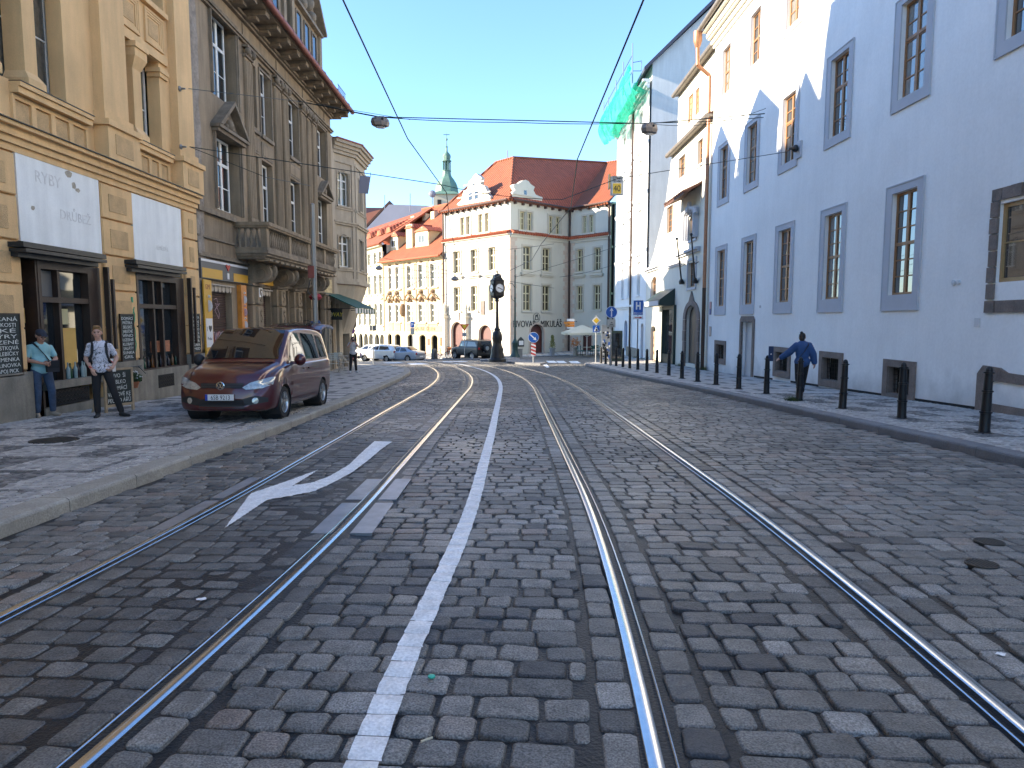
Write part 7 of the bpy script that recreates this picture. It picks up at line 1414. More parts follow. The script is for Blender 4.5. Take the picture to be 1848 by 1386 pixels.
# bicycle
def bicycle(x, y, rz, frame, lab, bars=True):
    r_ = empty('bicycle', (x, y, gz(x, y)+.08), lab, 'bicycle', 'bicycles at the brewery corner', rz=rz, sc_=KSC); T_ = Matrix.Rotation(PI/2, 3, 'X')
    for wx in (0, 1.05):
        w_ = MB().lathe([(.33,-.02),(.35,0),(.33,.02),(.31,0),(.33,-.02)], (wx,0,.35), 22, False, T_).build('wheel', TYRE, r_, local=True, smooth=True)
        m_ = MB(); [m_.bar((wx,0,.35),(wx+.32*math.cos(a),0,.35+.32*math.sin(a)),.006,None,4) for a in [i*PI/5 for i in range(10)]]; m_.build('spokes', CHR, w_, local=True)
    m_ = MB().tube([(0,0,.35),(.38,0,.3),(.95,0,.8),(1.05,0,.35)], .03).tube([(.38,0,.3),(.25,0,.9)], .028).tube([(0,0,.35),(.27,0,.75),(.93,0,.85)], .022).tube([(.95,0,.8),(.9,0,1.05)], .022); m_.build('frame', frame, r_, local=True)
    MB().tube([(.85,-.28,1.05),(.9,0,1.07),(.85,.28,1.05)], .02).build('handlebar', PLB, r_, local=True); MB().box(.12,.38,-.07,.07,.9,.96).build('saddle', PLB, r_, local=True); MB().box(.98,1.25,-.15,.15,.8,1.0).build('basket', M('orange_plastic', (.5,.14,.03), .5, 0, 0), r_, local=True)
p = gnd(797, 643); 
p = atY(790, 641, 60); bicycle(p.x, p.y, R(0), M('bike_red', (.45,.05,.03), .4, 0, 0), 'orange and red hire bicycle standing left of the black off-road car'); p = atY(806, 641, 60.5); bicycle(p.x, p.y, R(80), PLB, 'dark bicycle seen end-on beside the nose of the black off-road car')
# ================================================================ STREET FURNITURE
IRN = M('black_painted_iron', (.012,.012,.014), .45, .3, .15, 8, .1, 60)
BP = [(1776,781),(1627,755),(1520,737.5),(1442,723),(1383,711),(1333,701.7),(1292,694),(1258.8,688),(1230.6,682.5),(1206.8,677.3),(1185.5,672.8),(1167.3,669.6),(1151,667),(1136.5,664.6),(1124,662.3),(1112,660.3),(1102,658.6),(1093,656.8),(1084.5,655.4)]
def bprof(k=1.): return [(.085,0),(.085,.03),(.078,.05),(.075,.30),(.09,.305),(.09,.325),(.072,.33),(.066,.62),(.082,.625),(.082,.645),(.064,.65),(.057,.90),(.08,.905),(.08,.925),(.052,.93),(.05,.96),(.04,.99),(.02,1.01),(.001,1.015)]
bm0 = MB().lathe([(r_*.95, z*.985) for r_, z in bprof()], (0,0,0), 16).mesh('post', IRN, True)
ln = ['bollard nearest the camera, at the right edge before the walled-up arch','second bollard from the camera, before a cellar opening','third bollard from the camera, left of the second cellar opening','fourth bollard, with grass at its foot, in front of the woman in blue','fifth bollard, with a small blue sign on top','sixth bollard, just right of the palace door','seventh bollard, just left of the palace door','eighth bollard, below the palace downpipe']
for i, (px, py) in enumerate(BP):
    p = gnd(px, py, SIDE); lab = 'black iron '+(ln[i] if i < 8 else 'bollard in the row along the right kerb, number %d counted from the camera' % (i+1))
    if i >= 8: lab = 'black iron bollard '+['opposite the round stone portal','left of the round stone portal','in front of the dark shopfront','right of the narrow pine door','in front of the narrow pine door','right of the blue hospital sign post','under the blue hospital sign','before the arched shutter of the tall white house','left of the arched shutter','nearest the round blue arrow sign','left of the round blue arrow sign'][i-8]
    e = empty('bollard', p, lab, 'bollard', 'black bollards along the right kerb'); e.rotation_euler = (rnd.uniform(-.018,.018), rnd.uniform(-.02,.02), rnd.uniform(0,6)); put('post', bm0, e); 
    if i < 9: m_ = MB().lathe([(.13,-.005),(.13,.006),(.1,.012),(.08,.014)], (0,0,0), 14); m_.build('foot_collar', IRN, e, local=True)
p = gnd(1383, 711, SIDE); e = empty('small_blue_sign', p+Vector((.07,-.03,.95)), 'small dark blue plate with a white dot fixed on a bollard top', 'sign'); MB().box(-.06,.06,-.01,.01,-.1,.28).build('plate', M('navy_plate', (.02,.04,.1), .5, 0, 0), e, local=True); MB().disc((0,-.012,.08),(0,1,0),.018,.006).build('white_dot', SHW, e, local=True)
# grass tufts
GRS = M('weeds', (.05,.08,.025), .8, 0, .4, 20)
def tuft(c, n, r, h, lab):
    m_ = MB()
    for _ in range(n):
        a = rnd.uniform(0, 6.28); q = Vector(c)+Vector((math.cos(a), math.sin(a), 0))*rnd.uniform(0, r); l = Vector((math.cos(a)*rnd.uniform(.2,1), math.sin(a)*rnd.uniform(.2,1), 1.1)).normalized()*h*rnd.uniform(.4,1); s = Vector((-math.sin(a), math.cos(a), 0))*.007; m_.add([q-s, q+s, q+l], [(0,1,2)])
    o = m_.build('weeds', GRS, loc=c); tag(o, lab, 'weeds', kind='stuff')
tuft(gnd(1440,723,SIDE)+Vector((-.12,0,0)), 260, .2, .14, 'small green tuft of weeds at the foot of the fourth bollard')
for px, py in ((1275,671),(1232,664),(1200,660),(1188,658),(1165,655),(1150,653)): tuft(FR.P(FR.at(px,py)[0],.12,gz(9,31.5-FR.at(px,py)[0])+SIDE), 160, .3, .3, 'weeds growing along the foot of the houses on the right')
SGB = M('sign_blue_enamel', (.012,.10,.42), .35, 0, 0); SGWH = M('sign_white_enamel', (.75,.75,.75), .35, 0, 0); SGY = M('sign_yellow_enamel', (.75,.48,.03), .35, 0, 0); SGR = M('sign_red_enamel', (.5,.04,.03), .35, 0, 0); SGK = M('sign_back_grey', (.30,.31,.32), .45, .5, .1)
def pole(base, h, lab, cat='road sign', name='road_sign', r=.035, mat=SGK):
    e = empty(name, base, lab, cat); MB().bar((0,0,-.05),(0,0,h),r,None,10).build('pole', mat, e, local=True); return e
def sgn_disc(e, z, r, m1=SGB, rim=SGWH, y=-.05):
    MB().disc((0,y,z),(0,1,0),r,.02,28).build('rim', rim, e, local=True); return MB().disc((0,y-.012,z),(0,1,0),r*.93,.01,28).build('disc', m1, e, local=True)
def arrow(e, pts, m, y=-.075): return MB().extr(pts, (0,y,0), (1,0,0), (0,0,1), (0,.006,0)).build('arrow', m, e, local=True)
def zof(py, Y): return atY(924, py, Y).z
b0 = gnd(1102, 660, SIDE); Y = b0.y; e = pole(b0, zof(553,Y)-b0.z+.02, 'round blue sign with a white upward arrow above a pale text plate'); zc = zof(563.5,Y)-b0.z; r_ = 10.6/FOC*Y; sgn_disc(e, zc, r_)
arrow(e, [(-r_*.12,zc-r_*.75),(r_*.12,zc-r_*.75),(r_*.08,zc+.25*r_),(r_*.32,zc+.2*r_),(0,zc+.8*r_),(-r_*.32,zc+.2*r_),(-r_*.08,zc+.25*r_)], SGWH)
q = (583-563.5)/FOC*Y; w_ = 7.5/FOC*Y; MB().box(-w_,w_,-.07,-.05,zc-q-w_*.95,zc-q+w_*.9).build('text_plate', M('beige_plate', (.55,.5,.42), .5, 0, 0), e, local=True)
for k in range(4): MB().box(-w_*.7+.06*k,w_*.7-.05*k,-.075,-.07,zc-q-w_*.75+k*w_*.4,zc-q-w_*.6+k*w_*.4).build('text_row', IRN, e, local=True)
b0 = gnd(1149.5, 663, SIDE); Y = b0.y; e = pole(b0, zof(541,Y)-b0.z, 'tall blue hospital sign reading H NEMOCNICE with a white arrow plate below'); z0, z1 = zof(569,Y)-b0.z, zof(541.5,Y)-b0.z; w_ = 9/FOC*Y
MB().box(-w_,w_,-.07,-.05,z0,z1).build('frame', SGWH, e, local=True); MB().box(-w_*.94,w_*.94,-.08,-.071,z0+.03,z1-.03).build('panel', SGB, e, local=True)
hz = (z1-z0)*.5; zc = z0+(z1-z0)*.62; k = hz/2; MB().box(-.3*w_*1.6,-.3*w_*.7,-.09,-.081,zc-k,zc+k).box(.3*w_*.7,.3*w_*1.6,-.09,-.081,zc-k,zc+k).box(-.3*w_*.7,.3*w_*.7,-.09,-.081,zc-k*.22,zc+k*.22).build('letter_h', SGWH, e, local=True)
TXT(e, 'NEMOCNICE', None, 0, 0, .11, SGWH, local=((0,-.083,z0+.07),0), font_scale=.85, ext=.002); MB().box(-w_,w_,-.08,-.06,z0-.2,z0-.04).build('arrow_plate', SGWH, e, local=True); MB().box(-w_*.7,w_*.4,-.09,-.081,z0-.14,z0-.1).extr([(w_*.3,z0-.18),(w_*.8,z0-.12),(w_*.3,z0-.06)], (0,-.087,0), (1,0,0), (0,0,1), (0,.006,0)).build('arrow', SGR, e, local=True)
b0 = gnd(1075, 655, SIDE); Y = b0.y; e = pole(b0, zof(569,Y)-b0.z, 'yellow diamond priority sign above a blue pedestrian crossing sign'); zc = zof(578.5,Y)-b0.z; r_ = 9/FOC*Y
for k, m, y in ((1,IRN,-.055),(.94,SGWH,-.06),(.6,SGY,-.068)): MB().extr([(0,zc-r_*k),(r_*k,zc),(0,zc+r_*k),(-r_*k,zc)], (0,y,0), (1,0,0), (0,0,1), (0,.004,0)).build('diamond', m, e, local=True)
zc2 = zof(593.5,Y)-b0.z; r2_ = 6.2/FOC*Y; MB().box(-r2_,r2_,-.07,-.05,zc2-r2_,zc2+r2_).build('crossing_panel', SGB, e, local=True); MB().extr([(-r2_*.75,zc2-r2_*.7),(r2_*.75,zc2-r2_*.7),(0,zc2+r2_*.8)], (0,-.077,0), (1,0,0), (0,0,1), (0,.006,0)).build('triangle', SGWH, e, local=True); MB().beam((-.02,-.082,zc2-r2_*.6),(.02,-.082,zc2),.01,.05).beam((.06,-.082,zc2-r2_*.6),(.02,-.082,zc2),.01,.05).ball((.02,-.082,zc2+.08),.035,8,6).build('walker', IRN, e, local=True)
# islands
def island(pxs, lab, h=.12):
    poly = [gnd(*p) for p in pxs]; poly = [(p.x, p.y) for p in poly]; m_ = MB(); n = len(poly)
    tr = tessellate_polygon([[Vector((x, y, 0)) for x, y in poly]]); m_.add([(x, y, gz(x, y)+h) for x, y in poly]+[(x, y, gz(x, y)-.05) for x, y in poly], [tuple(t) for t in tr]+[(i, (i+1) % n, n+(i+1) % n, n+i) for i in range(n)]); tag(m_.build('traffic_island', KERBR), lab, kind='structure')
island([(908,653.5),(935,651.5),(980,654),(985,657.5),(975,659.5),(945,658.5),(915,655.5)], 'low stone traffic island carrying the striped keep-right marker'); island([(866,650.5),(900,648),(936,649),(938,651.5),(900,652.5),(868,652)], 'long low traffic island at the foot of the street clock'); island([(765,646.5),(868,648),(866,649.2),(768,647.8)], 'thin kerbed island edge before the black off-road car', .1)
b0 = gnd(962.5, 655, .12); Y = b0.y; e = pole(b0, zof(600,Y)-b0.z, 'round blue keep-right sign with white diagonal arrow over a red and white striped board'); zc = zof(609,Y)-b0.z; r_ = 9.7/FOC*Y; sgn_disc(e, zc, r_)
a = R(-42); ar = [(-r_*.8,r_*.1),(r_*.25,r_*.1),(r_*.2,r_*.32),(r_*.75,0),(r_*.2,-r_*.32),(r_*.25,-r_*.1),(-r_*.8,-r_*.1)]; arrow(e, [(x*math.cos(a)-z*math.sin(a), zc+x*math.sin(a)+z*math.cos(a)) for x, z in ar], SGWH)
zt_, zb_ = zof(619.5,Y)-b0.z, zof(642,Y)-b0.z; w_ = 4.3/FOC*Y; bd = MB().box(-w_,w_,-.06,-.045,zb_,zt_).build('board', SGWH, e, local=True); m_ = MB(); k = 0; hh = (zt_-zb_)/7
for k in range(4): z = zb_+k*2*hh; m_.extr([(-w_,min(z+hh*1.0,zt_)),(w_,z-.0),(w_,min(z+hh,zt_)),(-w_,min(z+2*hh,zt_))], (0,-.07,0), (1,0,0), (0,0,1), (0,.008,0))
m_.build('red_stripes', SGR, bd, local=True)
b0 = atY(838.5, 643, 57); e = pole(b0, zof(585,57)-b0.z, 'give way triangle on a thin post in front of the black off-road car'); zc = zof(590,57)-b0.z; r_ = 8.5/FOC*57
MB().extr([(-r_,zc+r_*.6),(r_,zc+r_*.6),(0,zc-r_*.9)], (0,-.06,0), (1,0,0), (0,0,1), (0,.01,0)).build('triangle', SGR, e, local=True); MB().extr([(-r_*.6,zc+r_*.4),(r_*.6,zc+r_*.4),(0,zc-r_*.5)], (0,-.068,0), (1,0,0), (0,0,1), (0,.006,0)).build('field', SGY, e, local=True); MB().box(-r_*.45,r_*.45,-.07,-.05,zc-r_*2,zc-r_*1.2).build('plate', SGK, e, local=True)
b0 = atY(745, 642, 62); e = pole(b0, zof(580,62)-b0.z, 'blue parking sign with white P above a grey plate before the cream house'); z0, z1 = zof(591,62)-b0.z, zof(580.5,62)-b0.z; w_ = 3.7/FOC*62; MB().box(-w_,w_,-.07,-.05,z0,z1).build('panel', SGB, e, local=True); TXT(e, 'P', None, 0, 0, .42, SGWH, local=((0,-.075,z0+.1),0), ext=.004); MB().box(-w_,w_,-.07,-.05,z0-.65,z0-.04).build('plate', SGK, e, local=True)
b0 = gnd(674, 656, SIDE); Y = b0.y; e = pole(b0, zof(587,Y)-b0.z, 'thin grey post with two small plates seen from behind, right of the photographing woman', r=.03); w_ = 6/FOC*Y; MB().box(-w_,w_,.03,.05,zof(597,Y)-b0.z,zof(587,Y)-b0.z).build('plate', SGK, e, local=True)
# big left signs (D board and no-stopping disc) on the drainpipe post
b0 = atY(628, 640, 52); b0.z = gz(b0.x, b0.y); e = pole(b0, zof(520,52)-b0.z, 'dark post at the left corner with hanging arm lantern and round signs', 'sign post', 'sign_post', .05, IRN); zc = zof(584,52)-b0.z
m_ = MB().lathe([(.36,-.03),(.36,.03)], (.33,0,zc), 20, True, Matrix.Rotation(PI/2, 3, 'X') @ Matrix.Diagonal((1,1.35,1))).build('oval_board', M('brown_board', (.12,.07,.045), .5, 0, .1), e, local=True); TXT(e, 'D', None, 0, 0, .5, M('gold_letter', (.5,.32,.08), .4, .3, 0), local=((.33,-.05,zc-.18),0), ext=.01); zc = zof(597,52)-b0.z; MB().disc((.33,0,zc),(0,1,0),.25,.04).build('round_sign', M('purple_sign', (.22,.05,.18), .4, 0, .2, 9), e, local=True)
# lamp on post bracket left
# street clock
b0 = gnd(897.5, 652.5, .12); Y = b0.y; e = empty('street_clock', b0, 'black cast iron street clock with white dials on a tall fluted column', 'street clock'); zz = lambda py: zof(py,Y)-b0.z; px1 = Y/FOC
pr = [(17.5,653),(17,648),(14,646),(13,641),(11.5,636),(12,630),(9,624),(8,617),(10,612),(9.5,605),(8,600),(5.5,597),(6,594),(4,592),(3.2,588),(2.6,560),(2.4,545),(4,543),(3,540),(7,535)]
MB().lathe([(r_*px1*.93, max(-.02, zz(y))) for r_, y in pr], (0,0,0), 18).build('column', IRN, e, local=True, smooth=True)
HD = MB(); hw = 12.5*px1*.84; z0, z1 = zz(535), zz(508); 
def oct_(z, k): return [(hw*k*math.cos(t), hw*k*math.sin(t), z) for t in [R(38)+PI/4*i+PI/8*0 for i in range(8)]]
def sq(z, k, c=.25): 
    p = [(1,-1+c),(1,1-c),(1-c,1),(-1+c,1),(-1,1-c),(-1,-1+c),(-1+c,-1),(1-c,-1)]; a = R(25); return [((x*math.cos(a)-y*math.sin(a))*hw*k, (x*math.sin(a)+y*math.cos(a))*hw*k, z) for x, y in p]
L_ = [(z0-.12,.5),(z0,.95),(z0+.1,1),(z1,1),(z1+.06,1.06),(z1+.12,.8),(zz(503),.8),(zz(501),.62),(zz(497.5),.6),(zz(496),.35),(zz(494.5),.3),(zz(494),.06)]
vs = [v for z, k in L_ for v in sq(z, k)]; HD.add(vs, [(j*8+i, j*8+(i+1) % 8, (j+1)*8+(i+1) % 8, (j+1)*8+i) for j in range(len(L_)-1) for i in range(8)]); HD.ball((0,0,zz(491.5)), .05, 8, 6).bar((0,0,zz(494)),(0,0,zz(489)),.015); hd = HD.build('clock_head', IRN, e, local=True)
zc = (z0+z1)/2+.04; DIAL = M('clock_dial', (.75,.76,.78), .3, 0, 0)
for q in range(4):
    a = R(25)+q*PI/2-PI/2; n_ = Vector((math.cos(a), math.sin(a), 0)); c = n_*(hw+.01)+Vector((0,0,zc)); rd = hw*.72; dl = MB().disc(c, n_, rd, .03, 24).build('dial', DIAL, hd, local=True); MB().lathe([(rd,-.02),(rd*1.09,-.02),(rd*1.09,.035),(rd,.035)], c, 24, False, n_.to_track_quat('Z','Y').to_matrix()).build('bezel', IRN, hd, local=True)
    u = n_.cross(Vector((0,0,1)))*-1; f = lambda ang, r_: c+n_*.03+(u*math.sin(ang)+Vector((0,0,1))*math.cos(ang))*r_
    m_ = MB().beam(f(0,0), f(R(118),rd*.8), .012, .04).beam(f(0,0), f(R(278),rd*.55), .012, .05)
    for i in range(12): m_.beam(f(i*PI/6,rd*.8), f(i*PI/6,rd*.92), .008, .03)
    m_.build('hands_and_marks', IRN, hd, local=True)
# green lamp standard
b0 = atY(929.5, 643, 55); b0.z = gz(b0.x, b0.y)+.08; Y = 55; px1 = Y/FOC; GRP = M('dark_green_iron', (.02,.05,.045), .45, .3, .15, 4)
e = empty('lamp_standard', b0, 'tall dark green ornate iron mast with stepped base between clock and keep-right sign', 'mast'); zz = lambda py: zof(py,Y)-b0.z
MB().lathe([(r_*px1, max(0, zz(y))) for r_, y in [(9,644),(8.5,642),(6,638),(5,632),(5,622),(5.8,620),(5,617),(3,614),(2,611),(1.7,600),(1.5,540),(2,538),(1.4,536),(1.2,500),(1.6,498),(1,496),(.9,455),(1.4,453),(.4,449)]], (0,0,0), 12).build('mast', GRP, e, local=True, smooth=True); MB().tube([(0,0,zz(520)),(-.2,0,zz(512)),(-.45,0,zz(511)),(-.55,0,zz(518)),(-.4,0,zz(524))], .025).tube([(0,0,zz(545)),(-.25,0,zz(540)),(-.3,0,zz(533))], .02).build('scroll_bracket', GRP, e, local=True)
b1 = atY(938, 644, 55.5); b1.z = gz(b1.x, b1.y)+.08; e = empty('cable_cabinet', b1, 'grey metal cable cabinet beside the green mast', 'cabinet'); MB().box(-.22,.22,-.18,.18,0,.68).box(-.25,.25,-.21,.21,.68,.73).build('case', M('grey_cabinet', (.28,.27,.25), .5, .2, .1), e, local=True); MB().box(-.18,.18,-.19,-.181,.06,.62).build('door', M('grey_cabinet', (.28,.27,.25)), e, local=True)
BIN = M('bin_grey', (.09,.085,.08), .6, .2, .1)
for px, Y, lb in ((737,61.5,'dark stepped litter bin beside the tail of the silver saloon'),(784,60.5,'dark litter bin left of the red hire bicycle')):
    b1 = atY(px, 641, Y); b1.z = gz(b1.x, b1.y)+.02; e = empty('litter_bin', b1, lb, 'litter bin'); MB().lathe([(.3,0),(.27,.5),(.22,.85),(.12,.92),(.001,.95)], (0,0,0), 4, True).build('bin_body', BIN, e, local=True); MB().lathe([(.31,0),(.31,.08)], (0,0,0), 4).build('foot', IRN, e, local=True)
# clipped shrub in planter
b1 = atY(997, 641, 57.5); b1.z = gz(b1.x, b1.y)+.08; e = empty('potted_shrub', b1, 'slender yellow-green shrub in a grey pot left of the parasols', 'potted shrub'); MB().lathe([(.16,0),(.24,.6),(.27,.6),(.27,.68),(.2,.68)], (0,0,0), 14).build('pot', M('grey_pot', (.25,.25,.25), .7, 0, .1), e, local=True)
m_ = MB(); 
for k in range(9): leafball(m_, (0,0,.8+k*.11), .3*(1-k*.07), 70, .05, 1)
m_.build('foliage', M('yellow_green_leaves', (.16,.17,.035), .6, 0, .5, 6), e, local=True)
# parasols
PSC = M('cream_parasol', (.78,.72,.56), .75, 0, .03); PST = node(PSC, 'ShaderNodeBsdfTranslucent'); PST.inputs[0].default_value = (.8,.72,.5,1); mx = node(PSC, 'ShaderNodeMixShader'); mx.inputs[0].default_value = .35; link(PSC, bsdf(PSC).outputs[0], mx.inputs[1]); link(PSC, PST.outputs[0], mx.inputs[2]); link(PSC, mx.outputs[0], PSC.node_tree.nodes['Material Output'].inputs[0])
def parasol(px, Y, wpx, ytop, yrim, lb):
    b1 = atY(px, 640, Y); b1.z = gz(b1.x, b1.y)+.08; e = empty('parasol', b1, lb, 'parasol', 'cream parasols of the corner cafe'); s = Y/FOC; zt, zr_ = zof(ytop,Y)-b1.z, zof(yrim,Y)-b1.z; h = wpx*s/2/1.15
    m_ = MB(); c = [(-h,-h),(h,-h),(h,h),(-h,h)]; vs = [(0,0,zt)]; R0_ = []
    for k in (.12,.5,1):
        for i in range(4):
            for j in range(6):
                (x0,y0),(x1,y1) = c[i],c[(i+1)%4]; f = j/6; x = x0+(x1-x0)*f; y = y0+(y1-y0)*f; sag = .12*math.sin(PI*f)*k; vs.append((x*k, y*k, zr_+(zt-zr_)*(1-k)+sag*.4+(.02 if k == .12 else 0)))
    fs = [(0,1+i,1+(i+1)%24) for i in range(24)]+[(1+24*q+i,1+24*q+(i+1)%24,25+24*q+(i+1)%24,25+24*q+i) for q in range(2) for i in range(24)]; rim = vs[-24:]; n = len(vs); vs += [(x,y,z-.18) for x,y,z in rim]; fs += [(n-24+i,n-24+(i+1)%24,n+(i+1)%24,n+i) for i in range(24)]
    m_.add(vs, fs).build('canopy', PSC, e, local=True); m_ = MB().bar((0,0,0),(0,0,zt),.035); m_.build('pole', WFR, e, local=True); m_ = MB()
    for x, y in c: m_.bar((0,0,zr_-.3),(x*.6,y*.6,zr_+(zt-zr_)*.4-.05),.015)
    m_.build('ribs', WFR, e, local=True); MB().box(-.3,.3,-.3,.3,0,.08).build('base_slab', CONC, e, local=True)
parasol(1059, 55.5, 74, 591, 601, 'nearer and lower cream parasol over the teal tables'); parasol(1050, 58.5, 80, 586.5, 600, 'larger cream parasol behind, its tip pointing left')
TEAL = M('teal_fabric', (.02,.12,.11), .7, 0, .2)
def table(px, Y, lb, m=TEAL):
    b1 = atY(px, 640, Y); b1.z = gz(b1.x, b1.y)+.08; e = empty('cafe_table', b1, lb, 'table', 'tables under the cream parasols'); MB().box(-.45,.45,-.4,.4,.68,.72).build('top', M('pale_wood_top', (.4,.36,.28), .6, 0, .1), e, local=True); mm = MB().bar((0,0,0),(0,0,.68),.03).box(-.25,.25,-.25,.25,0,.03).build('pedestal', IRN, e, local=True)
def chair(b1, rz, lb, g, m, mf=IRN, sc_=KSC):
    e = empty('cafe_chair', b1, lb, 'chair', g, rz=rz, sc_=sc_); MB().box(-.22,.22,-.22,.22,.43,.47).build('seat', m, e, local=True); MB().hexa([(-.22,.2,.6),(.22,.2,.6),(.22,.23,.6),(-.22,.23,.6),(-.2,.26,.9),(.2,.26,.9),(.2,.29,.9),(-.2,.29,.9)]).build('backrest', m, e, local=True)
    for x in (-.2,.2):
        for y in (-.2,.2): MB().bar((x*1.08,y*1.08,0),(x,y,.45 if y < 0 else .9),.014).build('leg', mf, e, local=True)
    return e
table(1058, 56.2, 'cafe table at the foot of the nearer parasol'); table(1075, 57, 'cafe table right of the parasol poles')
for i, (px, Y, rz) in enumerate(((1047,56,90),(1052,57,80),(1065,55.6,-90),(1070,56.4,180),(1082,56.4,-80),(1079,57.2,30))):
    b1 = atY(px, 640, Y); b1.z = gz(b1.x, b1.y)+.08; chair(b1, R(rz), 'teal cafe chair under the cream parasols, '+['left of the nearer table','behind the nearer table','right of the nearer parasol pole','turned towards the wall','rightmost, beside the poster column','second from the right'][i], 'teal chairs under the parasols', TEAL)
b1 = atY(1038, 641, 56.5); b1.z = gz(b1.x, b1.y)+.08; e = empty('orange_bush', b1, 'orange dried flower arrangement in a tall stand at the cafe entrance', 'plant'); MB().lathe([(.2,0),(.14,.5),(.18,.7)], (0,0,0), 10).build('stand', CONC, e, local=True); m_ = MB(); leafball(m_, (0,0,1.1), .45, 320, .06, 1.1); m_.build('flowers', M('orange_flowers', (.55,.2,.05), .7, 0, .4, 9), e, local=True)
# poster column
b1 = gnd(1094, 656, SIDE); b1 = atY(1093, 650, 43.5); b1.z = gz(b1.x, b1.y)+SIDE; e = empty('sticker_covered_box', b1, 'tall box covered in black and white stickers at the far kerb corner', 'utility box'); zt_ = zof(588,43.5)-b1.z
MB().box(-.28,.28,-.2,.2,0,zt_).box(-.31,.31,-.23,.23,zt_,zt_+.06).build('case', SGK, e, local=True); m_ = MB()
for _ in range(60): x, z = rnd.uniform(-.22,.22), rnd.uniform(.1,zt_-.1); m_.mat(rnd.choice((SHW, IRN, IRN, SGB))).box(x-.05,x+.05,-.206,-.202-rnd.uniform(0,.002),z-.05,z+.06)
m_.build('stickers', None, e, local=True)
b1 = atY(1112, 652, 44.5); b1.z = gz(b1.x, b1.y)+SIDE; e = empty('dark_cabinet', b1, 'dark green glazed cabinet behind the bollards at the tall white house', 'cabinet'); MB().box(-.35,.35,-.25,.25,0,2.0).build('case', DGR, e, local=True); MB().box(-.3,.3,-.26,-.251,.2,1.85).build('glazing', GLASS, e, local=True)
# fluid orange sign stack on the brewery corner
s_, z_ = FW.at(1028, 583); 
e = empty('hanging_signs', FW.P(.3,.6,z_-.9), 'stack of small white and orange hanging signs at the brewery corner', 'sign'); Fg = Fac(atY(1018,583,62.5).x, 62.5, 1, 0)
for k, (y0, y1, a, b, m) in enumerate(((575,580,.25,.95,SHW),(580,585,.0,.95,SHO),(585,590,.1,.95,SHO),(590,593.5,.25,.95,SHW))): MB().fb(Fg, a, b, 0, .06, zof(y1,62.5)+.02, zof(y0,62.5)-.02).build('panel', m, e)
MB().bar(Fg.P(.95,.03,zof(580,62.5)), Fg.P(1.4,-2.4,zof(580,62.5)), .03).build('bracket', IRN, e)
# ---- wires, lamps, banner
WIR = M('wire', (.012,.03,.035), .5, .3, 0)
def wire(pts, r, lab, sag=0., name='span_wire'):
    P_ = []
    for a, b in zip(pts[:-1], pts[1:]):
        a, b = Vector(a), Vector(b)
        for i in range(12): t = i/12; v = a.lerp(b, t); v.z -= sag*4*t*(1-t); P_.append(v)
    P_.append(Vector(pts[-1])); m_ = MB().tube(P_, r, 6); return tag(m_.build(name, WIR, loc=P_[0]), lab, 'wire', 'overhead tram and lamp wires')
def cw(off, H0, lab):
    pts = []
    for t in [3,14,19,26,31,36,42,50,60]: X, Y = W(t, off); pts.append((X+(.2 if t % 2 else -.1), Y, gz(X, Y)+H0))
    return wire(pts, .012, lab, 0, 'contact_wire')
cw(-2.0, 5.55, 'left tram contact wire running from the top edge to the square'); cw(1.42, 5.15, 'right tram contact wire running from the top edge to the square')
A = FL.P(*[FL.at(545,186)[0], .2, FL.at(545,186)[1]]); B = FR.P(*[FR.at(1385,205)[0], .1, FR.at(1385,205)[1]])
L1 = atY(686, 211, 25.6); L2 = atY(1172, 223, 25.2)
wire([A, L1, L2, B], .018, 'upper span wire carrying the two grey street lamps'); wire([A+Vector((0,0,.12)), L1+Vector((-.1,0,.0)), (L1+L2)/2+Vector((0,.05,-.06)), L2+Vector((.1,0,.03)), B+Vector((0,.1,-.1))], .014, 'loose lamp cable twisted round the upper span wire', .05)
wire([L2, (L2+B)/2+Vector((0,0,-.2)), B+Vector((0,-.1,.15))], .01, 'slack cable between the right lamp and the palace wall', .06)
A2 = FL.P(FL.at(323,160)[0], .25, FL.at(323,160)[1]); A3 = FL.P(FL.at(325,265)[0], .25, FL.at(325,265)[1]); N1 = atY(795, 333, 19.2); N2 = atY(1015, 360, 18.6); B3 = FR.P(FR.at(1440,274)[0], .35, FR.at(1440,274)[1])
wire([A3, N1], .011, 'lower span wire from the ochre house to the left contact wire'); wire([N2, atY(1115,322,19.5), B3], .011, 'span wire from the right contact wire to the niche in the palace'); wire([A2, atY(540,183,24), atY(740,216,26)], .009, 'thin stay wire from the upper anchor on the ochre house'); wire([N1, N2], .009, 'short cross wire between the two contact wires', .1); wire([A3, atY(480,320,17), atY(560,335,20)], .008, 'thin drooping wire below the lower span wire')
for wi, (a, b) in enumerate((((1010,500),(1130,470)),((700,480),(900,500)),((620,450),(1000,520)),((800,455),(1000,440)),((930,500),(1240,400)),((620,495),(800,500)))): wire([atY(*a, 50), atY(*b, 48)], .014, 'thin wire crossing before '+['the right face of the brewery','the left face of the brewery','the ornate cream house and brewery','the upper brewery windows','the tall white building','the foot of the arcaded house'][wi], .15)
LGT = M('lamp_housing', (.20,.165,.14), .5, .2, .15, 9); DIF = M('lamp_diffuser', (.45,.43,.4), .3, 0, .1)
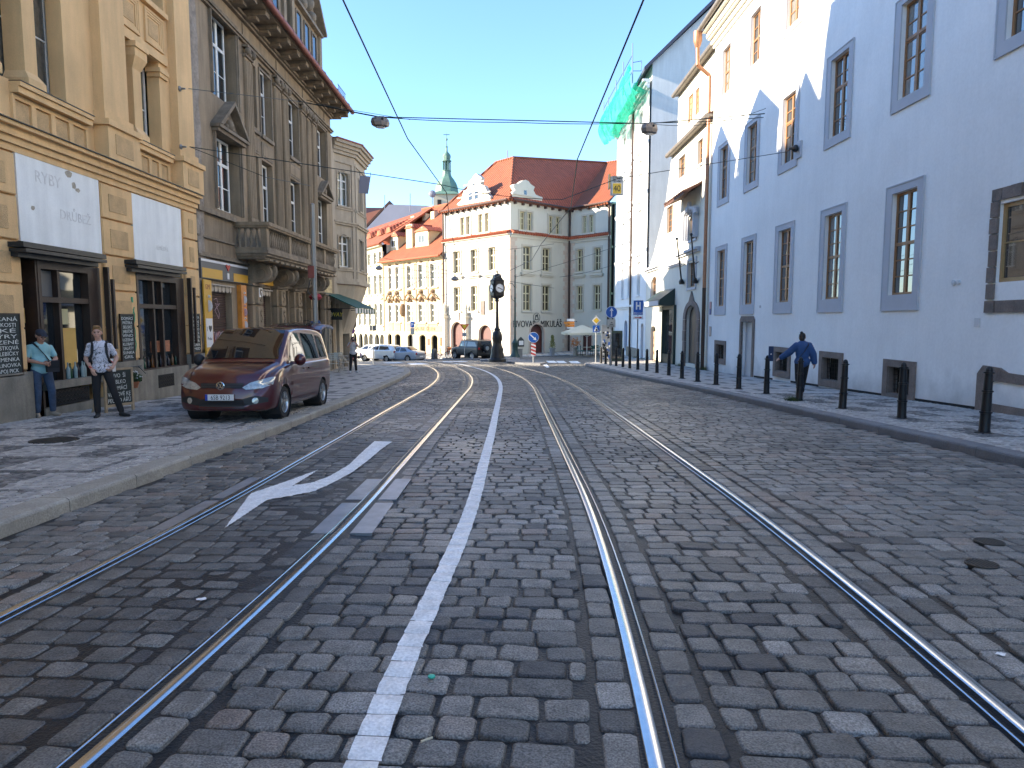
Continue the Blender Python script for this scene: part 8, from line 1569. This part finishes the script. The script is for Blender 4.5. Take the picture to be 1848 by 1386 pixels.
def hlamp(c, w_, lab):
    e = empty('street_lamp', c, lab, 'street lamp', 'lamps hung on the span wire'); w_ *= 1.; MB().lathe([(.3,-.42),(.5,-.36),(.56,-.2),(.5,-.02),(.46,0),(.001,.02)], (0,0,-.05), 8, True, Matrix.Rotation(PI/8, 3, 'Z') @ Matrix.Diagonal((w_*1.08,w_*.7,w_*1.3))).build('housing', LGT, e, local=True)
    MB().lathe([(.001,-.46),(.28,-.455),(.3,-.42)], (0,0,-.05), 8, False, Matrix.Rotation(PI/8, 3, 'Z') @ Matrix.Diagonal((w_*1.08,w_*.7,w_*1.3))).build('diffuser', DIF, e, local=True); MB().bar((-.25*w_,0,.0),(.25*w_,0,.0),.03).bar((0,0,-.08),(0,0,.02),.05).box(-.08*w_,.08*w_,-.05,.05,-.1,-.02).build('clamp', LGT, e, local=True); MB().ball((-.2*w_,-.31*w_,-.2*w_),.05,8,6).ball((.2*w_,-.31*w_,-.2*w_),.05,8,6).build('latch', IRN, e, local=True)
hlamp(L1, .58, 'boxy grey lamp hanging on the span wire left of the sky'); hlamp(L2, .58, 'boxy grey lamp hanging before the tall white building')
for px, py, Y, lb in ((684,482,60,'small dark lamp hanging before the arcaded pale house'),(821,501,56,'small dark lamp hanging before the brewery windows')):
    c = atY(px, py-3, Y); e = empty('street_lamp', c, lb, 'street lamp', 'small lamps over the square'); MB().lathe([(.05,0),(.25,-.12),(.34,-.3),(.2,-.4),(.001,-.42)], (0,0,0), 12).build('hood', LGT, e, local=True, smooth=True); MB().bar((0,0,0),(0,0,.25),.02).build('hanger', IRN, e, local=True)
c = A3.lerp(N1, .62); t = (atY(659,317,17.2)); q = M('grey_hanging_panel', (.26,.25,.29), .6, 0, .04); e = empty('hanging_board', t, 'plain grey rectangular panel hanging from the lower span wire', 'board'); w_ = 9.5/FOC*17.2; h_ = 30/FOC*17.2
MB().hexa([(-w_-.03,-.01,-h_),(w_-.07,-.01,-h_-.02),(w_-.07,.01,-h_-.02),(-w_-.03,.01,-h_),(-w_,-.01,0),(w_,-.01,-.02),(w_,.01,-.02),(-w_,.01,0)]).build('panel', q, e, local=True); MB().bar((-w_,0,.0),(-w_,0,.1),.006).bar((w_,0,-.02),(w_,0,.08),.006).build('hooks', WIR, e, local=True)
c = atY(1113, 334, 30); e = empty('tram_speed_sign', c, 'grey and amber hanging sign showing 40 under two lines of small text', 'sign'); s = 30/FOC; MB().box(-11*s,11*s,0,.05,-18*s,15*s).build('panel', M('pale_grey_panel', (.36,.37,.36), .5, 0, .05), e, local=True); MB().box(-8*s,9*s,-.015,0,-16*s,4*s).build('border', SGWH, e, local=True); MB().box(-7*s,8*s,-.025,-.015,-15*s,3*s).build('amber_field', SGY, e, local=True); TXT(e, '40', None, 0, 0, 15*s, IRN, local=((.5*s,-.03,-11*s),0), ext=.003, font_scale=.85); TXT(e, 'ZÓNA\n22-06', None, 0, 0, 5.5*s, IRN, local=((.5*s,-.004,10*s),0), ext=.003); MB().box(-13*s,-11*s,.02,.4,-5*s,20*s).build('bracket', SHY, e, local=True); wire([c+Vector((-.2,0,.38)), c+Vector((.2,0,.38))], .01, 'short cross wire carrying the sign showing 40')
# cafe chairs on the left pavement
ALU = M('aluminium_chair', (.42,.40,.36), .35, .8, .1)
for i, (px, py, rz) in enumerate(((603,674,20),(612,668,190),(622,671,100),(628,664,-80),(634,661,30),(606,662,150))):
    p = gnd(px, py, SIDE); r_ = empty('bistro_chair', p, 'slatted light metal bistro chair outside the corner cafe, '+['nearest the van','just behind the nearest one','turned sideways to the street','beside the small round table','rightmost of the set','closest to the wall'][i], 'chair', 'bistro chairs by the corner cafe', rz=R(rz), sc_=KSC)
    m_ = MB(); [m_.box(-.2,.2,-.2+k*.08,-.145+k*.08,.44,.455) for k in range(5)]; m_.build('seat', ALU, r_, local=True); m_ = MB(); [m_.box(-.2,.2,.2+.01*k,.215+.01*k,.58+k*.09,.63+k*.09) for k in range(4)]; m_.build('backrest', ALU, r_, local=True)
    for sx in (-1,1): MB().tube([(sx*.24,-.26,0),(sx*.2,-.16,.44),(sx*.2,.22,.9)], .012).build('leg', ALU, r_, local=True); MB().tube([(sx*.24,.3,0),(sx*.2,.05,.44)], .012).build('leg', ALU, r_, local=True)
p = gnd(618, 668, SIDE); r_ = empty('bistro_table', p, 'small round metal table among the bistro chairs', 'table', sc_=KSC); MB().lathe([(.3,.7),(.31,.71),(.3,.72),(.001,.725)], (0,0,0), 18).build('top', ALU, r_, local=True); MB().bar((0,0,0),(0,0,.7),.02).box(-.2,.2,-.02,.02,0,.02).box(-.02,.02,-.2,.2,0,.021).build('pedestal', ALU, r_, local=True)
# ================================================================ PEOPLE
def blob(name, prims, vox, mat, par, sm=4):
    m_ = MB()
    for p in prims:
        if p[0] == 'c':
            _, a, b, ra, rb = p; m_.bar(a, b, ra, rb, 14); m_.ball(a, ra, 14, 9).ball(b, rb, 14, 9)
        else:
            _, c, r_ = p[:3]; T_ = (p[3] if len(p) > 3 else Matrix.Identity(3)) @ Matrix.Diagonal(r_); prof = [(max(1e-4, math.sin(PI*j/10)), -math.cos(PI*j/10)) for j in range(11)]; m_.lathe(prof, c, 18, True, T_)
    me = m_.mesh(name, mat); o = bpy.data.objects.new(name, me); COL.objects.link(o)
    r_ = o.modifiers.new('r', 'REMESH'); r_.mode = 'VOXEL'; r_.voxel_size = vox; s = o.modifiers.new('s', 'SMOOTH'); s.iterations = sm; s.factor = .5
    dg = bpy.context.evaluated_depsgraph_get(); me2 = bpy.data.meshes.new_from_object(o.evaluated_get(dg)); o.modifiers.clear(); o.data = me2; me2.name = name
    me2.polygons.foreach_set('use_smooth', [True]*len(me2.polygons)); me2.materials.clear(); me2.materials.append(mat); o.parent = par; return o
def V3(*a): return Vector(a)
def hand(w_, d, palm, up, curl=.5, k=1.):
    """w_ wrist, d direction of the fingers, palm = palm normal, up = thumb side"""
    d = d.normalized(); up = (up-d*up.dot(d)).normalized(); n = d.cross(up).normalized(); n = n if n.dot(palm) > 0 else -n; P_ = []
    P_.append(('c', w_, w_+d*.045*k, .027*k, .028*k)); 
    for i, (o, l) in enumerate(((.03,.070),(.011,.080),(-.009,.075),(-.028,.058))):
        a = w_+d*.075*k+up*o*k; P_.append(('c', w_+d*.03*k+up*o*.7*k, a, .016*k, .012*k)); e1 = a+(d*math.cos(curl*.5)+n*math.sin(curl*.5))*l*.5*k; e2 = e1+(d*math.cos(curl*1.3)+n*math.sin(curl*1.3))*l*.5*k; P_ += [('c', a, e1, .0105*k, .0095*k), ('c', e1, e2, .0095*k, .0075*k)]
    t1 = w_+d*.02*k+up*.03*k; t2 = t1+(d*.6+up*.6+n*.35).normalized()*.035*k; t3 = t2+(d*.85+up*.2+n*.5).normalized()*.03*k; P_ += [('c', t1, t2, .014*k, .012*k), ('c', t2, t3, .012*k, .009*k)]
    return P_
def person(loc, rz, lab, J, sk, hair, topm, legm, shoem, sleeve='short', grp=None, vox=.0075, headturn=(0,0), female=False, hstyle='short', loose=0., widelegs=0., hts=1., belly=0.):
    e = empty('person', loc, lab, 'person', grp, rz=rz, sc_=KSC*hts)
    g = lambda n: Vector(J[n]); sh = .165 if female else .19; B = []
    ch, wa, pe, nk, hd = g('chest'), g('waist'), g('pelvis'), g('neck'), g('head'); wk = .86 if female else 1.
    tors = [('e', ch+V3(0,.0,.03), (.165*wk,.105,.16)), ('e', ch+V3(0,0,-.1), (.15*wk,.105,.15)), ('e', wa, (.135*wk+belly,.105+belly,.13)), ('e', pe, (.16,.115,.12)), ('c', nk-V3(0,-.01,.06), g('shL'), .055, .045), ('c', nk-V3(0,-.01,.06), g('shR'), .055, .045), ('c', ch+V3(0,.01,.08), nk, .09, .058)]
    HT = Matrix.Rotation(headturn[0], 3, 'Z') @ Matrix.Rotation(headturn[1], 3, 'X'); h = lambda x, y, z: hd+HT @ V3(x, y, z)
    head = [('c', nk-V3(0,0,.05), hd+V3(0,.015,-.06), .056, .053), ('e', h(0,.012,.03), (.073,.092,.092), HT), ('e', h(0,-.018,-.03), (.062,.072,.085), HT), ('e', h(0,-.045,-.085), (.038,.036,.03), HT), ('c', h(0,-.092,.005), h(0,-.112,-.03), .008, .014), ('e', h(0,-.085,-.068), (.026,.014,.012), HT), ('c', h(-.045,-.078,.025), h(.045,-.078,.025), .013, .013), ('e', h(-.077,.012,-.005), (.012,.02,.032), HT), ('e', h(.077,.012,-.005), (.012,.02,.032), HT), ('e', h(-.035,-.07,-.025), (.025,.022,.02), HT), ('e', h(.035,-.07,-.025), (.025,.022,.02), HT)]
    arms = []
    for s in 'LR':
        a, b, c = g('sh'+s), g('el'+s), g('wr'+s); arms += [('c', a, b, .047, .038), ('c', b, b.lerp(c, .35), .039, .038), ('c', b.lerp(c, .35), c, .038, .024)]; arms += hand(c, Vector(J['hd'+s][0]), Vector(J['hd'+s][1]), Vector(J['hd'+s][2]), J['hd'+s][3])
    legs = []
    for s in 'LR':
        a, b, c = g('hi'+s), g('kn'+s), g('an'+s); legs += [('c', a, b, .082, .054), ('c', b, b.lerp(c, .35)+V3(0,.012,0), .052, .054), ('c', b.lerp(c, .35)+V3(0,.012,0), c, .054, .035)]
    blob('body', tors+head+arms+legs, vox, sk, e)
    k = .016+loose; top = [(p[0], p[1], tuple(q+k for q in p[2])) if p[0] == 'e' else (p[0], p[1], p[2], p[3]+k, p[4]+(k if i != 5 else -.004)) for i, p in enumerate(tors) if i != 6]
    top.append(('e', pe+V3(0,0,.03), (.165+loose,.125+loose,.10)))
    for s in 'LR':
        a, b, c = g('sh'+s), g('el'+s), g('wr'+s)
        if sleeve == 'short': top.append(('c', a, a.lerp(b, .66), .05+loose, .054+loose))
        else: top += [('c', a, b, .06+loose, .058+loose*1.3), ('c', b, b.lerp(c, .9), .058+loose*1.3, .045+loose)]
    blob('shirt', top, .011, topm, e, 3)
    tr = [('e', pe-V3(0,0,.02), (.168,.122,.12))]
    for s in 'LR':
        a, b, c = g('hi'+s), g('kn'+s), g('an'+s); w2 = widelegs; tr += [('c', a, b, .093+w2*.6, .068+w2), ('c', b, c.lerp(b, .08 if w2 < .03 else .2), .068+w2, .056+w2)]
    blob('trousers', tr, .011, legm, e, 3)
    for s in 'LR':
        c, t = g('an'+s), g('to'+s); d = (t-c); d.z = 0; d.normalize(); m_ = [('c', c+V3(0,0,-.045)-d*.02, c+d*.05+V3(0,0,-.05), .042, .042), ('c', c+d*.05+V3(0,0,-.055), c+d*.17+V3(0,0,-.062), .042, .03), ('c', c+V3(0,0,.0), c-V3(0,0,.04), .045, .042)]; o = blob('shoe', m_, .009, shoem, e, 2)
        for v in o.data.vertices: v.co.z = max(v.co.z, c.z-.088)
    EY = M('eye_dark', (.02,.015,.012), .2, 0, 0); LIP = M('lip_skin', (.32,.12,.1), .5, 0, 0)
    m_ = MB()
    for x in (-.031, .031): m_.ball(h(x,-.086,.003), .0095, 8, 6)
    m_.build('eyes', EY, e, local=True); MB().ball(h(0,-.096,-.066), .014, 10, 6, (1.5,.4,.35)).build('mouth', LIP, e, local=True); MB().beam(h(-.052,-.088,.027), h(-.016,-.094,.03), .008, .009).beam(h(.052,-.088,.027), h(.016,-.094,.03), .008, .009).build('eyebrows', hair, e, local=True)
    if hstyle == 'short': hp = [('e', h(0,.022,.055), (.08,.095,.083), HT), ('e', h(0,.07,.0), (.068,.05,.075), HT), ('e', h(0,-.045,.112), (.062,.045,.035), HT), ('c', h(-.04,-.06,.11), h(.05,-.07,.115), .022, .02)]
    elif hstyle == 'bun': hp = [('e', h(0,.022,.04), (.083,.098,.09), HT), ('e', h(0,.06,-.02), (.07,.06,.08), HT), ('e', h(.01,.09,.125), (.04,.04,.038), HT)]
    elif hstyle == 'long': hp = [('e', h(0,.025,.045), (.09,.10,.095), HT), ('c', h(-.07,.03,.02), h(-.085,-.0,-.22), .035, .03), ('c', h(.07,.03,.02), h(.085,-.0,-.22), .035, .03), ('c', h(0,.08,.0), h(0,.09,-.25), .07, .055)]
    else: hp = [('e', h(0,.05,.0), (.074,.06,.075), HT)]
    blob('hair', hp, .009, hair, e, 2)
    return e, h, HT
SK1 = M('fair_skin', (.52,.30,.22), .5, 0, .06, 15); SK2 = M('tanned_skin', (.40,.21,.14), .5, 0, .06, 15)
JEAN = M('blue_jeans', (.045,.07,.12), .85, 0, .35, 7, .3, 60); BLKT = M('black_cloth', (.012,.012,.014), .85, 0, .2, 6); TQ = M('turquoise_cotton', (.26,.46,.47), .85, 0, .06, 5)
PRT = M('printed_white_shirt', (.62,.6,.64), .8, 0, 0)
def print_mat(m):
    N = m.node_tree.nodes; g = node(m, 'ShaderNodeTexCoord'); n = node(m, 'ShaderNodeTexNoise'); n.inputs['Scale'].default_value = 8; n.inputs['Detail'].default_value = 2.5; n.inputs['Distortion'].default_value = 1.6; link(m, g.outputs['Object'], n.inputs['Vector'])
    r_ = node(m, 'ShaderNodeValToRGB'); el = r_.color_ramp.elements; el[0].position = .465; el[0].color = (.62,.6,.65,1); el[1].position = .535; el[1].color = (.62,.6,.65,1)
    for p, c in ((.475,.6),(.488,.04),(.512,.04),(.525,.6)): x = el.new(p); x.color = (c, c, c*1.1, 1)
    link(m, n.outputs[0], r_.inputs[0]); link(m, r_.outputs[0], bsdf(m).inputs['Base Color'])
print_mat(PRT)
def pz(px, py): p = gnd(px, py, SIDE); p.z += .0; return p
JY = dict(pelvis=(0,0,.96), waist=(.0,0,1.1), chest=(-.01,0,1.3), neck=(-.01,-.005,1.47), head=(-.035,-.035,1.635), shL=(-.175,0,1.385), shR=(.16,0,1.385), elL=(-.25,.03,1.14), wrL=(-.15,-.13,.95), elR=(.26,.04,1.15), wrR=(.2,-.1,.97),
 hiL=(-.085,0,.93), hiR=(.085,0,.93), knL=(-.1,-.02,.5), anL=(-.1,.02,.09), knR=(.19,-.05,.5), anR=(.3,-.02,.09), toL=(-.14,-.16,.03), toR=(.44,-.15,.03), hdL=((.3,-.3,-.8),(0,1,0),(.7,-.5,.2),.5), hdR=((-.5,-.4,-.45),(0,1,0),(-.2,-.8,.5),1.1))
sz = M('sandy_hair', (.24,.13,.05), .6, 0, .2, 30); BLS = M('black_shoe', (.012,.012,.012), .6, 0, 0)
pm, hf, HT = person(pz(188,753), R(27), 'young man in a black and white printed T-shirt and black trousers with backpack straps', JY, SK1, sz, PRT, BLKT, BLS, headturn=(R(-3),R(-2)))
BAGM = M('black_nylon', (.014,.014,.018), .7, 0, .1)
m_ = MB(); 
for x in (-.125,.105):
    P_ = [V3(x*1.15,.13,1.2), V3(x*1.2,.1,1.42), V3(x,.0,1.478), V3(x*.98,-.1,1.40), V3(x*1.05,-.13,1.25), V3(x*1.35,-.11,1.12), V3(x*1.5,.0,1.05)]
    for a, b in zip(P_[:-1], P_[1:]): m_.beam(a, b, .045, .02)
m_.build('backpack_strap', BAGM, pm, local=True); blob('backpack', [('e', V3(0,.2,1.25), (.15,.09,.2))], .015, BAGM, pm, 2)
MB().lathe([(.03,-.012),(.034,0),(.03,.012)], (-.165,-.11,.985), 12, True, Matrix.Rotation(.6, 3, 'Y')).build('bracelet', SGR, pm, local=True)
JC = dict(pelvis=(0,0,.93), waist=(0,-.02,1.08), chest=(0,0,1.27), neck=(0,-.03,1.44), head=(0,-.075,1.57), shL=(-.18,0,1.35), shR=(.18,0,1.35), elL=(-.25,-.04,1.12), wrL=(-.07,-.27,1.05), elR=(.25,-.04,1.12), wrR=(.08,-.27,1.05),
 hiL=(-.09,0,.9), hiR=(.09,0,.9), knL=(-.12,-.1,.5), anL=(-.12,-.02,.09), knR=(.13,-.08,.5), anR=(.16,.0,.09), toL=(-.16,-.2,.03), toR=(.22,-.2,.03), hdL=((.9,-.3,-.1),(0,-1,0),(0,-.3,1),1.0), hdR=((-.9,-.3,-.2),(0,-1,0),(0,-.3,1),1.0))
pc, hf, HT = person(pz(88,753)+V3(-.15,.1,0), R(56), 'older man in a turquoise T-shirt, dark cap and jeans looking down into his shoulder bag', JC, SK2, M('grey_hair', (.2,.18,.16), .7, 0, .1), TQ, JEAN, M('beige_trainers', (.32,.25,.18), .7, 0, .1), headturn=(R(8),R(22)), hstyle='cap', belly=.03, hts=1.0)
CAPM = M('navy_cap', (.018,.022,.035), .8, 0, .1); cp = blob('cap', [('e', hf(0,.012,.06), (.092,.108,.075), HT), ('e', hf(0,-.1,.055), (.065,.075,.012), HT)], .008, CAPM, pc, 2)
m_ = MB(); P_ = [V3(.0,.13,1.3), V3(-.12,.08,1.44), V3(-.13,-.02,1.455), V3(-.08,-.125,1.36), V3(.02,-.165,1.2), V3(.1,-.18,1.06)]
for a, b in zip(P_[:-1], P_[1:]): m_.beam(a, b, .04, .015)
m_.build('bag_strap', BAGM, pc, local=True)
bg_ = empty('shoulder_bag', Vector(pc.location)+Matrix.Rotation(R(56),3,'Z') @ V3(.1,-.25,.88)*KSC, 'small black shoulder bag held open by the man in the cap', 'bag', rz=R(56), sc_=KSC); MB().hexa([(-.1,-.05,0),(.1,-.05,0),(.1,.05,0),(-.1,.05,0),(-.11,-.045,.22),(.11,-.045,.22),(.11,.045,.22),(-.11,.045,.22)]).build('pouch', BAGM, bg_, local=True); MB().box(-.1,.1,-.06,-.051,.08,.2).build('flap', BLKT, bg_, local=True)
JG = dict(pelvis=(0,0,.92), waist=(0,0,1.05), chest=(0,0,1.24), neck=(0,-.01,1.39), head=(0,-.03,1.53), shL=(-.16,0,1.34), shR=(.16,0,1.34), elL=(-.24,-.12,1.18), wrL=(-.07,-.22,1.44), elR=(.24,-.12,1.18), wrR=(.07,-.22,1.44),
 hiL=(-.08,0,.88), hiR=(.08,0,.88), knL=(-.11,0,.48), anL=(-.14,.0,.09), knR=(.1,0,.48), anR=(.13,.0,.09), toL=(-.17,-.15,.03), toR=(.2,-.13,.03), hdL=((.2,-.1,1),(1,0,0),(.2,.9,.2),.6), hdR=((-.2,-.1,1),(-1,0,0),(.2,.9,.2),.6))
DH = M('dark_brown_hair', (.018,.012,.01), .5, 0, .2, 30); LTP = M('light_grey_top', (.5,.48,.48), .8, 0, .15, 8); WSH = M('white_shoe', (.6,.58,.56), .6, 0, 0)
pg, hf, HT = person(pz(638,672.5), R(16), 'woman in a pale top and black leggings photographing with raised hands by the cafe chairs', JG, SK1, DH, LTP, BLKT, WSH, female=True, hstyle='long', vox=.012, sleeve='short'); ph = empty('phone', Vector(pg.location)+V3(.07,-.24,1.5)*KSC, 'dark phone held up before her face by the woman in black leggings', 'phone', sc_=KSC); MB().box(-.075,.075,-.006,.006,-.035,.04).build('casing', BLKF, ph, local=True)
JW = dict(pelvis=(0,0,.93), waist=(0,0,1.06), chest=(0,-.01,1.25), neck=(0,-.02,1.41), head=(0,-.04,1.555), shL=(-.165,0,1.35), shR=(.165,0,1.35), elL=(-.25,.06,1.12), wrL=(-.29,.08,.90), elR=(.3,-.1,1.17), wrR=(.46,-.24,1.02),
 hiL=(-.08,0,.9), hiR=(.08,0,.9), knL=(-.09,-.12,.5), anL=(-.07,-.2,.10), knR=(.09,.05,.5), anR=(.08,.18,.13), toL=(-.07,-.4,.03), toR=(.08,.0,.03), hdL=((-.1,-.1,-1),(1,0,0),(.0,-1,0),.4), hdR=((.6,-.5,-.5),(0,0,-1),(0,-.6,.3),.4))
BLS2 = M('denim_blue_shirt', (.03,.075,.19), .85, 0, .12, 6, .25, 25)
pw, hf, HT = person(pz(1444,719)+V3(.12,.25,0), R(183), 'woman with dark hair bun and loose blue shirt walking away along the white palace', JW, SK1, DH, BLS2, BLKT, BLS, 'long', female=True, hstyle='bun', loose=.028, widelegs=.035, headturn=(R(-35),0))
m_ = MB(); P_ = [V3(-.12,.0,1.44), V3(-.09,.13,1.37), V3(.03,.165,1.2), V3(.15,.15,1.05)]
for a, b in zip(P_[:-1], P_[1:]): m_.beam(a, b, .02, .012)
m_.build('bag_strap', BAGM, pw, local=True)
# ---------------------------------------------------------------- pieces that stand apart become objects of their own
KEEPJ = ('lettering','chalk_line','plate_lettering','lane','hands_and_marks','spokes','foliage','flowers','blossoms','body','shirt','trousers','hair','cobblestone','graffiti','wheel','rim','walls','tiled')
SING = {'eyes':'eye','eyebrows':'eyebrow','ribs':'rib','hooks':'hook','scaffold_posts':'scaffold_post','stickers':'sticker','downpipe':'downpipe','zigzag_bars':'zigzag_bar'}
def split_apart():
    for o in list(COL.objects):
        me = o.data if o.type == 'MESH' else None
        if me is None or o.parent is None or me.users > 1 or 'kind' in o or any(o.name.startswith(k) for k in KEEPJ) or len(me.polygons) > 4000: continue
        n = len(me.vertices); par = list(range(n))
        def fd(i):
            while par[i] != i: par[i] = par[par[i]]; i = par[i]
            return i
        for p in me.polygons:
            v = list(p.vertices); a = fd(v[0])
            for q in v[1:]: par[fd(q)] = a
        isl = {}
        for i in range(n): isl.setdefault(fd(i), []).append(i)
        if len(isl) < 2 or len(isl) > 60: continue
        L = list(isl.values()); bb_ = []
        for l in L:
            cs = [me.vertices[i].co for i in l]; bb_.append((min(c.x for c in cs), max(c.x for c in cs), min(c.y for c in cs), max(c.y for c in cs), min(c.z for c in cs), max(c.z for c in cs)))
        g = list(range(len(L))); e = .022
        def fg(i):
            while g[i] != i: i = g[i]
            return i
        for i in range(len(L)):
            for j in range(i):
                A, B = bb_[i], bb_[j]
                if all(A[2*k]-e <= B[2*k+1] and B[2*k]-e <= A[2*k+1] for k in range(3)): g[fg(i)] = fg(j)
        cl = {}
        for i in range(len(L)): cl.setdefault(fg(i), []).extend(L[i])
        if len(cl) < 2: continue
        if len(cl) > 40: o['kind'] = 'stuff'; continue
        base = o.name.split('.')[0]; base = SING.get(base, base); mats = list(me.materials); verts = [v.co.copy() for v in me.vertices]; polys = [(tuple(p.vertices), p.material_index, p.use_smooth) for p in me.polygons]
        kids = list(o.children)
        if kids: continue
        first = True
        for ids in cl.values():
            S_ = {v: i for i, v in enumerate(ids)}; ps = [p for p in polys if p[0][0] in S_]; m2 = bpy.data.meshes.new(base); m2.from_pydata([verts[i] for i in ids], [], [tuple(S_[v] for v in p[0]) for p in ps])
            for m in mats: m2.materials.append(m)
            m2.polygons.foreach_set('material_index', [p[1] for p in ps]); m2.polygons.foreach_set('use_smooth', [p[2] for p in ps]); m2.update()
            if first: o.data = m2; o.name = base; first = False
            else: c = o.copy(); c.data = m2; c.name = base; COL.objects.link(c); c.parent = o.parent
split_apart()
# ---------------------------------------------------------------- real-world scale of the survey (track gauge 1.435 m)
K_ = 1.08
for o in list(COL.objects):
    if o.parent is None and o.type in ('MESH', 'EMPTY'): o.location = o.location*K_; o.scale = o.scale*K_
camo.location *= K_
for m_ in bpy.data.materials:
    if not m_.use_nodes: continue
